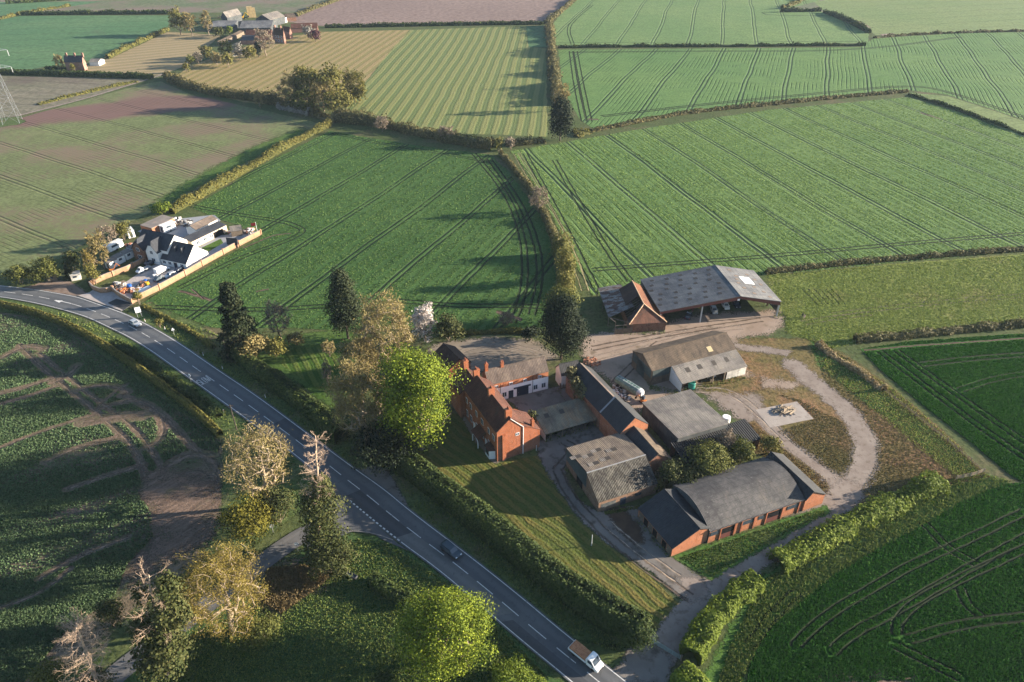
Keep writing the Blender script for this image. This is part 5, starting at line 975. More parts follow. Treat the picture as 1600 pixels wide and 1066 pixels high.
for cx, wl, nm in ((X0 - sg * 3.0, m_white, "white_front_gable"), (X0 - sg * 9.0, m_brickold, "brick_front_gable")):
    w = 2.5; yf_ = d['y1'] + .3; zr = 7.9; mb = MB(); mb.poly([(cx + w, yf_, 0), (cx - w, yf_, 0), (cx - w, yf_, 4.4), (cx - .7, yf_, 6.8), (cx + .7, yf_, 6.8), (cx + w, yf_, 4.4)]); mb.poly([(cx - w, yf_, 0), (cx - w, yr, 0), (cx - w, yr, 4.4), (cx - w, yf_, 4.4)]); mb.poly([(cx + w, yr, 0), (cx + w, yf_, 0), (cx + w, yf_, 4.4), (cx + w, yr, 4.4)]); g = c1.part(nm, mb, wl)
    mb = MB(); mb.slab([(cx, yf_ - 1.0, zr + .12), (cx, yr, zr + .12), (cx - w - .2, yr, 4.3), (cx - w - .2, yf_ + .2, 4.3), (cx - .8, yf_ + .2, 6.85)], .12); mb.slab([(cx, yr, zr + .12), (cx, yf_ - 1.0, zr + .12), (cx + .8, yf_ + .2, 6.85), (cx + w + .2, yf_ + .2, 4.3), (cx + w + .2, yr, 4.3)], .12); mb.slab([(cx - .8, yf_ + .2, 6.87), (cx + .8, yf_ + .2, 6.87), (cx, yf_ - 1.0, zr + .13)], .12); c1.part("gable_roof", mb, m_darkroof, g)
    sv = c1.d; c1.d = dict(sv, y1=yf_); window(c1, 'N', cx, 3.6, 1.3, 1.3); window(c1, 'N', cx, .9, 1.6, 1.3); c1.d = sv
for f in (.42, .68):
    x = LX(f); y = c1.yr + (d['y1'] - c1.yr) * .42; z = roofz(c1, y); mb = MB(); mb.hexa([(x - .7, y - 1.2, z - .4), (x + .7, y - 1.2, z - .4), (x + .7, y + .6, z - .6), (x - .7, y + .6, z - .6)], [(x - .08, y - 1.6, z + 1.3), (x + .08, y - 1.6, z + 1.3), (x + .08, y + .4, z + 1.2), (x - .08, y + .4, z + 1.2)]); c1.part("dormer", mb, m_darkroof)
lo_ = mono("long_outbuilding", "long low outbuilding with black roof and cream wall facing the garden lawn", "outbuilding", [(284, 373.5, 3.2), (339.4, 347.2, 3.2), (355.2, 351.6, 2.7), (300.5, 377.2, 2.7)], m_darkroof, m_cream, over=.15)
d = lo_.d; sg = 1 if lo_.loc(G(350, 350, 3)).x > 0 else -1; LX = lambda f: d['x0'] + (d['x1'] - d['x0']) * (f if sg > 0 else 1 - f)
for f in (.16, .36, .54): window(lo_, 'N', LX(f), .8, 1.5, 1.3)
door(lo_, 'N', LX(.74), .02, 4.5, 2.2)
gable("brown_shed", "shed with brown tiled roof behind the black roofed outbuilding", "shed", [(300, 352), (333, 336.4)], [(303, 361), (337.3, 344)], 3.6, 2.6, m_brownroof, m_white, over=.15)
gable("summer_house", "summer house with grey roof at the far end of the cottage garden", "shed", [(360, 355.5), (379.5, 351)], [(360, 361.5), (374, 360.6)], 3.3, 2.2, m_asblt, m_timber, over=.2)
gable("garden_pavilion", "dark roofed garden pavilion beside the long brick wall", "shed", [(356, 373), (371.5, 373.5)], [(352.6, 377.5), (368, 379)], 3.3, 2.1, m_darkroof, m_brickold, over=.2)
bo = mono("brick_outbuilding", "flat roofed orange brick outbuilding behind the white cottage", "outbuilding", [(222, 351, 3.0), (256, 335.5, 3.0), (268, 341.5, 2.9), (236, 359, 2.9)], m_flatroof, m_brick2, over=.1); window(bo, 'N', 0, .9, 1.0, 1.1)
# walls
def wall(name, label, px, h, th=.3, mat=None, piers=0):
    pts = GL(px); pts = resample(pts, 2.5); o = pts[0]; e = empty(name, o, 0, label, "wall"); L, R = offs(pts, th / 2), offs(pts, -th / 2); mb, cp = MB(), MB(); v = lambda p, z: (p.x - o.x, p.y - o.y, z)
    for i in range(len(pts) - 1): mb.hexa([v(R[i], 0), v(R[i + 1], 0), v(L[i + 1], 0), v(L[i], 0)], [v(R[i], h), v(R[i + 1], h), v(L[i + 1], h), v(L[i], h)])
    L, R = offs(pts, th / 2 + .04), offs(pts, -th / 2 - .04)
    for i in range(len(pts) - 1): cp.hexa([v(R[i], h + .003), v(R[i + 1], h + .003), v(L[i + 1], h + .003), v(L[i], h + .003)], [v(R[i], h + .09), v(R[i + 1], h + .09), v(L[i + 1], h + .09), v(L[i], h + .09)])
    mb.build("brickwork", mat or m_wallbrick, e); cp.build("coping", m_kerb, e)
    for k in range(piers):
        q = pts[int((len(pts) - 1) * k / max(1, piers - 1))]; p_ = MB(); p_.box(q.x - o.x - .28, q.x - o.x + .28, q.y - o.y - .28, q.y - o.y + .28, 0, h + .3); p_.build("pier", mat or m_wallbrick, e)
    return e
wall("garden_wall", "long sunlit brick wall along the wheat field side of the cottage yard", [(215, 470), (250, 453), (290, 431), (325, 411), (365, 389), (408, 367)], 1.9, piers=7)
wall("garden_wall", "curved brick front wall right of the cottage entrance", [(178, 456), (184, 462), (194, 468), (207, 475), (215, 470)], 1.7, piers=2)
wall("garden_wall", "curved brick front wall left of the cottage entrance", [(141, 447), (147, 454), (158, 458), (168, 457.5), (177, 455)], 1.7, piers=2); wall("garden_wall", "brick wall dividing the cottage yard from the caravans", [(141, 447), (165, 436), (200, 423), (234, 405)], 1.7, piers=4)
# sheds, caravans, trailers
m_vanwhite = plain("caravan_white", (.70, .70, .69), .4); m_palebl = plain("pale_blue_panel", (.40, .47, .52), .5)
def hut(name, label, px, L, W, Hh, rz, mat, roof=None, cat="shed", wheels=False, group=None, z=0.0):
    e = empty(name, G(*px), rz, label, cat, group); z0 = .45 if wheels else 0; mb = MB(); b = .12
    mb.hexa([(-L / 2, -W / 2, z0), (L / 2, -W / 2, z0), (L / 2, W / 2, z0), (-L / 2, W / 2, z0)], [(-L / 2 + b * wheels, -W / 2, z0 + Hh), (L / 2 - b * wheels * 3, -W / 2, z0 + Hh), (L / 2 - b * wheels * 3, W / 2, z0 + Hh), (-L / 2 + b * wheels, W / 2, z0 + Hh)]); mb.build("body", mat, e)
    mb = MB(); mb.slab([(-L / 2 - .1, -W / 2 - .1, z0 + Hh + .12), (L / 2 + .1, -W / 2 - .1, z0 + Hh + .12), (L / 2 + .1, W / 2 + .1, z0 + Hh + (.05 if wheels else .35)), (-L / 2 - .1, W / 2 + .1, z0 + Hh + (.05 if wheels else .35))], .08); mb.build("roof", roof or mat, e)
    for s_ in (-1, 1): mb = MB(); mb.box(-L * .28, L * .12, s_ * (W / 2 + .01) - .02, s_ * (W / 2 + .01) + .02, z0 + Hh * .5, z0 + Hh * .85); mb.build("window", m_glass, e)
    mb = MB(); mb.box(-L / 2 - .03, -L / 2 + .01, -.45, .45, z0 + .1, z0 + Hh * .85); mb.build("door", m_timber if not wheels else m_glass, e)
    if wheels:
        for s_ in (-1, 1): mb = MB(); mb.lathe([(.3, s_ * W / 2 - .1), (.33, s_ * W / 2 - .06), (.33, s_ * W / 2 + .06), (.3, s_ * W / 2 + .1)], 14, (0, .33), 'y'); mb.v = [(x, y, z) for x, y, z in mb.v]; mb.build("wheel", m_tyre, e)
        mb = MB(); mb.bar((L / 2, -.5, .5), (L / 2 + 1.2, 0, .5), .04); mb.bar((L / 2, .5, .5), (L / 2 + 1.2, 0, .5), .04); mb.build("drawbar", m_dark, e)
    return e
m_tyre = plain("tyre_rubber", (.02, .02, .021), .85)
AN = math.atan2(*(G(234, 405) - G(165, 436)).yx)
hut("caravan", "white caravan parked among the bushes left of the cottage", (180, 390), 6.2, 2.3, 2.2, AN + .1, m_vanwhite, None, "caravan", True); hut("box_trailer", "white box trailer behind the left end of the cottage", (205, 370), 4.5, 2.3, 2.4, AN + 1.2, m_vanwhite, None, "trailer", True); hut("box_trailer", "white box trailer beside the flat roofed brick outbuilding", (264, 361), 5.2, 2.4, 2.5, AN, m_vanwhite, None, "trailer", True)
for i, (p, lb) in enumerate((((176, 417), "front white garden shed of the row left of the brick dividing wall"), ((187, 410), "middle white garden shed of the row left of the brick dividing wall"), ((200, 403), "rear white garden shed of the row left of the brick dividing wall"), ((210, 395), "pale blue shed against the brick gable of the cottage"))): hut("garden_shed", lb, p, 3.0, 2.6, 2.3, AN + .1, m_vanwhite if i < 3 else m_palebl, m_flatroof, group="small white sheds")
hut("timber_hut", "small timber hut at the lay-by beside the round bush", (84, 438), 2.6, 2.2, 2.2, .4, m_timber, m_flatroof); hut("white_hut", "little white hut under the golden birch by the lay-by", (120, 436), 2.8, 2.2, 2.0, .5, m_whiteboard, m_whiteboard)
# ================================================================== far farm
m_strawb = mottled("straw_bales", (.30, .225, .11), (.38, .29, .15), .5, (.28, .19, .08), .9, (.55, .7)); m_farbrick = brick("far_farm_brick", (.27, .13, .095), (.22, .105, .08))
gable("cattle_barn", "far barn with open dark gable and grey roof in front of the straw stack", "barn", [(344, 20), (368, 15)], [(359, 27), (380, 21)], 9, 5, m_asblt, m_cladg, over=.3)
q = gable("blue_shed", "long blue grey roofed shed in the middle of the far farm", "barn", [(378, 33), (424, 32)], [(374, 44), (426, 44)], 7.5, 4, m_fibre, m_cladg, over=.3)
gable("grey_shed", "low grey shed at the left of the far farm behind the tall tree", "shed", [(330, 34), (368, 33)], [(330, 42), (367, 42)], 5.2, 3.4, m_fibre, m_cladg, over=.3)
gable("peaked_shed", "dark peaked shed behind the blue grey roof at the far farm", "barn", [(407, 24), (432, 18)], [(424, 31), (446, 25)], 9, 5.5, m_asblt, m_cladg, over=.3)
gable("white_sided_shed", "shed with sunlit white side wall at the back of the far farm", "shed", [(428, 26), (441, 23)], [(432, 32), (444, 28)], 5.5, 4.0, m_asbbr, m_white, over=.1); gable("low_brown_shed", "low brown roofed shed at the far right back of the far farm", "shed", [(446, 22), (462, 21)], [(446, 28), (460, 27)], 5, 3.2, m_asbbr, m_brickold, over=.2)
gable("brick_range", "long dark roofed brick range with sunlit gable at the right of the far farm", "barn", [(455, 37.5), (496, 36)], [(455, 42), (496, 40.5)], 6.2, 3.4, m_tile, m_farbrick, over=.2)
fh = gable("brick_house", "red brick far farmhouse with sunlit gable right of the russet tree", "house", [(426, 43), (442, 45)], [(428, 53), (443, 55)], 10.5, 6.2, m_tiledk, m_farbrick, over=.2)
for f in (-.3, .3): chimney(fh, (fh.d['x1'] - fh.d['x0']) * f, fh.yr, 9.5, 12.4, 1.1, .9, 0, m_farbrick)
for f in (-.28, 0, .28):
    for z in (1, 3.8): window(fh, 'N', (fh.d['x1'] - fh.d['x0']) * f, z, 1.4, 1.6)
gable("brick_annexe", "brick annexe with steep gable joined to the far farmhouse", "house", [(441, 41), (452, 43)], [(443, 49), (453, 51)], 8.5, 5.2, m_tile, m_farbrick, over=.1)
gable("red_barn", "long red tiled barn behind the russet tree at the far farm", "barn", [(384, 47), (424, 46.5)], [(384, 55), (424, 55)], 7, 4, m_tile, m_farbrick, over=.2); gable("low_barn", "low barn left of the russet tree at the far farm", "barn", [(378, 56), (398, 55)], [(376, 63), (398, 64)], 5, 2.8, m_darkroof, m_farbrick, over=.2)
mono("long_low_shed", "long narrow shed with sunlit brown roof slanting through the far farm orchard", "shed", [(341, 64.5, 3.4), (376, 47.5, 3.4), (379.5, 49.5, 2.6), (345, 68, 2.6)], m_asbbr, m_timber, over=.1)
e = empty("straw_stack", G(394, 27), .35, "tall golden straw bale stack at the far farm", "straw stack"); mb = MB()
for k in range(7):
    for i in range(3):
        if not (k == 6 and i == 2): mb.box(-3.6 + i * 2.4, -1.3 + i * 2.4, -2.4, 2.4, k * 1.25 + .01, k * 1.25 + 1.23)
mb.build("bales", m_strawb, e)
e = empty("straw_stack", G(352, 28), .2, "low heap of bales inside the open far barn", "straw stack"); mb = MB()
for i in range(5): mb.box(-6 + i * 2.5, -3.6 + i * 2.5, -1, 1, .01, 1.3 + (i % 2))
mb.build("bales", m_strawb, e)
# far brick cottage
fc = gable("brick_cottage", "far brick cottage with dark tiled roof, three chimneys and one bright sunlit gable", "house", [(103, 87.5), (131, 87.5)], [(102, 95), (130, 95)], 9.0, 5.6, m_darkroof, m_farbrick, over=.2)
for f in (-.46, 0.0, .44): chimney(fc, (fc.d['x1'] - fc.d['x0']) * f, fc.yr, 8.2, 10.9, 1.0, .8, 0, m_farbrick)
for f in (-.36, -.14, .1, .34):
    for z in (.9, 3.5): window(fc, 'N', (fc.d['x1'] - fc.d['x0']) * f, z, 1.3, 1.4)
gable("cottage_garage", "low pale roofed garage right of the far brick cottage", "outbuilding", [(141, 92.5), (157, 92)], [(141, 97), (154, 97.5)], 3.6, 2.4, m_asblt, m_white, over=.1)
# ================================================================== poles, pylon, signs, fences, gates
m_galv = plain("galvanised_steel", (.33, .35, .37), .45, .4, .3); m_poletar = plain("tarred_pole", (.05, .04, .032), .8); m_signback = plain("sign_back_grey", (.42, .43, .44), .5); m_signwhite = plain("reflective_white", (.75, .76, .77), .4); m_signblack = plain("sign_black", (.02, .02, .022), .5); m_red = plain("sign_red", (.5, .03, .03), .5)
def pylon():
    p = G(20, 191); e = empty("electricity_pylon", p, math.radians(20), "tall steel lattice electricity pylon at the left edge of the fields", "pylon"); mb = MB(); Hh = 46; wd = lambda z: 3.4 * (1 - z / Hh) ** 1.15 + .55; zs = [0, 7, 13, 18.5, 23, 27, 31, 35, 39, 43, 46]
    for za, zb in zip(zs, zs[1:]):
        a, b = wd(za), wd(zb)
        for sx_, sy_ in ((1, 1), (1, -1), (-1, -1), (-1, 1)): mb.bar((a * sx_, a * sy_, za), (b * sx_, b * sy_, zb), .075)
        for (x1, y1), (x2, y2) in (((1, 1), (1, -1)), ((1, -1), (-1, -1)), ((-1, -1), (-1, 1)), ((-1, 1), (1, 1))): mb.bar((a * x1, a * y1, za), (b * x2, b * y2, zb), .03); mb.bar((a * x2, a * y2, za), (b * x1, b * y1, zb), .03); mb.bar((b * x1, b * y1, zb), (b * x2, b * y2, zb), .03)
    mb.build("lattice_tower", m_galv, e)
    for z, L in ((27, 8.5), (35, 9.5), (43, 7)):
        for s_ in (-1, 1):
            m2 = MB(); w = wd(z)
            for y in (-w, w): m2.bar((s_ * w, y, z), (s_ * L, 0, z + .4), .07); m2.bar((s_ * w, y, z + 2.2), (s_ * L, 0, z + .4), .05)
            for t in (.3, .6): m2.bar((s_ * (w + (L - w) * t), w * (1 - t), z + .2), (s_ * (w + (L - w) * t), 0, z + 2.2 * (1 - t)), .06); m2.bar((s_ * (w + (L - w) * t), w * (1 - t), z + .2), (s_ * (w + (L - w) * t), -w * (1 - t), z + .2), .06)
            ar = m2.build("cross_arm", m_galv, e); m3 = MB(); m3.lathe([(.06, z + .3)] + [(.16 if k % 2 else .09, z - k * .35) for k in range(8)], 6, (s_ * L, 0)); m3.build("insulator", m_signback, ar)
pylon()
def pole(px, top, label, cross=True, r=.15, name="telegraph_pole", cat="pole", mat=None):
    p = G(*px); h = 2.0
    for _ in range(40):
        dz = h - CAMH; zc = p.y * CS - dz * SN; h += ((533 - FPX * (p.y * SN + dz * CS) / zc) - top) / (PXM(top) * .75) * .6
    e = empty(name, p, .3, label, cat); mb = MB(); mb.bar((0, 0, 0), (0, 0, h), r, r * .7, 8); mb.build("shaft", mat or m_poletar, e)
    if cross: mb = MB(); mb.box(-.7, .7, -.06, .06, h - .6, h - .45); mb.build("cross_arm", mat or m_poletar, e)
    return e, h
pole((370, 672), 632, "dark leaning-looking telegraph pole on the verge by the bare spreading tree"); pole((358, 566), 530, "pole in front of the ragged fir tree by the road", True)
pole((924, 853), 836, "short white post on the lawn beside the inner yard track", False, .12, "post", "post", m_steel); pole((838, 704), 696, "short pale post beside the farmhouse lean-to", False, .12, "post", "post", m_steel)
def sign(px, label, shape, h=2.0, rz=0.0, name="road_sign"):
    e = empty(name, G(*px), rz, label, "sign"); mb = MB()
    for x in ((-.55, .55) if shape in ('board', 'chevron') else (0,)): mb.bar((x, .05, 0), (x, .05, h + .5), .045, k=6)
    mb.build("post", m_galv, e); mb = MB()
    if shape == 'board': mb.box(-.75, .75, -.03, .02, h - .9, h + .9)
    elif shape == 'chevron': mb.box(-1.3, 1.3, -.03, .02, h - .9, h + .1)
    elif shape == 'tri': mb.hexa([(-.45, -.03, h - .1), (.45, -.03, h - .1), (.45, .02, h - .1), (-.45, .02, h - .1)], [(-.03, -.03, h + .7), (.03, -.03, h + .7), (.03, .02, h + .7), (-.03, .02, h + .7)])
    else: mb.lathe([(.4, -.03), (.4, .02)], 20, (0, h), 'y')
    mb.build("plate", m_signblack if shape == 'chevron' else m_signwhite, e)
    if shape == 'chevron':
        for x in (-.62, .62): mb = MB(); mb.poly([(x - .35, -.04, h - .4), (x + .1, -.04, h - .85), (x + .42, -.04, h - .85), (x - .03, -.04, h - .4)]); mb.poly([(x - .35, -.04, h - .4), (x - .03, -.04, h - .4), (x + .42, -.04, h + .05), (x + .1, -.04, h + .05)]); mb.build("chevron_mark", m_signwhite, e)
    return e
sign((28, 441), "black sharp bend board with two white left pointing chevrons at the bend", 'chevron', 1.6); sign((219, 496), "tall white direction board on two posts on the verge below the cottage", 'board', 2.6, .5); sign((273, 525), "white warning triangle on posts on the right verge", 'tri', 2.0, .4)
sign((299, 597), "small round sign facing away on the left verge beside the SLOW marking", 'round', 2.2, 2.6); sign((466, 862), "round white sign on a post beside the side road under the dead pine", 'round', 2.2, .3); sign((427, 832), "white sign post at the edge of the side road by the golden tree", 'round', 1.8, .3)
def marker(px, label):
    e = empty("verge_marker", G(*px), 0, label, "marker post", "verge marker posts"); mb = MB(); mb.box(-.06, .06, -.05, .05, 0, 1.0); mb.build("post", m_signwhite, e); mb = MB(); mb.box(-.065, .065, -.06, .06, .72, .86); mb.build("reflector", m_red, e)
for p, l in (((258, 515), "white verge marker post nearest the cottage"), ((318, 556), "white verge marker post below the ragged fir"), ((348, 577), "white verge marker post opposite the round sign"), ((415, 622), "white verge marker post in front of the orchard hedge"), ((227, 503), "white verge marker post beside the direction board"), ((350, 645), "white marker post on the left verge")): marker(p, l)
def fence(name, label, px, h=1.2, rails=3, step=2.5, mat=None, cat="fence"):
    pts = resample(GL(px), step); o = pts[0]; e = empty(name, o, 0, label, cat); r = MB()
    for a, b in zip(pts, pts[1:]):
        for k in range(rails): z = h * (.35 + .3 * k); r.bar(a - o + Vector((0, 0, z)), b - o + Vector((0, 0, z)), .05)
    r.build("rails", mat or m_timber, e); p_ = MB()
    for p in pts: p_.box(p.x - o.x - .07, p.x - o.x + .07, p.y - o.y - .07, p.y - o.y + .07, 0, h + .1)
    pm_ = p_.build("posts", mat or m_timber, e); return e
fence("post_fence", "pale wire fence running down between the rough grass and the lush wheat", [(1382, 612), (1430, 650), (1480, 690), (1535, 738)], 1.1, 2, 4); fence("timber_fence", "short broken pale timber fence at the end of the drive hedge", [(1493, 750), (1515, 746), (1536, 739)], 1.3, 3, 2, m_barkpale)
fence("orchard_fence", "thin white fence along the far farm orchard", [(345, 93), (380, 86), (400, 84)], 1.0, 2, 4, m_steel)
def gate(px0, px1, label, mat, h=1.25):
    a, b = G(*px0), G(*px1); d = b - a; L = d.length; e = empty("field_gate", a, math.atan2(d.y, d.x), label, "gate"); mb = MB()
    for k in range(5): mb.box(0, L, -.03, .03, .2 + k * .24, .28 + k * .24)
    for x in (0, L * .25, L * .5, L * .75, L): mb.box(x - .05, x + .05, -.045, .045, .18, h + .02)
    mb.build("bars", mat, e)
    for x in (-.2, L + .2): mb = MB(); mb.box(x - .12, x + .12, -.12, .12, 0, h + .3); mb.build("gate_post", m_timber, e)
gate((1016, 1003), (1062, 1031), "long grey green metal gate across the farm drive entrance", plain("gate_grey_green", (.17, .22, .21), .5))
gate((876, 608), (892, 606), "dark boarded gate between the white wing and the slate barn", m_timber, 1.6)
# ================================================================== trees, shrubs, hedges
L_lime = leafmat("fresh_lime_leaves", [(0.0207, 0.0425, 0.0060), (0.0862, 0.1239, 0.0120), (0.1667, 0.2065, 0.0180), (0.2702, 0.3092, 0.0300)], .2)
L_olive = leafmat("olive_leaves", [(0.0427, 0.0522, 0.0133), (0.0855, 0.0950, 0.0228), (0.1425, 0.1425, 0.0380)], .25)
L_gold = leafmat("golden_spring_leaves", [(0.1045, 0.0808, 0.0209), (0.1805, 0.1425, 0.0342), (0.2660, 0.2137, 0.0551)], .3)
L_brown = leafmat("brown_budding_twigs", [(0.1130, 0.0904, 0.0372), (0.2009, 0.1600, 0.0639), (0.3139, 0.2572, 0.1045)], .2)
L_pinkbr = leafmat("bare_pinkish_twigs", [(0.1092, 0.0862, 0.0601), (0.1857, 0.1495, 0.1092), (0.2731, 0.2185, 0.1639)], .15)
L_grey = leafmat("grey_bare_twigs", [(.06, .05, .04), (.11, .095, .075), (.17, .15, .12)], .1)
L_dark = leafmat("dark_evergreen_needles", [(0.0056, 0.0112, 0.0056), (0.0112, 0.0196, 0.0084), (0.0238, 0.0336, 0.0140)], .1)
L_fir = leafmat("fir_needles", [(0.0119, 0.0204, 0.0093), (0.0221, 0.0323, 0.0136), (0.0467, 0.0527, 0.0221)], .1)
L_ivy = leafmat("ivy_leaves", [(.022, .033, .010), (.045, .055, .016), (.10, .095, .035)], .15)
L_hedge = leafmat("hedge_leaves", [(0.0202, 0.0358, 0.0112), (0.0403, 0.0616, 0.0157), (0.0896, 0.1064, 0.0291)], .2)
L_hedgey = leafmat("yellow_green_hedge_leaves", [(.055, .085, .010), (.115, .155, .018), (.18, .215, .032)], .3)
L_hedgeb = leafmat("brown_green_hedge_leaves", [(.055, .055, .022), (.105, .095, .036), (.17, .14, .06)], .2)
L_haw = leafmat("hawthorn_hedge_leaves", [(.06, .065, .018), (.115, .11, .026), (.18, .155, .045)], .25)
L_white = leafmat("white_blossom", [(0.3360, 0.2880, 0.2640), (0.4640, 0.4080, 0.3760), (0.5600, 0.5120, 0.4800)], .3)
L_palebl = leafmat("pale_blackthorn_blossom", [(0.1520, 0.1440, 0.1200), (0.2240, 0.2080, 0.1760), (0.2880, 0.2640, 0.2320)], .2)
L_purple = leafmat("purple_plum_leaves", [(.045, .018, .024), (.075, .030, .036), (.11, .05, .05)], .2)
L_gorse = leafmat("gorse_flowers", [(.16, .13, .01), (.34, .26, .015), (.45, .36, .03)], .2)
L_straw = leafmat("dry_reed_stems", [(.16, .12, .055), (.25, .19, .10), (.34, .27, .15)], .2)
m_barkdead = mottled("dead_pine_wood", (.33, .235, .165), (.44, .33, .245), 1.2); m_barkdk = mottled("dark_bark", (.06, .045, .035), (.10, .075, .055), 1.5)
def rdirs(rg, n, up=0.0):
    d = rg.normal(size=(n, 3)); d /= np.linalg.norm(d, axis=1)[:, None] + 1e-9
    if up: d[:, 2] += up; d /= np.linalg.norm(d, axis=1)[:, None] + 1e-9
    return d
def quads(rg, P, N, size, asp=1.0, hang=None):
    """leaf quads at P facing N; returns V, F"""
    n = len(P); r = rg.normal(size=(n, 3)) if hang is None else hang + rg.normal(size=(n, 3)) * .35
    u = np.cross(N, r); u /= np.linalg.norm(u, axis=1)[:, None] + 1e-9; w = np.cross(N, u)
    s = size * rg.uniform(.55, 1.35, n)[:, None] * .5; u = u * s; w = w * s * asp
    V = np.stack([P - u - w, P + u - w * .6, P + u * .7 + w, P - u * .8 + w * .8], 1).reshape(-1, 3)
    return V, np.arange(4 * n).reshape(n, 4)
def clumps(rg, R, K, rc, n, leaf, up=.35, inner=.35, flat=.75, lowcut=-.75, shape=None):
    """leaf quads in K uneven clumps filling an ellipsoid of semi-axes R about the origin"""
    d = rdirs(rg, K * 3, .25); d = d[d[:, 2] > lowcut][:K]; K = len(d)
    p1, p2, p3 = rg.uniform(0, 6, 3); rad = rg.uniform(inner, 1, K) ** .6 * rg.uniform(.82, 1.04, K) * (.86 + .17 * np.sin(d[:, 0] * 4 + d[:, 2] * 3 + p1) * np.cos(d[:, 1] * 4 + p2) + .07 * np.sin(d[:, 0] * 9 + d[:, 1] * 8 + p3))
    C = d * rad[:, None] * (np.array(R) - rc * .6)
    if shape is not None: C = shape(C, R)
    cs = rc * rg.uniform(.5, 1.45, K); wt_ = cs ** 2 * rg.uniform(.35, 1.3, K); ci = rg.choice(K, n, p=wt_ / wt_.sum())
    ld = rdirs(rg, n, up); P = C[ci] + ld * (cs[ci] * rg.uniform(.55, 1.08, n))[:, None] * np.array([1, 1, flat])
    N = ld + rg.normal(size=(n, 3)) * .55 + d[ci] * .3; N /= np.linalg.norm(N, axis=1)[:, None]
    ext = np.percentile(np.abs(P), 98.5, axis=0); P = P * (.94 * np.array(R) / np.maximum(ext, .05))
    V, F = quads(rg, P, N, leaf); cv = rg.uniform(0, 1, K)
    var = np.clip(cv[ci] * .45 + rg.uniform(0, 1, n) * .55 + rg.normal(size=n) * .05, 0, 1)
    return V, F, np.repeat(var, 4)
def tubes(S, k=4):
    a = np.array([tuple(s[0]) for s in S]); b = np.array([tuple(s[1]) for s in S]); ra = np.array([s[2] for s in S]); rb = np.array([s[3] for s in S])
    d = b - a; d /= np.linalg.norm(d, axis=1)[:, None] + 1e-9; u = np.cross(d, [.31, .87, .39]); u /= np.linalg.norm(u, axis=1)[:, None]; w = np.cross(d, u); V = []
    for P, r in ((a, ra), (b, rb)):
        for i in range(k): t = 2 * PI * i / k; V.append(P + (u * math.cos(t) + w * math.sin(t)) * r[:, None])
    V = np.stack(V, 1).reshape(-1, 3); n = len(S); o = np.arange(n)[:, None] * 2 * k; F = []
    for i in range(k): j = (i + 1) % k; F.append(np.concatenate([o + i, o + j, o + k + j, o + k + i], 1))
    return V, np.concatenate(F)
def grow(rg, a, b, zc, n, r0, forks=.3):
    """limb skeleton grown towards n points spread through the crown; returns segments with pipe-model radii, tips and tip directions"""
    d = rdirs(rg, n * 2, .25); d = d[d[:, 2] > -.75][:n]; n = len(d); rad = rg.uniform(.25, 1, n) ** .38; lump = .82 + .22 * np.sin(d[:, 0] * 5 + d[:, 2] * 4 + rg.uniform(0, 6)) * np.cos(d[:, 1] * 5 + rg.uniform(0, 6)); T = d * rad[:, None] * lump[:, None] * np.array([a, a, b]) + np.array([0, 0, zc]); ft = max(.6, (zc - b) + 2 * b * forks * .35)
    N = [np.array([0, 0, 0.]), np.array([rg.normal() * .1, rg.normal() * .1, ft * .5]), np.array([rg.normal() * .2, rg.normal() * .2, ft])]; par = [-1, 0, 1]; lead = ft
    top = np.array([rg.normal() * a * .12, rg.normal() * a * .12, zc + b * .35])
    for k in range(1, 4): N.append(N[2] + (top - N[2]) * k / 3 + rg.normal(size=3) * a * .03); par.append(len(N) - 2)
    order = np.argsort(np.linalg.norm(T - np.array([0, 0, ft]), axis=1)); tips = []
    for ti in order:
        t = T[ti]; A = np.array(N); v = t - A; L = np.linalg.norm(v, axis=1); low = np.maximum(0, A[:, 2] - t[2] + .15 * L); c = L + low * 1.4; c[:2] += 3 * a; p = int(np.argmin(c)); k = max(1, min(4, int(L[p] / (a * .16)))); s = N[p].copy(); bow = np.array([0, 0, L[p] * .10]) + rg.normal(size=3) * L[p] * .07
        q = p
        for m in range(1, k + 1): f = m / k; N.append(s + (t - s) * f + bow * 4 * f * (1 - f) * .5); par.append(q); q = len(N) - 1
        tips.append(q)
    w = np.zeros(len(N)); w[tips] = 1
    for i in range(len(N) - 1, 0, -1): w[par[i]] += w[i] ** 1.0
    R = np.maximum(.016, r0 * (w / w[0]) ** .48); S = [(N[par[i]], N[i], R[par[i]] if par[i] else r0 * 1.15, R[i]) for i in range(1, len(N))]; TD = np.array([N[q] - N[par[q]] for q in tips]); TD /= np.linalg.norm(TD, axis=1)[:, None] + 1e-9
    return S, np.array([N[q] for q in tips]), TD
def crownbox(bb, gap=1.0, base=None):
    """photo box of a crown -> base point, half width a, half height b, centre height"""
    x0, y0, x1, y1 = bb; cx, cy = (x0 + x1) / 2, (y0 + y1) / 2; zc = 5.0
    for _ in range(6):
        dep = TH + math.atan((cy - 533) / FPX); s = PXM(cy, zc) ; a = (x1 - x0) / 2 / s; ry = (y1 - y0) / 2 / s
        b = math.sqrt(max(ry * ry - (a * math.sin(dep)) ** 2, (.42 * a) ** 2)) / math.cos(dep); zc = b + gap
    p = G(cx, cy, zc); return Vector((p.x, p.y, 0)), a, b, zc
def lsize(py, k=1.5, lo=.22): return max(lo, k / (PXM(py) * .64))
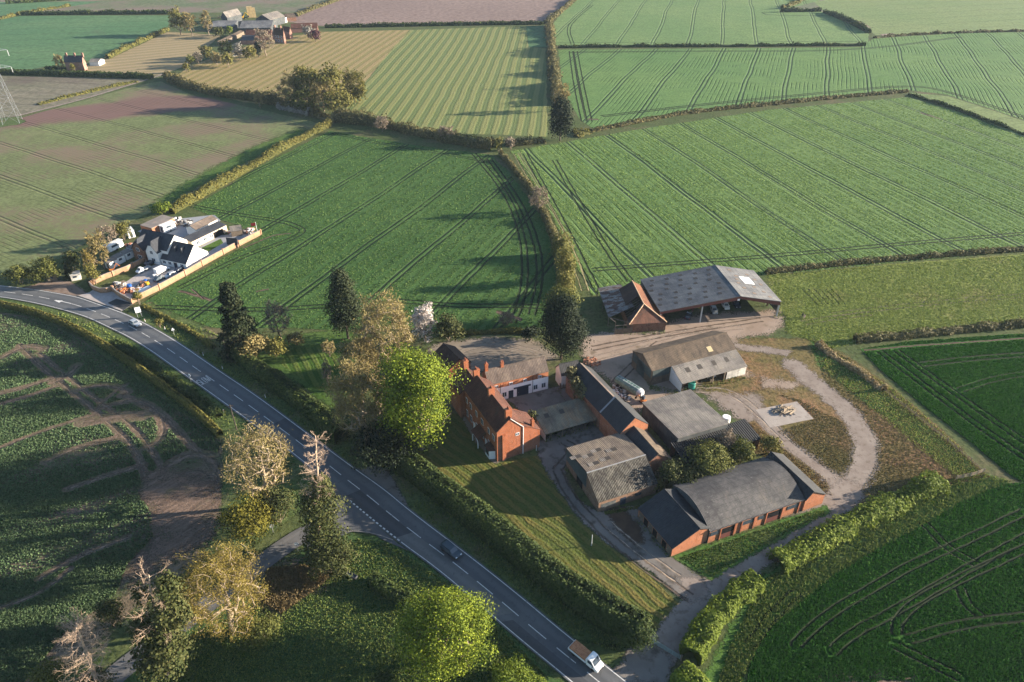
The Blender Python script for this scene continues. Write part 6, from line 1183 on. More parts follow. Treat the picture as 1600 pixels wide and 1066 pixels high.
def tree(kind, name, label, bb, mat, gap=1.0, bark=None, seed=0, group=None, leafk=1.5, dens=1.0, cat="tree", K=None):
    rg = np.random.default_rng(1000 + seed); p, a, b, zc = crownbox(bb, gap); py = (bb[1] + bb[3]) / 2; lf = lsize(py, leafk); bark = bark or m_bark
    e = empty(name, p, rg.uniform(0, 6), label, cat, group); h = zc + b
    area = 4 * PI * ((a * a * 2 * a * b) ** (2 / 4) if False else ((a * a) ** 1.6 / 3 + 2 * (a * b) ** 1.6 / 3) ** (1 / 1.6))
    if kind == 'leafy':
        S, tp, td = grow(rg, a * .92, b * .92, zc, 70 if py < 300 else 160, max(.15, h * .024)); V, F = tubes(S, 3 if py < 300 else 5); npmesh("trunk", V, F, bark, e)
        n = int(min(34000, area / lf ** 2 * 1.5 * dens)); V, F, v = clumps(rg, (a, a, b), K or int(40 + a * 9), max(a, b) * rg.uniform(.17, .22), n, lf); V[:, 2] += zc; npmesh("crown", V, F, mat, e, {"var": v})
    elif kind == 'bare':                                  # visible limbs, thin twigs and small buds
        S, tp, td = grow(rg, a, b, zc, 110 if py < 400 else 420, max(.14, h * .022)); V, F = tubes(S, 3 if py < 400 else 5); npmesh("trunk", V, F, bark, e)
        n = int(min(22000, area / lf ** 2 * 1.7 * dens)); i = rg.integers(0, len(tp), n); sp = min(a, b) * .10; P = tp[i] + td[i] * rg.uniform(-1.2, .8, n)[:, None] * sp * 1.3 + rg.normal(size=(n, 3)) * sp * .62
        N = rdirs(rg, n, .2); V, F = quads(rg, P, N, lf * .34, 4.2, td[i]); vv = np.clip(rg.uniform(0, 1, n) * .7 + rg.uniform(0, 1, len(tp))[i] * .3, 0, 1); npmesh("crown", V, F, mat, e, {"var": np.repeat(vv, 4)})
    elif kind in ('column', 'fir'):
        V, F = tubes([(Vector((0, 0, 0)), Vector((0, 0, h * .9)), .35, .06)], 6); npmesh("trunk", V, F, m_barkdk, e)
        n = int(min(34000, area / lf ** 2 * 1.9 * dens)); 
        if kind == 'column':
            def sh(C, R): C = C.copy(); t = np.clip((C[:, 2] / R[2] + 1) / 2, 0, 1); f = np.clip(1.18 - t ** 2.2 * .85, .2, 1.1); C[:, :2] *= f[:, None]; return C
            V, F, v = clumps(rg, (a, a, b), 120, a * .40, int(n * 2.6), lf * .78, .5, .7, 1.1, -.95, sh)
        else:
            K_ = 150; n = int(n * 2.4); lf *= .8; t = rg.uniform(0, 1, K_) ** .8; ang = rg.uniform(0, 2 * PI, K_); R_ = a * (1.05 - t * .82) * rg.uniform(.55, 1.08, K_); C = np.column_stack([np.cos(ang) * R_, np.sin(ang) * R_, -b + t * 2 * b * .96])
            ci = rg.integers(0, K_, n); rr = a * .30 * (1.1 - t[ci] * .7); ld = rdirs(rg, n, .4); P = C[ci] + ld * (rr * rg.uniform(.3, 1.1, n))[:, None] * np.array([1.15, 1.15, .55]); N = ld + rg.normal(size=(n, 3)) * .5; N /= np.linalg.norm(N, axis=1)[:, None]
            V, F = quads(rg, P, N, lf, 1.3); v = np.repeat(np.clip(rg.uniform(0, 1, K_)[ci] * .4 + rg.uniform(0, .6, n), 0, 1), 4)
        V[:, 2] += zc; npmesh("crown", V, F, mat, e, {"var": v})
    elif kind == 'bush':
        V, F = tubes([(Vector((0, 0, 0)), Vector((rg.uniform(-.3, .3), rg.uniform(-.3, .3), zc * .9)), .12, .04)] + [(Vector((0, 0, .1)), Vector((a * .5 * math.cos(t), a * .5 * math.sin(t), zc)), .09, .03) for t in np.arange(0, 6.2, 1.3)], 4); npmesh("stem", V, F, bark, e)
        n = int(min(9000, area / lf ** 2 * 1.7 * dens)); V, F, v = clumps(rg, (a, a, b), K or int(14 + a * 6), min(a, b) * .42, n, lf * .9); V[:, 2] += zc; V[:, 2] = np.maximum(V[:, 2], .03); npmesh("crown", V, F, mat, e, {"var": v})
    return e
def deadpine(label, base, top, bb, seed, ivybb=None, leafmat_=None, lvl=1.0, start=.25):
    """dead conifer: straight trunk, whorls of bare upswept branches, ivy round the lower part"""
    rg = np.random.default_rng(seed); p = G(*base); h = 4.0
    for _ in range(30):
        q = Vector((p.x, p.y, h)); dz = (h - CAMH); zc = q.y * CS - dz * SN; yy = 533 - FPX * (q.y * SN + dz * CS) / zc; h += (yy - top[1]) / (PXM(top[1]) * .75) * .5
    e = empty("dead_pine", p, 0, label, "tree"); a = (bb[2] - bb[0]) / 2 / PXM((bb[1] + bb[3]) / 2, h * .6); S = []; q = Vector((0, 0, 0)); n = 12; tp = G(top[0], top[1], h) - p
    for i in range(n):
        t = (i + 1) / n; q2 = Vector((tp.x * t + rg.normal() * .05, tp.y * t + rg.normal() * .05, h * t)); S.append((q, q2, .42 * (1 - .8 * i / n), .42 * (1 - .8 * (i + 1) / n))); q = q2
    V, F = tubes(S, 7); npmesh("trunk", V, F, m_barkdead, e); B_ = []
    for i in range(int(60 * lvl)):
        t = start + (1 - start) * rg.uniform(0, 1) ** .85; c = Vector((tp.x * t, tp.y * t, h * t)); an = rg.uniform(0, 2 * PI); L = a * (1.15 - .6 * t) * rg.uniform(.5, 1.1); d = Vector((math.cos(an), math.sin(an), -.28)); r = .065 * (1.2 - t * .6); m = 5
        for k in range(m):
            d = (d + Vector((rg.normal() * .13, rg.normal() * .13, .17))).normalized(); c2 = c + d * L / m; B_.append((c, c2, r * (1 - k / m) + .02, r * (1 - (k + 1) / m) + .016))
            if k >= 1:
                for _ in range(3):
                    sd = (d + Vector(rg.normal(size=3)) * .75 + Vector((0, 0, .3))).normalized(); l2 = L * .22 * rg.uniform(.5, 1.3); c3 = c2 + sd * l2; B_.append((c2, c3, .02, .012))
                    for _ in range(3): s3 = (sd + Vector(rg.normal(size=3)) * .7).normalized(); B_.append((c3, c3 + s3 * l2 * .8, .013, .008))
            c = c2
    V, F = tubes(B_, 3); npmesh("bare_branches", V, F, m_barkdead, e)
    for k, ib in enumerate(ivybb or []):
        cx, cy = (ib[0] + ib[2]) / 2, (ib[1] + ib[3]) / 2; zc = 3.0
        for _ in range(40): dz = zc - CAMH; dd = p.y * CS - dz * SN; zc += ((533 - FPX * (p.y * SN + dz * CS) / dd) - cy) / (PXM(cy) * .75) * .6
        s_ = PXM(cy, zc); ai = (ib[2] - ib[0]) / 2 / s_; bi = (ib[3] - ib[1]) / 2 / s_ / .82; bi = min(bi, zc); pi_ = Vector((p.x + (cx - (800 + FPX * p.x / (p.y * CS - (zc - CAMH) * SN))) / s_, p.y, 0))
        n = int(3600 * max(.25, ai * bi / 14)); V, F, v = clumps(rg, (ai, ai, bi), 26, min(ai, bi) * .42, n, .32, .2, .2, 1.1, -.95); o = pi_ - p; V += np.array([o.x, o.y, zc]); npmesh("ivy", V, F, L_ivy, e, {"var": v})
    return e
def hedge(name, label, px, w, h, mat, leaf=None, wild=.25, dens=1.0, group=None, cat="hedge", seed=0, flat=False, gaps=0.0, parent=None, leafk=1.35):
    rg = np.random.default_rng(3000 + seed + int(px[0][0])); pts = smooth(GL(px), 2); py = sum(p[1] for p in px) / len(px); lf = leaf or lsize(py, leafk, .26)
    cl = resample(pts, max(1.0, w * .6)); n = len(cl); k = np.maximum(.35, 1 + wild * np.convolve(rg.normal(size=n + 8), np.ones(4) / 2, 'same')[4:4 + n]); o0 = cl[0]
    ws = w / 2 * np.clip(1 + wild * .7 * rg.normal(size=n), .6, 1.5); V, F = [], []; K_ = 7; prof = [(-1, 0), (-1.02, .45), (-.82 if flat else -.7, .92 if flat else .82), (0, 1.0), (.82 if flat else .7, .92 if flat else .82), (1.02, .45), (1, 0)]
    T = [(cl[min(i + 1, n - 1)] - cl[max(i - 1, 0)]).normalized() for i in range(n)]; C = np.array([(c.x, c.y) for c in cl]); Nn = np.array([(-t.y, t.x) for t in T]); hs = h * k
    core = .9 if flat else .8
    for i in range(n):
        for u, z in prof: V.append((C[i, 0] + Nn[i, 0] * u * ws[i] * core - o0.x, C[i, 1] + Nn[i, 1] * u * ws[i] * core - o0.y, z * hs[i] * .86))
    for i in range(n - 1):
        for j in range(K_ - 1): F.append((K_ * i + j, K_ * i + j + 1, K_ * (i + 1) + j + 1, K_ * (i + 1) + j))
    F += [(0, 1, 2, 3), (3, 4, 5, 6)]; e_ = K_ * (n - 1); F += [(e_ + 3, e_ + 2, e_ + 1, e_), (e_ + 6, e_ + 5, e_ + 4, e_ + 3)]
    nc = len(V); L = sum((b - a).length for a, b in zip(cl, cl[1:])); m = int(min(26000, L * (w + 2 * h) / lf ** 2 * 1.35 * dens))
    t = rg.uniform(0, n - 1.001, m); i = t.astype(int); f = t - i; q = rg.uniform(0, 1, m); ang = PI * q; u = np.cos(ang); z = np.sin(ang) ** (.45 if flat else .7); u = np.sign(u) * np.abs(u) ** (.5 if flat else .75)
    ww = ws[i] * (1 - f) + ws[i + 1] * f; hh = hs[i] * (1 - f) + hs[i + 1] * f; c = C[i] * (1 - f)[:, None] + C[i + 1] * f[:, None]; jit = 1 + rg.normal(size=m) * (.035 if flat else .10) * (1 + wild)
    P = np.column_stack([c + Nn[i] * (u * ww * jit)[:, None] - np.array([o0.x, o0.y]), np.maximum(.05, z * hh * (1 + np.abs(rg.normal(size=m)) * (.05 if flat else .12) * (1 + wild * 2) - .04))])
    N = np.column_stack([Nn[i] * u[:, None], z + .15]) + rg.normal(size=(m, 3)) * .55; N /= np.linalg.norm(N, axis=1)[:, None]
    if gaps:
        g = np.convolve(rg.normal(size=n + 10), np.ones(5) / 5, 'same')[5:5 + n]; keep = g[i] > -gaps * 0 - (.45 - gaps * .5); P, N, t, i = P[keep], N[keep], t[keep], i[keep]; m = len(P)
    V2_, F2 = quads(rg, P, N, lf); lump = np.interp(t, np.arange(n), np.convolve(rg.uniform(0, 1, n + 4), np.ones(3) / 3, 'same')[2:2 + n]); v = np.clip(lump * .5 + rg.uniform(0, .55, m), 0, 1)
    V = np.concatenate([np.array(V), V2_]); F = np.concatenate([np.array(F), F2 + nc]); o = npmesh(name, V, F, mat, None, {"var": np.concatenate([np.full(nc, .08), np.repeat(v, 4)])}); o.location = (o0.x, o0.y, 0)
    tag(o, label, cat, group); return o
SD = [0]
def T_(kind, name, label, bb, mat, gap=1.0, **kw): SD[0] += 1; return tree(kind, name, label, bb, mat, gap, seed=SD[0], **kw)
# ---- near trees
T_('leafy', "chestnut_tree", "large bright lime green tree in full leaf beside the red brick farmhouse", (592, 543, 710, 708), L_lime, 1.0, K=170, dens=1.7, leafk=1.25)
T_('leafy', "chestnut_tree", "round bright lime green tree in full leaf at the bottom edge beside the main road", (613, 914, 771, 1062), L_lime, 1.2, K=170, dens=1.7, leafk=1.25)
T_('bare', "lime_tree", "tall tan budding tree with visible pale limbs behind the bright green farmhouse tree", (548, 450, 655, 585), L_brown, 2.0, bark=m_barkpale, dens=.85)
T_('bare', "lime_tree", "broad brown budding tree left of the bright green farmhouse tree, over the roadside verge", (504, 556, 622, 692), L_brown, 1.5, bark=m_barkpale, dens=1.0)
T_('bare', "lime_tree", "small brown budding tree squeezed between the two taller brown trees by the house", (520, 520, 600, 600), L_brown, 3.0, bark=m_barkpale)
T_('bush', "evergreen_shrub", "dark evergreen shrubbery under the brown tree beside the house entrance", (545, 650, 660, 735), L_dark, .2)
T_('bare', "oak_tree", "bare spreading tree with pale lit limbs at the field corner left of the road", (344, 655, 462, 792), L_gold if False else L_brown, 2.5, bark=m_barkpale, dens=.5)
T_('bush', "willow_shrub", "olive yellow bush under the bare spreading tree at the field corner", (342, 770, 432, 852), leafmat("olive_gold_leaves", [(.05, .05, .008), (.10, .095, .014), (.17, .15, .022)], .25), .3, K=40)
T_('bare', "maple_tree", "golden yellow tree coming into leaf beside the side road", (266, 844, 420, 1008), L_gold, 1.0, dens=1.5, leafk=1.3, bark=m_barkpale)
T_('fir', "fir_tree", "ragged dark fir tree with pointed top at the left end of the roadside garden", (335, 440, 399, 556), L_fir, .3)
T_('column', "cypress_tree", "dense dark column shaped conifer standing at the edge of the wheat field", (509, 422, 563, 532), L_fir, .2)
T_('column', "yew_tree", "broad dark evergreen at the entrance of the farmyard beside the slate barn", (842, 462, 916, 566), L_dark, .2)
T_('bush', "elm_shrub", "olive brown bush rising behind the dark farmyard evergreen", (846, 446, 905, 506), L_olive, .4)
T_('column', "holly_tree", "dark round evergreen standing alone at the meeting of the field hedges", (856, 154, 896, 219), L_dark, .2)
T_('leafy', "magnolia_tree", "white blossom tree behind the tall tan tree", (640, 477, 684, 532), L_white, .6)
T_('bush', "laurel_shrub", "round dark green bush right of the white blossom tree", (676, 492, 726, 538), L_ivy, .1)
T_('bush', "gorse_bush", "small yellow flowering bush beside the round dark green bush", (712, 510, 728, 522), L_gorse, .1)
T_('bush', "box_shrub", "small dark bush in the yard hedge left of the dark evergreen", (812, 508, 845, 535), L_dark, .1)
T_('bush', "apple_tree", "brown twiggy bush beneath the ragged fir tree", (368, 517, 420, 562), L_brown, .3); T_('bush', "apple_tree", "low tan bush between the orchard and the twiggy bush", (412, 528, 446, 560), L_haw, .3)
T_('bare', "cherry_tree", "thin grey leafless tree standing at the wheat field edge near the fir", (408, 466, 456, 528), L_grey, 1.0, dens=.5); T_('bush', "apple_tree", "small round brown bush on the orchard lawn", (446, 518, 476, 542), L_brown, .3)
T_('bare', "plum_tree", "small bare pinkish tree beside the column shaped conifer", (500, 530, 526, 556), L_brown, .8, dens=.7); T_('bare', "pear_tree", "slim bare sapling on the orchard rows", (500, 560, 520, 600), L_grey, .8, dens=.4)
T_('bare', "hawthorn_tree", "grey pink bare bush in the corner of the wheat field by the yard", (776, 484, 806, 510), L_pinkbr, .4)
T_('bare', "hawthorn_tree", "pinkish leafless tree in the hedge between the two wheat fields", (824, 288, 858, 330), L_pinkbr, .8)
T_('bush', "hawthorn_bush", "tall green brown bush in the field hedge above the farmyard", (866, 388, 900, 440), L_haw, .2); T_('bush', "hawthorn_bush", "yellow green bush at the foot of the field hedge above the farmyard", (868, 425, 900, 468), L_haw, .2)
T_('bush', "hawthorn_bush", "round olive bush at the corner where the field hedges meet", (770, 214, 787, 236), L_haw, .2); T_('bush', "hawthorn_bush", "small grey bush beside the dark round field evergreen", (790, 214, 806, 234), L_pinkbr, .2)
T_('bare', "ash_tree", "bare brown tree just behind the dark round field evergreen", (862, 128, 894, 170), L_brown, .8)
# courtyard scrub between the barns
for lb, bb, mt, kd in (("bushy olive shrub growing behind the arched barn", (1066, 690, 1145, 755), L_olive, 'bush'), ("small green brown shrub right of the bushy olive shrub", (1138, 684, 1184, 728), L_olive, 'bush'), ("yellow green shrub at the right end of the scrub by the drive", (1186, 682, 1222, 714), L_haw, 'bush'),
                       ("thin bare sapling between the black shelter and the arched barn", (1118, 668, 1152, 712), L_pinkbr, 'bare'), ("dark green bush against the mossy roof of the shed", (1026, 718, 1066, 762), L_ivy, 'bush'), ("pinkish bare shrub on the corner of the mossy roof", (1022, 730, 1050, 752), L_pinkbr, 'bare'),
                       ("bright yellow green shrub at the top of the dark byre roof", (1018, 748, 1042, 770), L_haw, 'bush'), ("low green scrub along the back of the arched barn", (1050, 742, 1110, 768), L_ivy, 'bush')):
    T_(kd, "elder_shrub", lb, bb, mt, .3, group="scrub between the barns", cat="shrub", dens=1.2)
m_ivyp = leafmat("pale_ivy", [(.07, .068, .03), (.125, .115, .052), (.19, .17, .078)], .15)
for lb, bb, gp in (("topmost olive ivy clump on the end of the long slate barn roof", (884, 572, 902, 598), 4.2), ("middle olive ivy clump on the long slate barn roof", (888, 588, 911, 614), 3.4), ("lowest olive ivy clump where the long slate barn meets the cart shed", (895, 602, 922, 628), 2.6)): T_('bush', "ivy_shrub", lb, bb, m_ivyp, gp, cat="shrub", dens=1.3, group="ivy on the slate barn")
T_('bush', "bay_shrub", "small dark bush between the farmhouse and the cart shed", (820, 640, 840, 668), L_ivy, .1, cat="shrub")
deadpine("dead pine with bare pale top and ivy on its lower half beside the road junction", (500, 872), (493, 680), (466, 680, 528, 790), 21, [(464, 765, 538, 830), (468, 810, 540, 880), (482, 740, 520, 780)], start=.4)
deadpine("ivy covered dead pine with a bare broken top, beside the golden yellow tree", (262, 1058), (232, 898), (205, 895, 305, 1000), 22, [(212, 990, 304, 1062), (205, 950, 262, 1010), (246, 925, 300, 990), (206, 912, 240, 950), (240, 895, 284, 935), (228, 960, 290, 1030)], start=.5, lvl=.45)
deadpine("leafless dead pine with long pale upswept branches near the bottom left corner", (158, 1082), (118, 972), (88, 962, 180, 1050), 23, [(122, 1040, 178, 1095)], start=.25, lvl=1.3)
for i, (lb, bb, mt) in enumerate((("dark undergrowth bush below the dead pine at the junction", (478, 850, 556, 905), L_ivy), ("green bush between the golden tree and the ivy covered pine", (262, 905, 300, 975), L_olive), ("low olive bush in the bottom left corner", (50, 1030, 105, 1090), L_olive),
                                  ("dark green bush beside the side road left of the ivy pine", (148, 935, 192, 985), L_ivy), ("small green bush on the bottom edge left of the round lime tree", (575, 1050, 625, 1090), L_hedge), ("green bush beneath the bare spreading tree", (395, 760, 470, 830), L_ivy),
                                  ("grey green bush at the foot of the golden tree", (380, 960, 440, 1010), L_olive), ("low bush on the bottom edge right of the round lime tree", (770, 1035, 835, 1090), L_hedgey))):
    T_('bush', "elder_shrub", lb, bb, mt, .1, cat="shrub")
# ---- copse and hedgerow trees further off
for i, bb in enumerate([(430, 112, 476, 166), (455, 106, 505, 164), (490, 104, 540, 165), (528, 106, 576, 158), (452, 138, 500, 174), (504, 142, 552, 180), (478, 124, 528, 172), (545, 128, 574, 160)]):
    T_('leafy' if i % 3 else 'bare', "willow_tree", ["leftmost brown willow of the round copse in the fields", "second willow from the left in the back row of the copse", "tallest tan willow in the middle of the copse", "rightmost back willow of the copse beside the striped stubble", "low willow at the front left of the copse", "round yellow green willow at the front of the copse", "willow in the middle of the copse half hidden by its neighbours", "small willow at the right end of the copse"][i], bb, [L_brown, L_haw, L_haw, L_haw, L_olive, L_haw, L_brown, L_haw][i], .6, group="willows of the field copse", leafk=1.3)
for i, (bb, mt, lb) in enumerate([((584, 180, 608, 205), L_pinkbr, "pink brown bush standing out of the hedge below the striped field, left one"), ((680, 196, 714, 220), L_pinkbr, "pink brown bush standing out of the hedge below the striped field, right one"), ((395, 140, 412, 168), L_brown, "small bare tree in the hedge left of the copse"), ((128, 388, 148, 432), L_gold, "slender golden birch beside the lay-by on the bend"), ((134, 356, 172, 420), L_brown, "brown tree behind the sheds of the white cottage"), ((150, 348, 185, 385), L_pinkbr, "grey pink bare tree behind the caravan"), ((176, 346, 204, 375), L_haw, "green bush behind the white trailer of the cottage"),
                                  ((44, 402, 96, 442), L_olive, "big round green bush beside the lay-by on the bend"), ((8, 412, 48, 446), L_olive, "low green bush left of the big round bush on the bend"), ((98, 392, 125, 430), L_ivy, "dark bush behind the lay-by hut"), ((98, 410, 118, 434), L_fir, "small pointed conifer beside the lay-by hut"), ((134, 412, 154, 444), L_haw, "slim green shrub at the corner of the garden wall"), ((207, 452, 222, 476), L_haw, "little olive tree at the front corner of the cottage wall"), ((236, 316, 268, 336), L_hedgey, "yellow green bush behind the brick outbuilding of the cottage"), ((240, 497, 256, 512), L_haw, "small olive bush on the verge below the cottage")]):
    T_('bush' if mt in (L_olive, L_haw, L_ivy, L_hedgey) else ('fir' if mt is L_fir else 'bare'), "hedgerow_tree", lb, bb, mt, .4, leafk=1.3)
# ---- far farm and cottage trees
for i, (bb, mt, kd, lb) in enumerate([((264, 14, 292, 52), L_haw, 'leafy', "large pale green tree at the left end of the far farm"), ((284, 18, 308, 54), L_brown, 'bare', "brown tree right of the large pale tree at the far farm"), ((312, 16, 332, 52), L_brown, 'bare', "tall brown tree beside the far farm sheds"), ((330, 43, 352, 58), L_ivy, 'bush', "dark bush below the far farm sheds"), ((353, 41, 363, 54), L_hedgey, 'bush', "small yellow green tree in the far farm yard"), ((394, 43, 430, 86), L_pinkbr, 'bare', "round russet tree in front of the far red brick house"), ((397, 66, 408, 88), L_dark, 'column', "dark conifer under the round russet tree"), ((472, 40, 492, 58), L_palebl, 'leafy', "pale blossom tree on the far lawn"), ((482, 48, 502, 64), L_purple, 'leafy', "purple leaved tree at the far farm garden corner"),
                                      ((82, 84, 100, 108), L_brown, 'bare', "tree left of the far brick cottage"), ((110, 100, 120, 112), L_haw, 'bush', "small bush in front of the far brick cottage"), ((300, 80, 318, 100), L_grey, 'bare', "leftmost bare orchard tree at the far farm"), ((312, 72, 332, 94), L_haw, 'leafy', "second orchard tree at the far farm"), ((326, 80, 348, 102), L_brown, 'bare', "brown orchard tree at the far farm"), ((340, 64, 362, 88), L_olive, 'leafy', "olive orchard tree below the long low roof"), ((344, 82, 366, 104), L_haw, 'leafy', "front olive orchard tree at the far farm"), ((362, 68, 382, 92), L_palebl, 'leafy', "whitish blossoming orchard tree"), ((378, 72, 400, 94), L_haw, 'leafy', "rightmost orchard tree of the far farm"), ((284, 98, 296, 112), L_haw, 'bush', "small round bush by the far lane"), ((290, 86, 306, 104), L_olive, 'leafy', "small orchard tree nearest the lane")]):
    T_(kd, "orchard_tree" if 11 <= i <= 17 or i == 19 else "farm_tree", lb, bb, mt, .4, leafk=1.2)
# ---- hedges
H = hedge
H("clipped_hedge", "tall dark clipped hedge between the main road and the farmhouse lawn", [(612, 712), (660, 752), (720, 798), (800, 862), (880, 925), (950, 972), (1002, 1000)], 5.0, 4.8, L_hedge, wild=.07, flat=True, dens=1.35, leaf=.30)
T_('bush', "hedge_bush", "round bushy end of the tall roadside hedge at the farm gate", (962, 958, 1030, 1018), L_hedge, .1, cat="shrub", dens=1.2)
H("clipped_hedge", "dark evergreen hedge screening the orchard from the main road", [(365, 552), (400, 582), (450, 620), (500, 655), (535, 690)], 4.2, 3.8, L_hedge, wild=.15, flat=True, dens=1.2, leaf=.36)
H("field_hedge", "clipped brown green hedge along the patchy field left of the main road", [(0, 478), (50, 490), (100, 507), (150, 533), (200, 567), (255, 606), (300, 640), (345, 682)], 1.6, 1.9, L_haw, wild=.06, flat=True, leaf=.33)
H("drive_hedge", "bright yellow green hedge on the right of the farm drive near the gate", [(1078, 1032), (1092, 1002), (1115, 968), (1145, 938), (1180, 912)], 4.4, 2.6, L_hedgey, wild=.16, flat=True, leaf=.32, dens=1.2)
H("drive_hedge", "bright yellow green hedge at the bottom edge right of the gate", [(1060, 1052), (1085, 1075), (1105, 1100)], 4.0, 2.6, L_hedgey, wild=.12, flat=True, leaf=.3)
H("drive_hedge", "ragged yellow green hedge climbing beside the bend of the farm drive", [(1212, 886), (1255, 862), (1300, 836), (1345, 814), (1385, 795), (1425, 775), (1462, 760)], 4.8, 2.5, L_hedgey, wild=.2, dens=1.2, leaf=.36)
H("field_hedge", "short dark hedge on the paddock beside the round lime tree", [(583, 910), (605, 926), (640, 945)], 2.6, 2.2, L_hedge, wild=.12, flat=True)
H("field_hedge", "low hedge on the bottom edge below the road", [(770, 1060), (810, 1062), (850, 1085)], 3, 2, L_hedgey, wild=.2)
H("field_hedge", "golden clipped hedge from the cottage up to the field corner", [(268, 334), (320, 305), (380, 270), (440, 235), (500, 204), (515, 197)], 3.2, 2.6, L_haw, wild=.2)
H("field_hedge", "shaggy brown hedge below the striped stubble field", [(520, 190), (560, 192), (610, 200), (660, 212), (720, 225), (770, 232)], 6.5, 4.2, L_hedgeb, wild=.28)
H("field_hedge", "brown hedge curving from the lane down to the copse", [(262, 122), (280, 134), (330, 146), (390, 156), (430, 163), (480, 176), (520, 190)], 6.0, 3.8, L_hedgeb, wild=.28)
H("blackthorn_hedge", "whitish blossoming blackthorn along the front of the copse", [(436, 168), (462, 174), (486, 180)], 5, 2.6, L_palebl, wild=.3)
H("field_hedge", "narrow pale hedge between the two big wheat fields", [(782, 242), (800, 262), (825, 292), (848, 335), (865, 372), (878, 410)], 2.4, 2.2, L_hedgeb, wild=.3)
H("field_hedge", "thick bushy hedge at the top of the farmyard", [(876, 395), (884, 420), (884, 450), (880, 468)], 5.5, 4.0, L_haw, wild=.35)
H("field_hedge", "straggling hedge with long shadows beside the striped field", [(858, 40), (861, 75), (864, 110), (868, 140), (872, 165)], 5.5, 3.8, L_hedgeb, wild=.5)
H("field_hedge", "brown hedge from the dark round evergreen up across the wheat fields", [(924, 206), (980, 195), (1050, 181), (1120, 172), (1200, 165), (1300, 154), (1418, 144)], 2.8, 1.7, L_hedgeb, wild=.15)
H("field_hedge", "green brush beside the dark round evergreen", [(895, 208), (925, 206), (900, 214)], 4, 1.4, L_haw, wild=.4)
H("field_hedge", "low scrub in the corner left of the dark round evergreen", [(790, 228), (820, 226), (850, 222)], 4, 2.0, L_hedgeb, wild=.45)
H("field_hedge", "thin dark hedge slanting down at the right edge of the wheat", [(1420, 148), (1480, 166), (1540, 188), (1640, 226)], 2.2, 1.2, L_hedge, wild=.25)
H("field_hedge", "brown clipped hedge along the far side of the rough meadow", [(1196, 428), (1260, 420), (1340, 412), (1420, 405), (1500, 399), (1640, 388)], 1.9, 1.6, L_hedgeb, wild=.15)
H("field_hedge", "brown hedge along the near side of the rough meadow", [(1335, 534), (1400, 528), (1470, 521), (1540, 514), (1640, 506)], 2.4, 1.8, L_hedgeb, wild=.25)
H("reed_hedge", "dry straw coloured grass bank beside the rough ground", [(1278, 540), (1300, 556), (1330, 576), (1365, 598), (1380, 612)], 2.2, 1.3, L_straw, wild=.35)
H("field_hedge", "long straight dark hedge at the back of the striped field", [(508, 43.5), (600, 42), (700, 40), (850, 38)], 3.4, 2.6, L_hedge, wild=.08)
H("field_hedge", "dark broken hedge across the far wheat fields", [(872, 75), (950, 74), (1050, 73.5), (1150, 73), (1250, 72), (1352, 71.5)], 2.6, 1.8, L_hedge, wild=.2, gaps=.25)
H("field_hedge", "pale hedge rising beside the pink ploughed field", [(853, 38), (865, 28), (885, 12), (905, -6)], 4.5, 2.6, L_hedgeb, wild=.2)
H("field_hedge", "tan verge hedge left of the pink ploughed field", [(462, 26), (490, 14), (520, 4), (548, -8)], 4.5, 2.2, L_hedgeb, wild=.2)
H("field_hedge", "dark tall hedge slanting above the far wheat", [(1288, 20), (1310, 28), (1340, 42), (1358, 52)], 4, 3.4, L_hedge, wild=.2)
H("field_hedge", "short dark hedge at the top of the far wheat", [(1220, 19), (1250, 18.5), (1282, 18)], 3.4, 2.6, L_hedge, wild=.2)
H("field_hedge", "little hedge climbing towards the top of the photo", [(1222, 14), (1240, 8), (1258, -2)], 4, 2.2, L_haw, wild=.4)
H("field_hedge", "faint hedge along the right far field", [(1365, 60), (1420, 55), (1500, 51.5), (1640, 48)], 2.6, 1.3, L_hedgeb, wild=.3, gaps=.3)
H("field_hedge", "dark hedge along the left far field behind the brick cottage", [(34, 24), (100, 23), (180, 22.5), (264, 22)], 4, 3.0, L_hedge, wild=.08)
H("field_hedge", "thick dark hedge in front of the far brick cottage", [(-10, 116), (60, 117), (130, 119.5), (200, 122), (238, 123)], 4.0, 3.0, L_hedge, wild=.08)
H("field_hedge", "hedge rising from the far cottage to the far farm", [(168, 92), (200, 76), (235, 60), (262, 48)], 3.4, 2.2, L_haw, wild=.2)
H("field_hedge", "grassy hedge along the far lane", [(60, 164), (120, 149), (180, 135), (214, 128)], 3.0, 1.0, L_haw, wild=.3)
H("field_hedge", "short hedge at the top left corner", [(0, 31), (25, 24), (50, 19), (110, 10)], 3.4, 1.6, L_haw, wild=.3)
H("field_hedge", "dark far hedge in the top left corner", [(10, 6), (60, 3), (110, 0)], 4, 2, L_hedge, wild=.2)
H("field_hedge", "low garden hedge in front of the far brick cottage", [(72, 108), (92, 108.5), (120, 109)], 2.6, 1.6, L_hedge, wild=.1)
H("yard_hedge", "low clipped hedge along the back of the gravel yard", [(690, 523), (740, 521), (800, 519), (838, 522)], 1.8, 1.3, L_haw, wild=.25)
H("garden_hedge", "low brown hedge along the verge below the cottage wall", [(222, 480), (262, 500), (300, 520), (335, 545)], 1.6, 1.0, L_haw, wild=.3)
H("bramble_bank", "rough bramble bank along the field edge left of the main road", [(180, 535), (240, 575), (300, 618), (340, 655)], 3.0, .9, L_hedge, wild=.4)
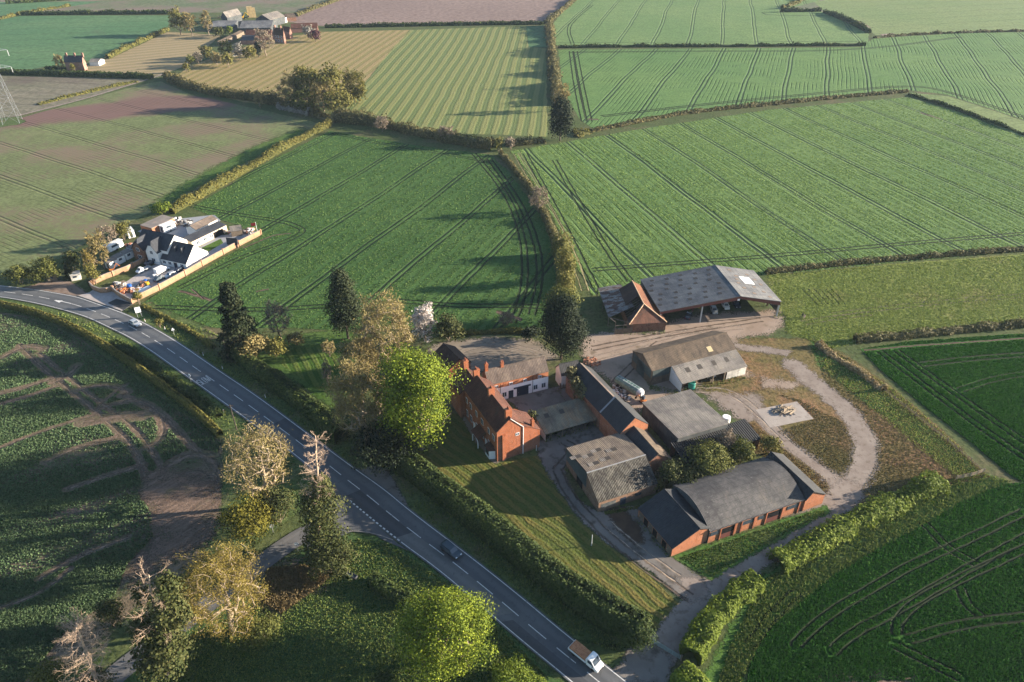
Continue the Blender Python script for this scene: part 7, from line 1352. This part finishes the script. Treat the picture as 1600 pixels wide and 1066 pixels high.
# ================================================================== vehicles
m_silver = plain("silver_car_paint", (.46, .48, .50), .28, .5, .5, .03); m_carwhite = plain("white_car_paint", (.72, .72, .71), .3, .5, 0, .03); m_cardark = plain("dark_grey_car_paint", (.055, .075, .09), .25, .5, .4, .03); m_carblue = plain("dark_blue_car_paint", (.03, .04, .06), .25, .5, .3, .03)
m_head = plain("headlight_glass", (.75, .78, .8), .15, .6); m_tail = plain("tail_light_red", (.35, .02, .02), .25, .5); m_rim = plain("alloy_rim", (.4, .41, .42), .35, .5, .6)
def wheel(e, x, y, r, w=.22):
    mb = MB(); mb.lathe([(r - .05, y - w / 2), (r, y - w / 2 + .04), (r, y + w / 2 - .04), (r - .05, y + w / 2)], 18, (x, r), 'y'); k = mb.build("wheel", m_tyre, e); s_ = 1 if y > 0 else -1
    mb = MB(); mb.lathe([(r * .62, y + s_ * (w / 2 - .02) - .015), (r * .62, y + s_ * (w / 2) + .012)], 14, (x, r), 'y'); mb.build("rim", m_rim, k)
def loft(st, k0=0):
    """st: (x, half width, z0, belt, half roof width, roof)"""
    R = [[(x, -w * .94, z0), (x, -w, z0 + (b - z0) * .45), (x, -w * .96, b), (x, -rw, r), (x, rw, r), (x, w * .96, b), (x, w, z0 + (b - z0) * .45), (x, w * .94, z0)] for x, w, z0, b, rw, r in st]
    return R
def car(name, label, px, rz, paint, L=4.4, W=1.8, Hh=1.5, kind='car', group=None, cat="car"):
    p = G(*px); p.z = 0.0; e = empty(name, p, rz, label, cat, group); l = L / 2; w = W / 2; b = .92 if kind != 'van' else 1.25; c = b + .02
    if kind == 'car': st = [(-l, w * .86, .32, .78, w * .7, .8), (-l + .25, w * .95, .26, b - .04, w * .76, b), (-l + .55, w, .24, b, w * .76, Hh * .86), (-l + 1.0, w, .22, b, w * .78, Hh * .97), (-.25, w, .22, b, w * .78, Hh), (.35, w, .22, b, w * .76, Hh * .96), (l - 1.15, w, .22, b - .02, w * .80, b), (l - .35, w * .95, .26, .80, w * .72, .82), (l, w * .80, .34, .62, w * .62, .64)]
    elif kind == 'suv': st = [(-l, w * .9, .38, .95, w * .78, 1.0), (-l + .2, w * .97, .34, 1.05, w * .80, Hh * .92), (-l + .6, w, .32, 1.05, w * .80, Hh), (-.2, w, .30, 1.05, w * .80, Hh), (.45, w, .30, 1.03, w * .79, Hh * .96), (l - 1.2, w, .32, 1.02, w * .84, 1.05), (l - .3, w * .96, .34, .95, w * .8, .97), (l, w * .84, .40, .75, w * .7, .77)]
    else: st = [(-l, w * .97, .4, 1.2, w * .90, Hh), (-l + .2, w, .35, 1.2, w * .93, Hh), (l - 2.1, w, .35, 1.2, w * .93, Hh), (l - 1.65, w, .35, 1.2, w * .88, Hh * .93), (l - .75, w, .35, 1.1, w * .85, 1.14), (l - .2, w * .95, .38, .95, w * .8, .97), (l, w * .86, .42, .75, w * .75, .77)]
    R = loft(st); mb = MB()
    for A, Bq in zip(R, R[1:]):
        for i in range(8): j = (i + 1) % 8; mb.poly([A[i], Bq[i], Bq[j], A[j]])
    mb.poly(R[0]); mb.poly(list(reversed(R[-1]))); mb.build("body", paint, e)
    g = MB(); up = Vector((0, 0, .0))
    for q in range(len(st) - 1):
        A, Bq = R[q], R[q + 1]; ra, rb = st[q][5] - st[q][3], st[q + 1][5] - st[q + 1][3]
        if kind == 'van' and q < len(st) - 4: continue
        if ra > .2 and rb > .2:                           # side glass
            for i0, i1, s_ in ((2, 3, -1), (5, 4, 1)):
                lo = lambda Rr, f: Vector(Rr[i0]) * (1 - f) + Vector(Rr[i1]) * f + Vector((0, s_ * .012, .006)); x_ = [lo(A, .12), lo(Bq, .12), lo(Bq, .84), lo(A, .84)]; m = (x_[0] + x_[1] + x_[2] + x_[3]) / 4; x_ = [m + (v - m) * .92 for v in x_]; g.poly(x_ if s_ < 0 else x_[::-1])
        if (ra > .2) != (rb > .2) or (kind == 'van' and q == len(st) - 4):   # windscreen / rear screen
            x_ = [Vector(A[3]), Vector(A[4]), Vector(Bq[4]), Vector(Bq[3])]; m = sum(x_, Vector()) / 4; n = (x_[1] - x_[0]).cross(x_[2] - x_[0]).normalized(); n = n if n.z > 0 else -n; g.poly([m + (v - m) * .86 + n * .02 for v in x_])
    g.build("windows", m_glass, e)
    r = .33 if kind == 'car' else .38
    for x in (-l + L * .19, l - L * .19):
        for s_ in (-1, 1): wheel(e, x, s_ * (w - .08), r)
    for s_ in (-1, 1):
        mb = MB(); f = st[-2]; mb.box(l - .16, l - .02, s_ * w * .62 - .16, s_ * w * .62 + .16, .62 if kind == 'car' else .74, .74 if kind == 'car' else .88); mb.build("headlight", m_head, e)
        mb = MB(); mb.box(-l - .015, -l + .06, s_ * w * .68 - .12, s_ * w * .68 + .12, .66, .82); mb.build("tail_light", m_tail, e)
        mb = MB(); mb.box(l * .36, l * .36 + .12, s_ * (w + .02) - .02, s_ * (w + .16), b, b + .13) if s_ > 0 else mb.box(l * .36, l * .36 + .12, -(w + .16), -(w - .02), b, b + .13); mb.build("mirror", paint, e)
    return e
def heading(a, b): d = G(*b) - G(*a); return math.atan2(d.y, d.x)
RD = heading((700, 843), (760, 892))
def onroad(e): e.location.z = ZR; return e
onroad(car("sport_utility_car", "dark grey blue car driving along the main road below the tall hedge", (705, 864), RD, m_cardark, 4.7, 1.92, 1.68, 'suv')); onroad(car("estate_car", "silver car driving on the road past the walled cottage", (212, 508), heading((190, 497), (225, 515)), m_silver, 4.4, 1.8, 1.5))
def truck():
    e = empty("flatbed_truck", G(915, 1031), heading((887, 1010), (939, 1052)), "white dropside truck loaded with stacked terracotta tiles on the main road", "truck"); e.location.z = ZR; mb = MB()
    st = [(.75, .98, .45, 1.25, .92, 2.15), (1.0, 1.0, .42, 1.25, .93, 2.25), (1.75, 1.0, .42, 1.22, .90, 2.22), (2.45, 1.0, .42, 1.15, .86, 1.22), (3.0, .96, .45, .98, .8, 1.0), (3.15, .86, .5, .8, .74, .82)]; R = loft(st)
    for A, Bq in zip(R, R[1:]):
        for i in range(8): j = (i + 1) % 8; mb.poly([A[i], Bq[i], Bq[j], A[j]])
    mb.poly(R[0]); mb.poly(list(reversed(R[-1]))); cab = mb.build("cab", m_carwhite, e); g = MB()
    x_ = [Vector(R[2][3]), Vector(R[2][4]), Vector(R[3][4]), Vector(R[3][3])]; m = sum(x_, Vector()) / 4; g.poly([m + (v - m) * .88 + Vector((.015, 0, .02)) for v in x_]); g.build("windscreen", m_glass, cab)
    for s_, (i0, i1) in ((-1, (2, 3)), (1, (5, 4))):
        g = MB(); lo = lambda Rr, f: Vector(Rr[i0]) * (1 - f) + Vector(Rr[i1]) * f + Vector((0, s_ * .015, 0)); q_ = [lo(R[1], .1), lo(R[2], .1) + Vector((.45, 0, 0)), lo(R[2], .85), lo(R[1], .85)]; g.poly(q_ if s_ < 0 else q_[::-1]); g.build("side_window", m_glass, cab)
        mb = MB(); mb.box(2.1, 2.22, s_ * 1.1 - .1, s_ * 1.1 + .1, 1.2, 1.5); mb.build("mirror", m_dark, cab); mb = MB(); mb.box(2.98, 3.12, s_ * .68 - .15, s_ * .68 + .15, .72, .9); mb.build("headlight", m_head, cab)
    mb = MB(); mb.box(3.1, 3.19, -.5, .5, .55, .75); mb.build("grille", m_dark, cab)
    mb = MB(); mb.box(-3.1, .68, -1.02, 1.02, .72, .84); mb.box(-3.0, 2.4, -.4, .4, .45, .72); mb.build("flatbed", m_galv, e)
    for y in (-1.03, 1.03): mb = MB(); mb.box(-3.1, .66, y - .025, y + .025, .845, 1.25); mb.build("dropside", m_carwhite, e)
    mb = MB(); mb.box(-3.13, -3.08, -1.0, 1.0, .845, 1.25); mb.build("tailboard", m_carwhite, e); mb = MB(); mb.box(.62, .68, -1.0, 1.0, .845, 1.9); mb.build("headboard", m_carwhite, e)
    m_load = mottled("terracotta_load", (.40, .17, .085), (.50, .24, .12), 2.0, (.28, .13, .07), 5); mb = MB()
    for i in range(3):
        for j in range(8): mb.box(-2.9 + i * 1.15, -1.82 + i * 1.15, -.92 + j * .23, -.92 + j * .23 + .2, .86, 1.55 + .05 * ((i + j) % 3))
    mb.build("tile_stack", m_load)
    for x in (-2.0, 2.2):
        for s_ in (-1, 1): wheel(e, x, s_ * .92, .36, .26)
    for s_ in (-1, 1): mb = MB(); mb.box(-3.16, -3.12, s_ * .8 - .12, s_ * .8 + .12, .55, .68); mb.build("tail_light", m_tail, e)
    return e
tr = truck(); ts = bpy.data.objects["tile_stack"]; ts.location = tr.location; ts.rotation_euler = tr.rotation_euler; tag(ts, "rows of orange terracotta tiles stacked on the flatbed truck", "tile load")
# cottage yard and open barn
car("van", "white panel van parked in the cottage yard", (254, 425), AN, m_carwhite, 4.9, 1.9, 2.05, 'van', cat="van"); car("estate_car", "silver car parked beside the long wall in the cottage yard", (267, 432), AN + PI, m_silver, 4.3, 1.75, 1.48); car("hatchback", "black car parked tight against the cottage front", (236, 413), AN, m_carblue, 4.2, 1.75, 1.45)
car("hatchback", "dark car parked at the corner of the bright cottage gable", (281, 424), AN + .3, m_carblue, 4.2, 1.75, 1.45); car("hatchback", "dark car near the middle of the long wall in the cottage yard", (250, 438), AN, m_cardark, 4.0, 1.7, 1.45)
car("hatchback", "silver car parked inside the open barn", (1115, 487), heading((1110, 470), (1117, 486)), m_silver, 4.1, 1.75, 1.5); car("hatchback", "white car parked inside the open barn", (1133, 480), heading((1125, 466), (1135, 482)), m_carwhite, 4.1, 1.75, 1.5)
car("hatchback", "dark car deep inside the open barn right of the white car", (1150, 478), heading((1125, 466), (1135, 482)), m_carblue, 4.1, 1.75, 1.5); car("hatchback", "dark car behind the open barn's middle post", (1075, 496), 1.2, m_carblue, 4.1, 1.75, 1.5)
def pickup(px, label, rz):
    e = empty("pickup_truck", G(*px), rz, label, "truck"); mb = MB(); st = [(.3, .88, .4, 1.1, .76, 1.7), (.5, .9, .38, 1.1, .78, 1.75), (1.2, .9, .38, 1.08, .76, 1.72), (1.8, .9, .38, 1.02, .78, 1.06), (2.4, .85, .42, .85, .7, .87)]; R = loft(st)
    for A, Bq in zip(R, R[1:]):
        for i in range(8): j = (i + 1) % 8; mb.poly([A[i], Bq[i], Bq[j], A[j]])
    mb.poly(R[0]); mb.poly(list(reversed(R[-1]))); mb.build("cab", m_carwhite, e); g = MB(); x_ = [Vector(R[2][3]), Vector(R[2][4]), Vector(R[3][4]), Vector(R[3][3])]; m = sum(x_, Vector()) / 4; g.poly([m + (v - m) * .88 + Vector((.015, 0, .02)) for v in x_]); g.build("windscreen", m_glass, e)
    mb = MB(); mb.box(-2.5, .28, -.92, .92, .6, .7); mb.box(-2.5, .28, -.92, -.87, .7, 1.0); mb.box(-2.5, .28, .87, .92, .7, 1.0); mb.box(-2.5, -2.44, -.86, .86, .7, 1.0); mb.build("load_bed", m_galv, e)
    for x in (-1.6, 1.6):
        for s_ in (-1, 1): wheel(e, x, s_ * .82, .34)
pickup((225, 424), "white tipper pickup parked by the brick dividing wall", AN + PI)
# ---- green tank trailer, small yard machinery
def tanker():
    e = empty("tank_trailer", G(983, 612), heading((969, 603), (1000, 622)), "long weathered green trailer with pale rounded end standing in the farmyard", "trailer"); m_g = mottled("weathered_green_paint", (.10, .17, .145), (.17, .25, .21), 1.2, (.28, .3, .26), 2, (.55, .7)); L, w = 8.6, 1.15; mb = MB(); rings = []
    for x, s_ in ((-L / 2, .86), (-L / 2 + .25, 1), (L / 2 - 1.2, 1), (L / 2 - .5, .88), (L / 2, .6)): rings.append([(x, math.cos(t) * w * s_ if abs(math.cos(t)) > .3 else math.cos(t) * w * s_, 1.75 + math.copysign(abs(math.sin(t)) ** .55, math.sin(t)) * .95 * s_) for t in np.linspace(0, 2 * PI, 17)[:-1]])
    for A, Bq in zip(rings[:3], rings[1:3]):
        for i in range(16): j = (i + 1) % 16; mb.poly([A[i], Bq[i], Bq[j], A[j]])
    mb.poly(list(reversed(rings[0]))); mb.build("tank_body", m_g, e); mb = MB()
    for A, Bq in zip(rings[2:], rings[3:]):
        for i in range(16): j = (i + 1) % 16; mb.poly([A[i], Bq[i], Bq[j], A[j]])
    mb.poly(rings[-1]); mb.build("pale_nose", m_signback, e); mb = MB()
    for y in (-.45, .45): mb.bar((-L / 2 + .2, y, 2.74), (L / 2 - 1.2, y, 2.74), .06)
    for k in range(8): x = -L / 2 + .4 + k * .95; mb.bar((x, -.45, 2.74), (x, .45, 2.74), .05)
    mb.build("top_walkway", m_galv, e); mb = MB(); mb.box(-L / 2, L / 2 + .6, -.35, .35, .62, .8); mb.build("chassis", m_dark, e)
    for x in (-L / 2 + 1.2, -L / 2 + 2.3):
        for s_ in (-1, 1): wheel(e, x, s_ * 1.0, .45, .3)
tanker()
m_orange = plain("orange_machine_paint", (.42, .14, .03), .5); m_yellow = plain("yellow_machine_paint", (.6, .36, .02), .45)
def digger(px, rz, label, mat, s=1.0):
    e = empty("mini_digger", G(*px), rz, label, "digger"); mb = MB()
    for y in (-.7, .45): mb.box(-1 * s, 1 * s, y * s, (y + .25) * s, 0, .5 * s)
    mb.build("tracks", m_tyre, e); mb = MB(); mb.box(-1 * s, .5 * s, -.6 * s, .6 * s, .52 * s, 1.2 * s); mb.build("engine_housing", mat, e); mb = MB(); mb.box(-.4 * s, .6 * s, -.6 * s, .05 * s, 1.21 * s, 2.3 * s); mb.build("cab", m_glass, e)
    mb = MB(); mb.bar((.5 * s, .3 * s, .9 * s), (1.5 * s, .3 * s, 2.4 * s), .14 * s); mb.bar((1.5 * s, .3 * s, 2.4 * s), (2.4 * s, .3 * s, 1.2 * s), .11 * s); mb.build("boom", mat, e); mb = MB(); mb.hexa([(2.2 * s, 0, .5 * s), (2.7 * s, 0, .6 * s), (2.7 * s, .6 * s, .6 * s), (2.2 * s, .6 * s, .5 * s)], [(2.2 * s, 0, 1.2 * s), (2.5 * s, 0, 1.25 * s), (2.5 * s, .6 * s, 1.25 * s), (2.2 * s, .6 * s, 1.2 * s)]); mb.build("bucket", m_dark, e)
digger((177, 424), .5, "small orange machine in front of the white garden sheds", m_orange, 1.0); digger((1004, 629), 2.4, "small rusty orange machine at the nose of the green trailer", m_orange, .8); digger((379, 30), .3, "yellow loader standing in the far farm yard", m_yellow, 2.2)
def barrel(px, label, mat, r=.35, h=.95, cat="barrel", ln=False, rz=0):
    e = empty("storage_tank" if ln else "barrel", G(*px), rz, label, cat); mb = MB()
    if ln: mb.lathe([(r * .7, -h / 2), (r, -h / 2 + .25), (r, h / 2 - .25), (r * .7, h / 2)], 18, (0, r + .3), 'x'); mb.v = [(x, y, z) for x, y, z in mb.v]
    else: mb.lathe([(r * .9, 0), (r, .08), (r, h * .48), (r * 1.04, h * .5), (r, h * .52), (r, h - .08), (r * .9, h)], 16)
    mb.build("drum", mat, e); mb = MB()
    if ln:
        for x in (-h * .3, h * .3): mb.box(x - .15, x + .15, -r * .8, r * .8, 0, .35)
        mb.build("cradle", m_timber, e)
    else: mb.lathe([(.08, h), (.08, h + .05)], 8, (r * .5, 0)); mb.build("cap", m_dark, e)
m_bluepl = plain("blue_plastic", (.02, .09, .32), .4); m_whitepl = plain("white_plastic", (.74, .74, .74), .4); m_greenpl = plain("green_tank_plastic", (.02, .17, .14), .4)
barrel((203, 450), "blue barrel behind the curved front wall", m_bluepl, .7, 1.3); barrel((231, 446), "yellow barrel in the cottage yard", m_yellow, .6, 1.2); barrel((227, 456), "long white tank lying beside the long wall", m_whitepl, .85, 5.2, "tank", True, AN); barrel((228, 441), "blue lidded drum in the cottage yard behind the yellow barrel", m_bluepl, .5, 1.0)
barrel((1080, 606), "dark green water tank under the tractor barn lean-to", m_greenpl, .95, 1.8, "water tank"); barrel((1133, 662), "white round topped tank behind the grey implement shed", m_whitepl, 1.0, 2.2, "water tank")
def heap(px, label, n, R, mats, name, cat, size=(.5, 1.1), seed=0):
    """a pile of odd boxes and planks, each item one piece of the heap"""
    rg = np.random.default_rng(seed); e = empty(name, G(*px), 0, label, cat)
    for k, m in enumerate(mats):
        for _ in range(n):
            a, r = rg.uniform(0, 2 * PI), R * rg.uniform(0, 1) ** .6; s_ = rg.uniform(*size, 3); M = Matrix.Translation((r * math.cos(a), r * math.sin(a), s_[2] * .3 + max(0, R - r) * .22)) @ Matrix.Rotation(rg.uniform(0, 3), 4, 'Z') @ Matrix.Rotation(rg.normal() * .2, 4, 'X'); mb = MB(); mb.box(-s_[0] / 2, s_[0] / 2, -s_[1] / 2, s_[1] / 2, -s_[2] * .3, s_[2] * .4, M); mb.build(["board", "crate", "rubble_piece"][k % 3], m, e)
m_clut = plain("pale_scrap", (.5, .47, .44), .6); m_clut2 = plain("rust_scrap", (.28, .12, .07), .7); m_clut3 = plain("dark_scrap", (.05, .05, .055), .7)
for i, (p, l, n, R, ms) in enumerate([((192, 456), "heap of orange and timber scrap behind the curved front wall", 9, 2.2, (m_clut2, m_timber, m_orange)), ((210, 455), "low heap of mixed scrap beside the long white tank", 9, 2.0, (m_clut2, m_clut3, m_clut)), ((186, 446), "heap of dark scrap along the dividing wall", 8, 2.2, (m_clut3, m_timber, m_clut)), ((222, 447), "stack of dark scrap left of the yellow barrel", 8, 1.8, (m_clut3, m_clut2, m_timber)), ((270, 345), "heap of white goods behind the cottage outbuilding", 8, 3.0, (m_clut, m_vanwhite, m_clut3)), ((286, 350), "heap of scrap beside the brown roofed shed", 9, 3.2, (m_clut3, m_clut, m_timber)), ((368, 364), "garden clutter before the grey summer house", 8, 2.5, (m_clut2, m_clut, m_clut3)), ((389, 362), "dark clutter at the far end of the cottage garden", 9, 2.6, (m_clut3, m_clut, m_clut2)), ((246, 432), "pale boxes beside the dark car in the cottage yard", 4, 1.0, (m_clut, m_vanwhite))]): heap(p, l, n, R, ms, "scrap_heap", "scrap heap", seed=50 + i)
heap((203, 385), "pale clutter between caravan and sheds", 5, 1.4, (m_clut, m_clut2), "scrap_heap", "scrap heap", seed=77); heap((963, 612), "pale stone rubble along the back of the slate barn", 14, 2.2, (m_clut, m_timber), "rubble_heap", "rubble", (.3, .9), 80); heap((972, 622), "grey rubble beside the nose of the green trailer", 12, 2.0, (m_clut, m_clut3), "rubble_heap", "rubble", (.3, .8), 81); heap((925, 566), "orange brick rubble at the far end of the slate barn", 22, 2.3, (m_clut2, mottled("brick_rubble", (.34, .16, .09), (.42, .22, .14), 2)), "rubble_heap", "rubble", (.25, .6), 82)
heap((1082, 596), "timber and scrap stored under the tractor barn lean-to", 6, 1.8, (m_timber, m_clut2), "scrap_heap", "scrap heap", seed=84); heap((1108, 590), "farm tools stored under the middle of the lean-to", 5, 1.6, (m_clut, m_timber), "scrap_heap", "scrap heap", seed=85)
def logs():
    rg = np.random.default_rng(9); e = empty("log_pile", G(1224, 643), 0, "untidy pile of pale split logs and branches on the concrete pad", "log pile"); e.location.z = .12; mb = MB()
    for k in range(46):
        r = rg.uniform(0, 1.7); a = rg.uniform(0, 6.3); c = Vector((r * math.cos(a) * 1.5, r * math.sin(a) * .8, .12 + max(0, 1.7 - r) * .45 * rg.uniform(.2, 1))); d = Vector((math.cos(.5 + rg.normal() * .5), math.sin(.5 + rg.normal() * .5), rg.normal() * .12)) * rg.uniform(.6, 1.5); mb.bar(c - d, c + d, rg.uniform(.05, .14), k=6)
    mb.build("logs", m_barkpale, e); mb = MB()
    for k in range(14): a = rg.uniform(0, 6.3); c = Vector((2.6 * math.cos(a), 1.5 * math.sin(a), .08)); d = Vector((rg.normal(), rg.normal(), 0)).normalized() * .7; mb.bar(c - d, c + d, .06, k=5)
    mb.build("loose_branches", m_bark, e)
logs()
e = empty("water_trough", G(550, 901), heading((543, 897), (558, 905)), "small dark metal trough standing on the paddock grass", "trough"); mb = MB()
for a in ((-1.1, 1.1, -.4, -.34, .1, .6), (-1.1, 1.1, .34, .4, .1, .6), (-1.1, -1.04, -.34, .34, .1, .6), (1.04, 1.1, -.34, .34, .1, .6), (-1.1, 1.1, -.34, .34, .1, .16)): mb.box(*a)
mb.build("basin", m_clut3, e); mb = MB(); mb.box(-1.03, 1.03, -.33, .33, .42, .44); mb.build("water", m_glass, e)
for x in (-.8, .8): mb = MB(); mb.box(x - .06, x + .06, -.36, .36, 0, .1); mb.build("leg", m_galv, e)
e = empty("flag_pole", G(403, 366), 0, "pole with a red flag at the far end of the cottage wall", "flag"); mb = MB(); mb.bar((0, 0, 0), (0, 0, 4.8), .07, .05, 8); mb.build("pole", m_signwhite, e); mb = MB()
for i in range(6): mb.hexa([(-i * .3, .05 * math.sin(i), 3.4 - i * .05), (-i * .3 - .3, .05 * math.sin(i + 1), 3.35 - i * .05), (-i * .3 - .3, .05 * math.sin(i + 1) + .02, 3.35 - i * .05), (-i * .3, .05 * math.sin(i) + .02, 3.4 - i * .05)], [(-i * .3, .05 * math.sin(i), 4.6 - i * .05), (-i * .3 - .3, .05 * math.sin(i + 1), 4.55 - i * .05), (-i * .3 - .3, .05 * math.sin(i + 1) + .02, 4.55 - i * .05), (-i * .3, .05 * math.sin(i) + .02, 4.6 - i * .05)])
mb.build("flag", m_red, e)
# ---- walkers by the barn
m_skin = plain("skin", (.45, .27, .19), .6); m_coat = plain("dark_coat", (.03, .03, .04), .8); m_pink = plain("pale_pink_coat", (.5, .33, .33), .8); m_hair = plain("brown_hair", (.06, .035, .02), .7)
def person(px, label, coat, rz, s=1.0):
    J = {'pel': (0, 0, .95), 'wst': (0, .01, 1.1), 'chest': (0, .02, 1.32), 'nk': (0, .01, 1.48), 'hd': (0, -.01, 1.60), 'top': (0, 0, 1.72), 'lh': (.10, 0, .9), 'lk': (.11, -.06, .50), 'la': (.11, .02, .09), 'lt': (.12, -.14, .04), 'rh': (-.10, 0, .9), 'rk': (-.11, -.12, .52), 'ra': (-.11, -.10, .09), 'rt': (-.12, -.26, .04), 'ls': (.19, .02, 1.40), 'le': (.25, .06, 1.13), 'lw': (.25, -.04, .90), 'lf': (.25, -.07, .80), 'rs': (-.19, .02, 1.40), 're': (-.25, 0, 1.13), 'rw': (-.25, -.12, .92), 'rf': (-.25, -.15, .82)}
    Rr = {'pel': .15, 'wst': .135, 'chest': .16, 'nk': .06, 'hd': .095, 'top': .07, 'lh': .09, 'lk': .06, 'la': .045, 'lt': .04, 'rh': .09, 'rk': .06, 'ra': .045, 'rt': .04, 'ls': .07, 'le': .05, 'lw': .035, 'lf': .03, 'rs': .07, 're': .05, 'rw': .035, 'rf': .03}
    Ed = [('pel', 'wst'), ('wst', 'chest'), ('chest', 'nk'), ('nk', 'hd'), ('hd', 'top'), ('pel', 'lh'), ('lh', 'lk'), ('lk', 'la'), ('la', 'lt'), ('pel', 'rh'), ('rh', 'rk'), ('rk', 'ra'), ('ra', 'rt'), ('chest', 'ls'), ('ls', 'le'), ('le', 'lw'), ('lw', 'lf'), ('chest', 'rs'), ('rs', 're'), ('re', 'rw'), ('rw', 'rf')]
    ks = list(J); me = bpy.data.meshes.new("person"); me.from_pydata([tuple(c * s for c in J[k]) for k in ks], [(ks.index(a), ks.index(b)) for a, b in Ed], []); o = bpy.data.objects.new("person", me); COL.objects.link(o); me.materials.append(coat); md = o.modifiers.new("skin", 'SKIN')
    for i, k in enumerate(ks): v = me.skin_vertices[0].data[i]; v.radius = (Rr[k] * s, Rr[k] * s); v.use_root = k == 'pel'
    o.modifiers.new("sub", 'SUBSURF').render_levels = 2; o.location = G(*px); o.rotation_euler = (0, 0, rz); tag(o, label, "person")
    mb = MB(); mb.lathe([(.05 * s, 1.755 * s), (.105 * s, 1.70 * s), (.112 * s, 1.63 * s), (.10 * s, 1.60 * s)][::-1], 12, (0, .015)); mb.build("hair", m_hair, o)
    mb = MB(); mb.lathe([(.03 * s, 1.52 * s), (.075 * s, 1.56 * s), (.08 * s, 1.64 * s), (.04 * s, 1.68 * s)], 10, (0, -.035 * s)); mb.build("face", m_skin, o)
person((1253, 496.5), "person in a dark coat walking on the grass beside the open barn", m_coat, -1.2); person((1256, 498), "smaller person in a pale pink coat beside the walker in dark clothes", m_pink, -1.0, .86)
# ================================================================== haze
HAZE = 0.00005
if HAZE:
    t = NT("air_haze"); t.t.nodes.remove(t.b); v = t.n("ShaderNodeVolumePrincipled"); v.inputs["Color"].default_value = (.62, .78, 1.0, 1); v.inputs["Density"].default_value = HAZE; v.inputs["Anisotropy"].default_value = .1; t.t.links.new(v.outputs[0], t.out.inputs["Volume"])
    mb = MB(); mb.box(-1500, 1500, -60, 1600, -1, 125); tag(mb.build("haze", t.m), kind="stuff")
# ---- groups of repeats
GR = {"field_hedge": "field hedges", "drive_hedge": "yellow green hedges along the farm drive", "clipped_hedge": "tall dark roadside hedges", "scrap_heap": "scrap heaps in the yards", "rubble_heap": "rubble heaps by the slate barn", "garden_wall": "brick walls of the cottage yard", "orchard_tree": "orchard trees of the far farm", "farm_tree": "trees round the far farm", "hedgerow_tree": "trees and bushes along the field hedges", "lime_tree": "brown budding trees by the house", "dead_pine": "dead pines along the side road", "chestnut_tree": "bright lime green trees", "box_trailer": "white box trailers at the cottage", "telegraph_pole": "roadside poles", "barrel": "barrels and drums in the yards", "road_sign": "road signs along the main road", "apple_tree": "small garden bushes", "hawthorn_bush": "hawthorn bushes in the field hedges", "hawthorn_tree": "bare hawthorn trees in the hedges", "hatchback": "parked cars", "person": "walkers by the open barn"}
for o in COL.objects:
    k = o.name.split(".")[0]
    if o.parent is None and k in GR and "group" not in o: o["group"] = GR[k]
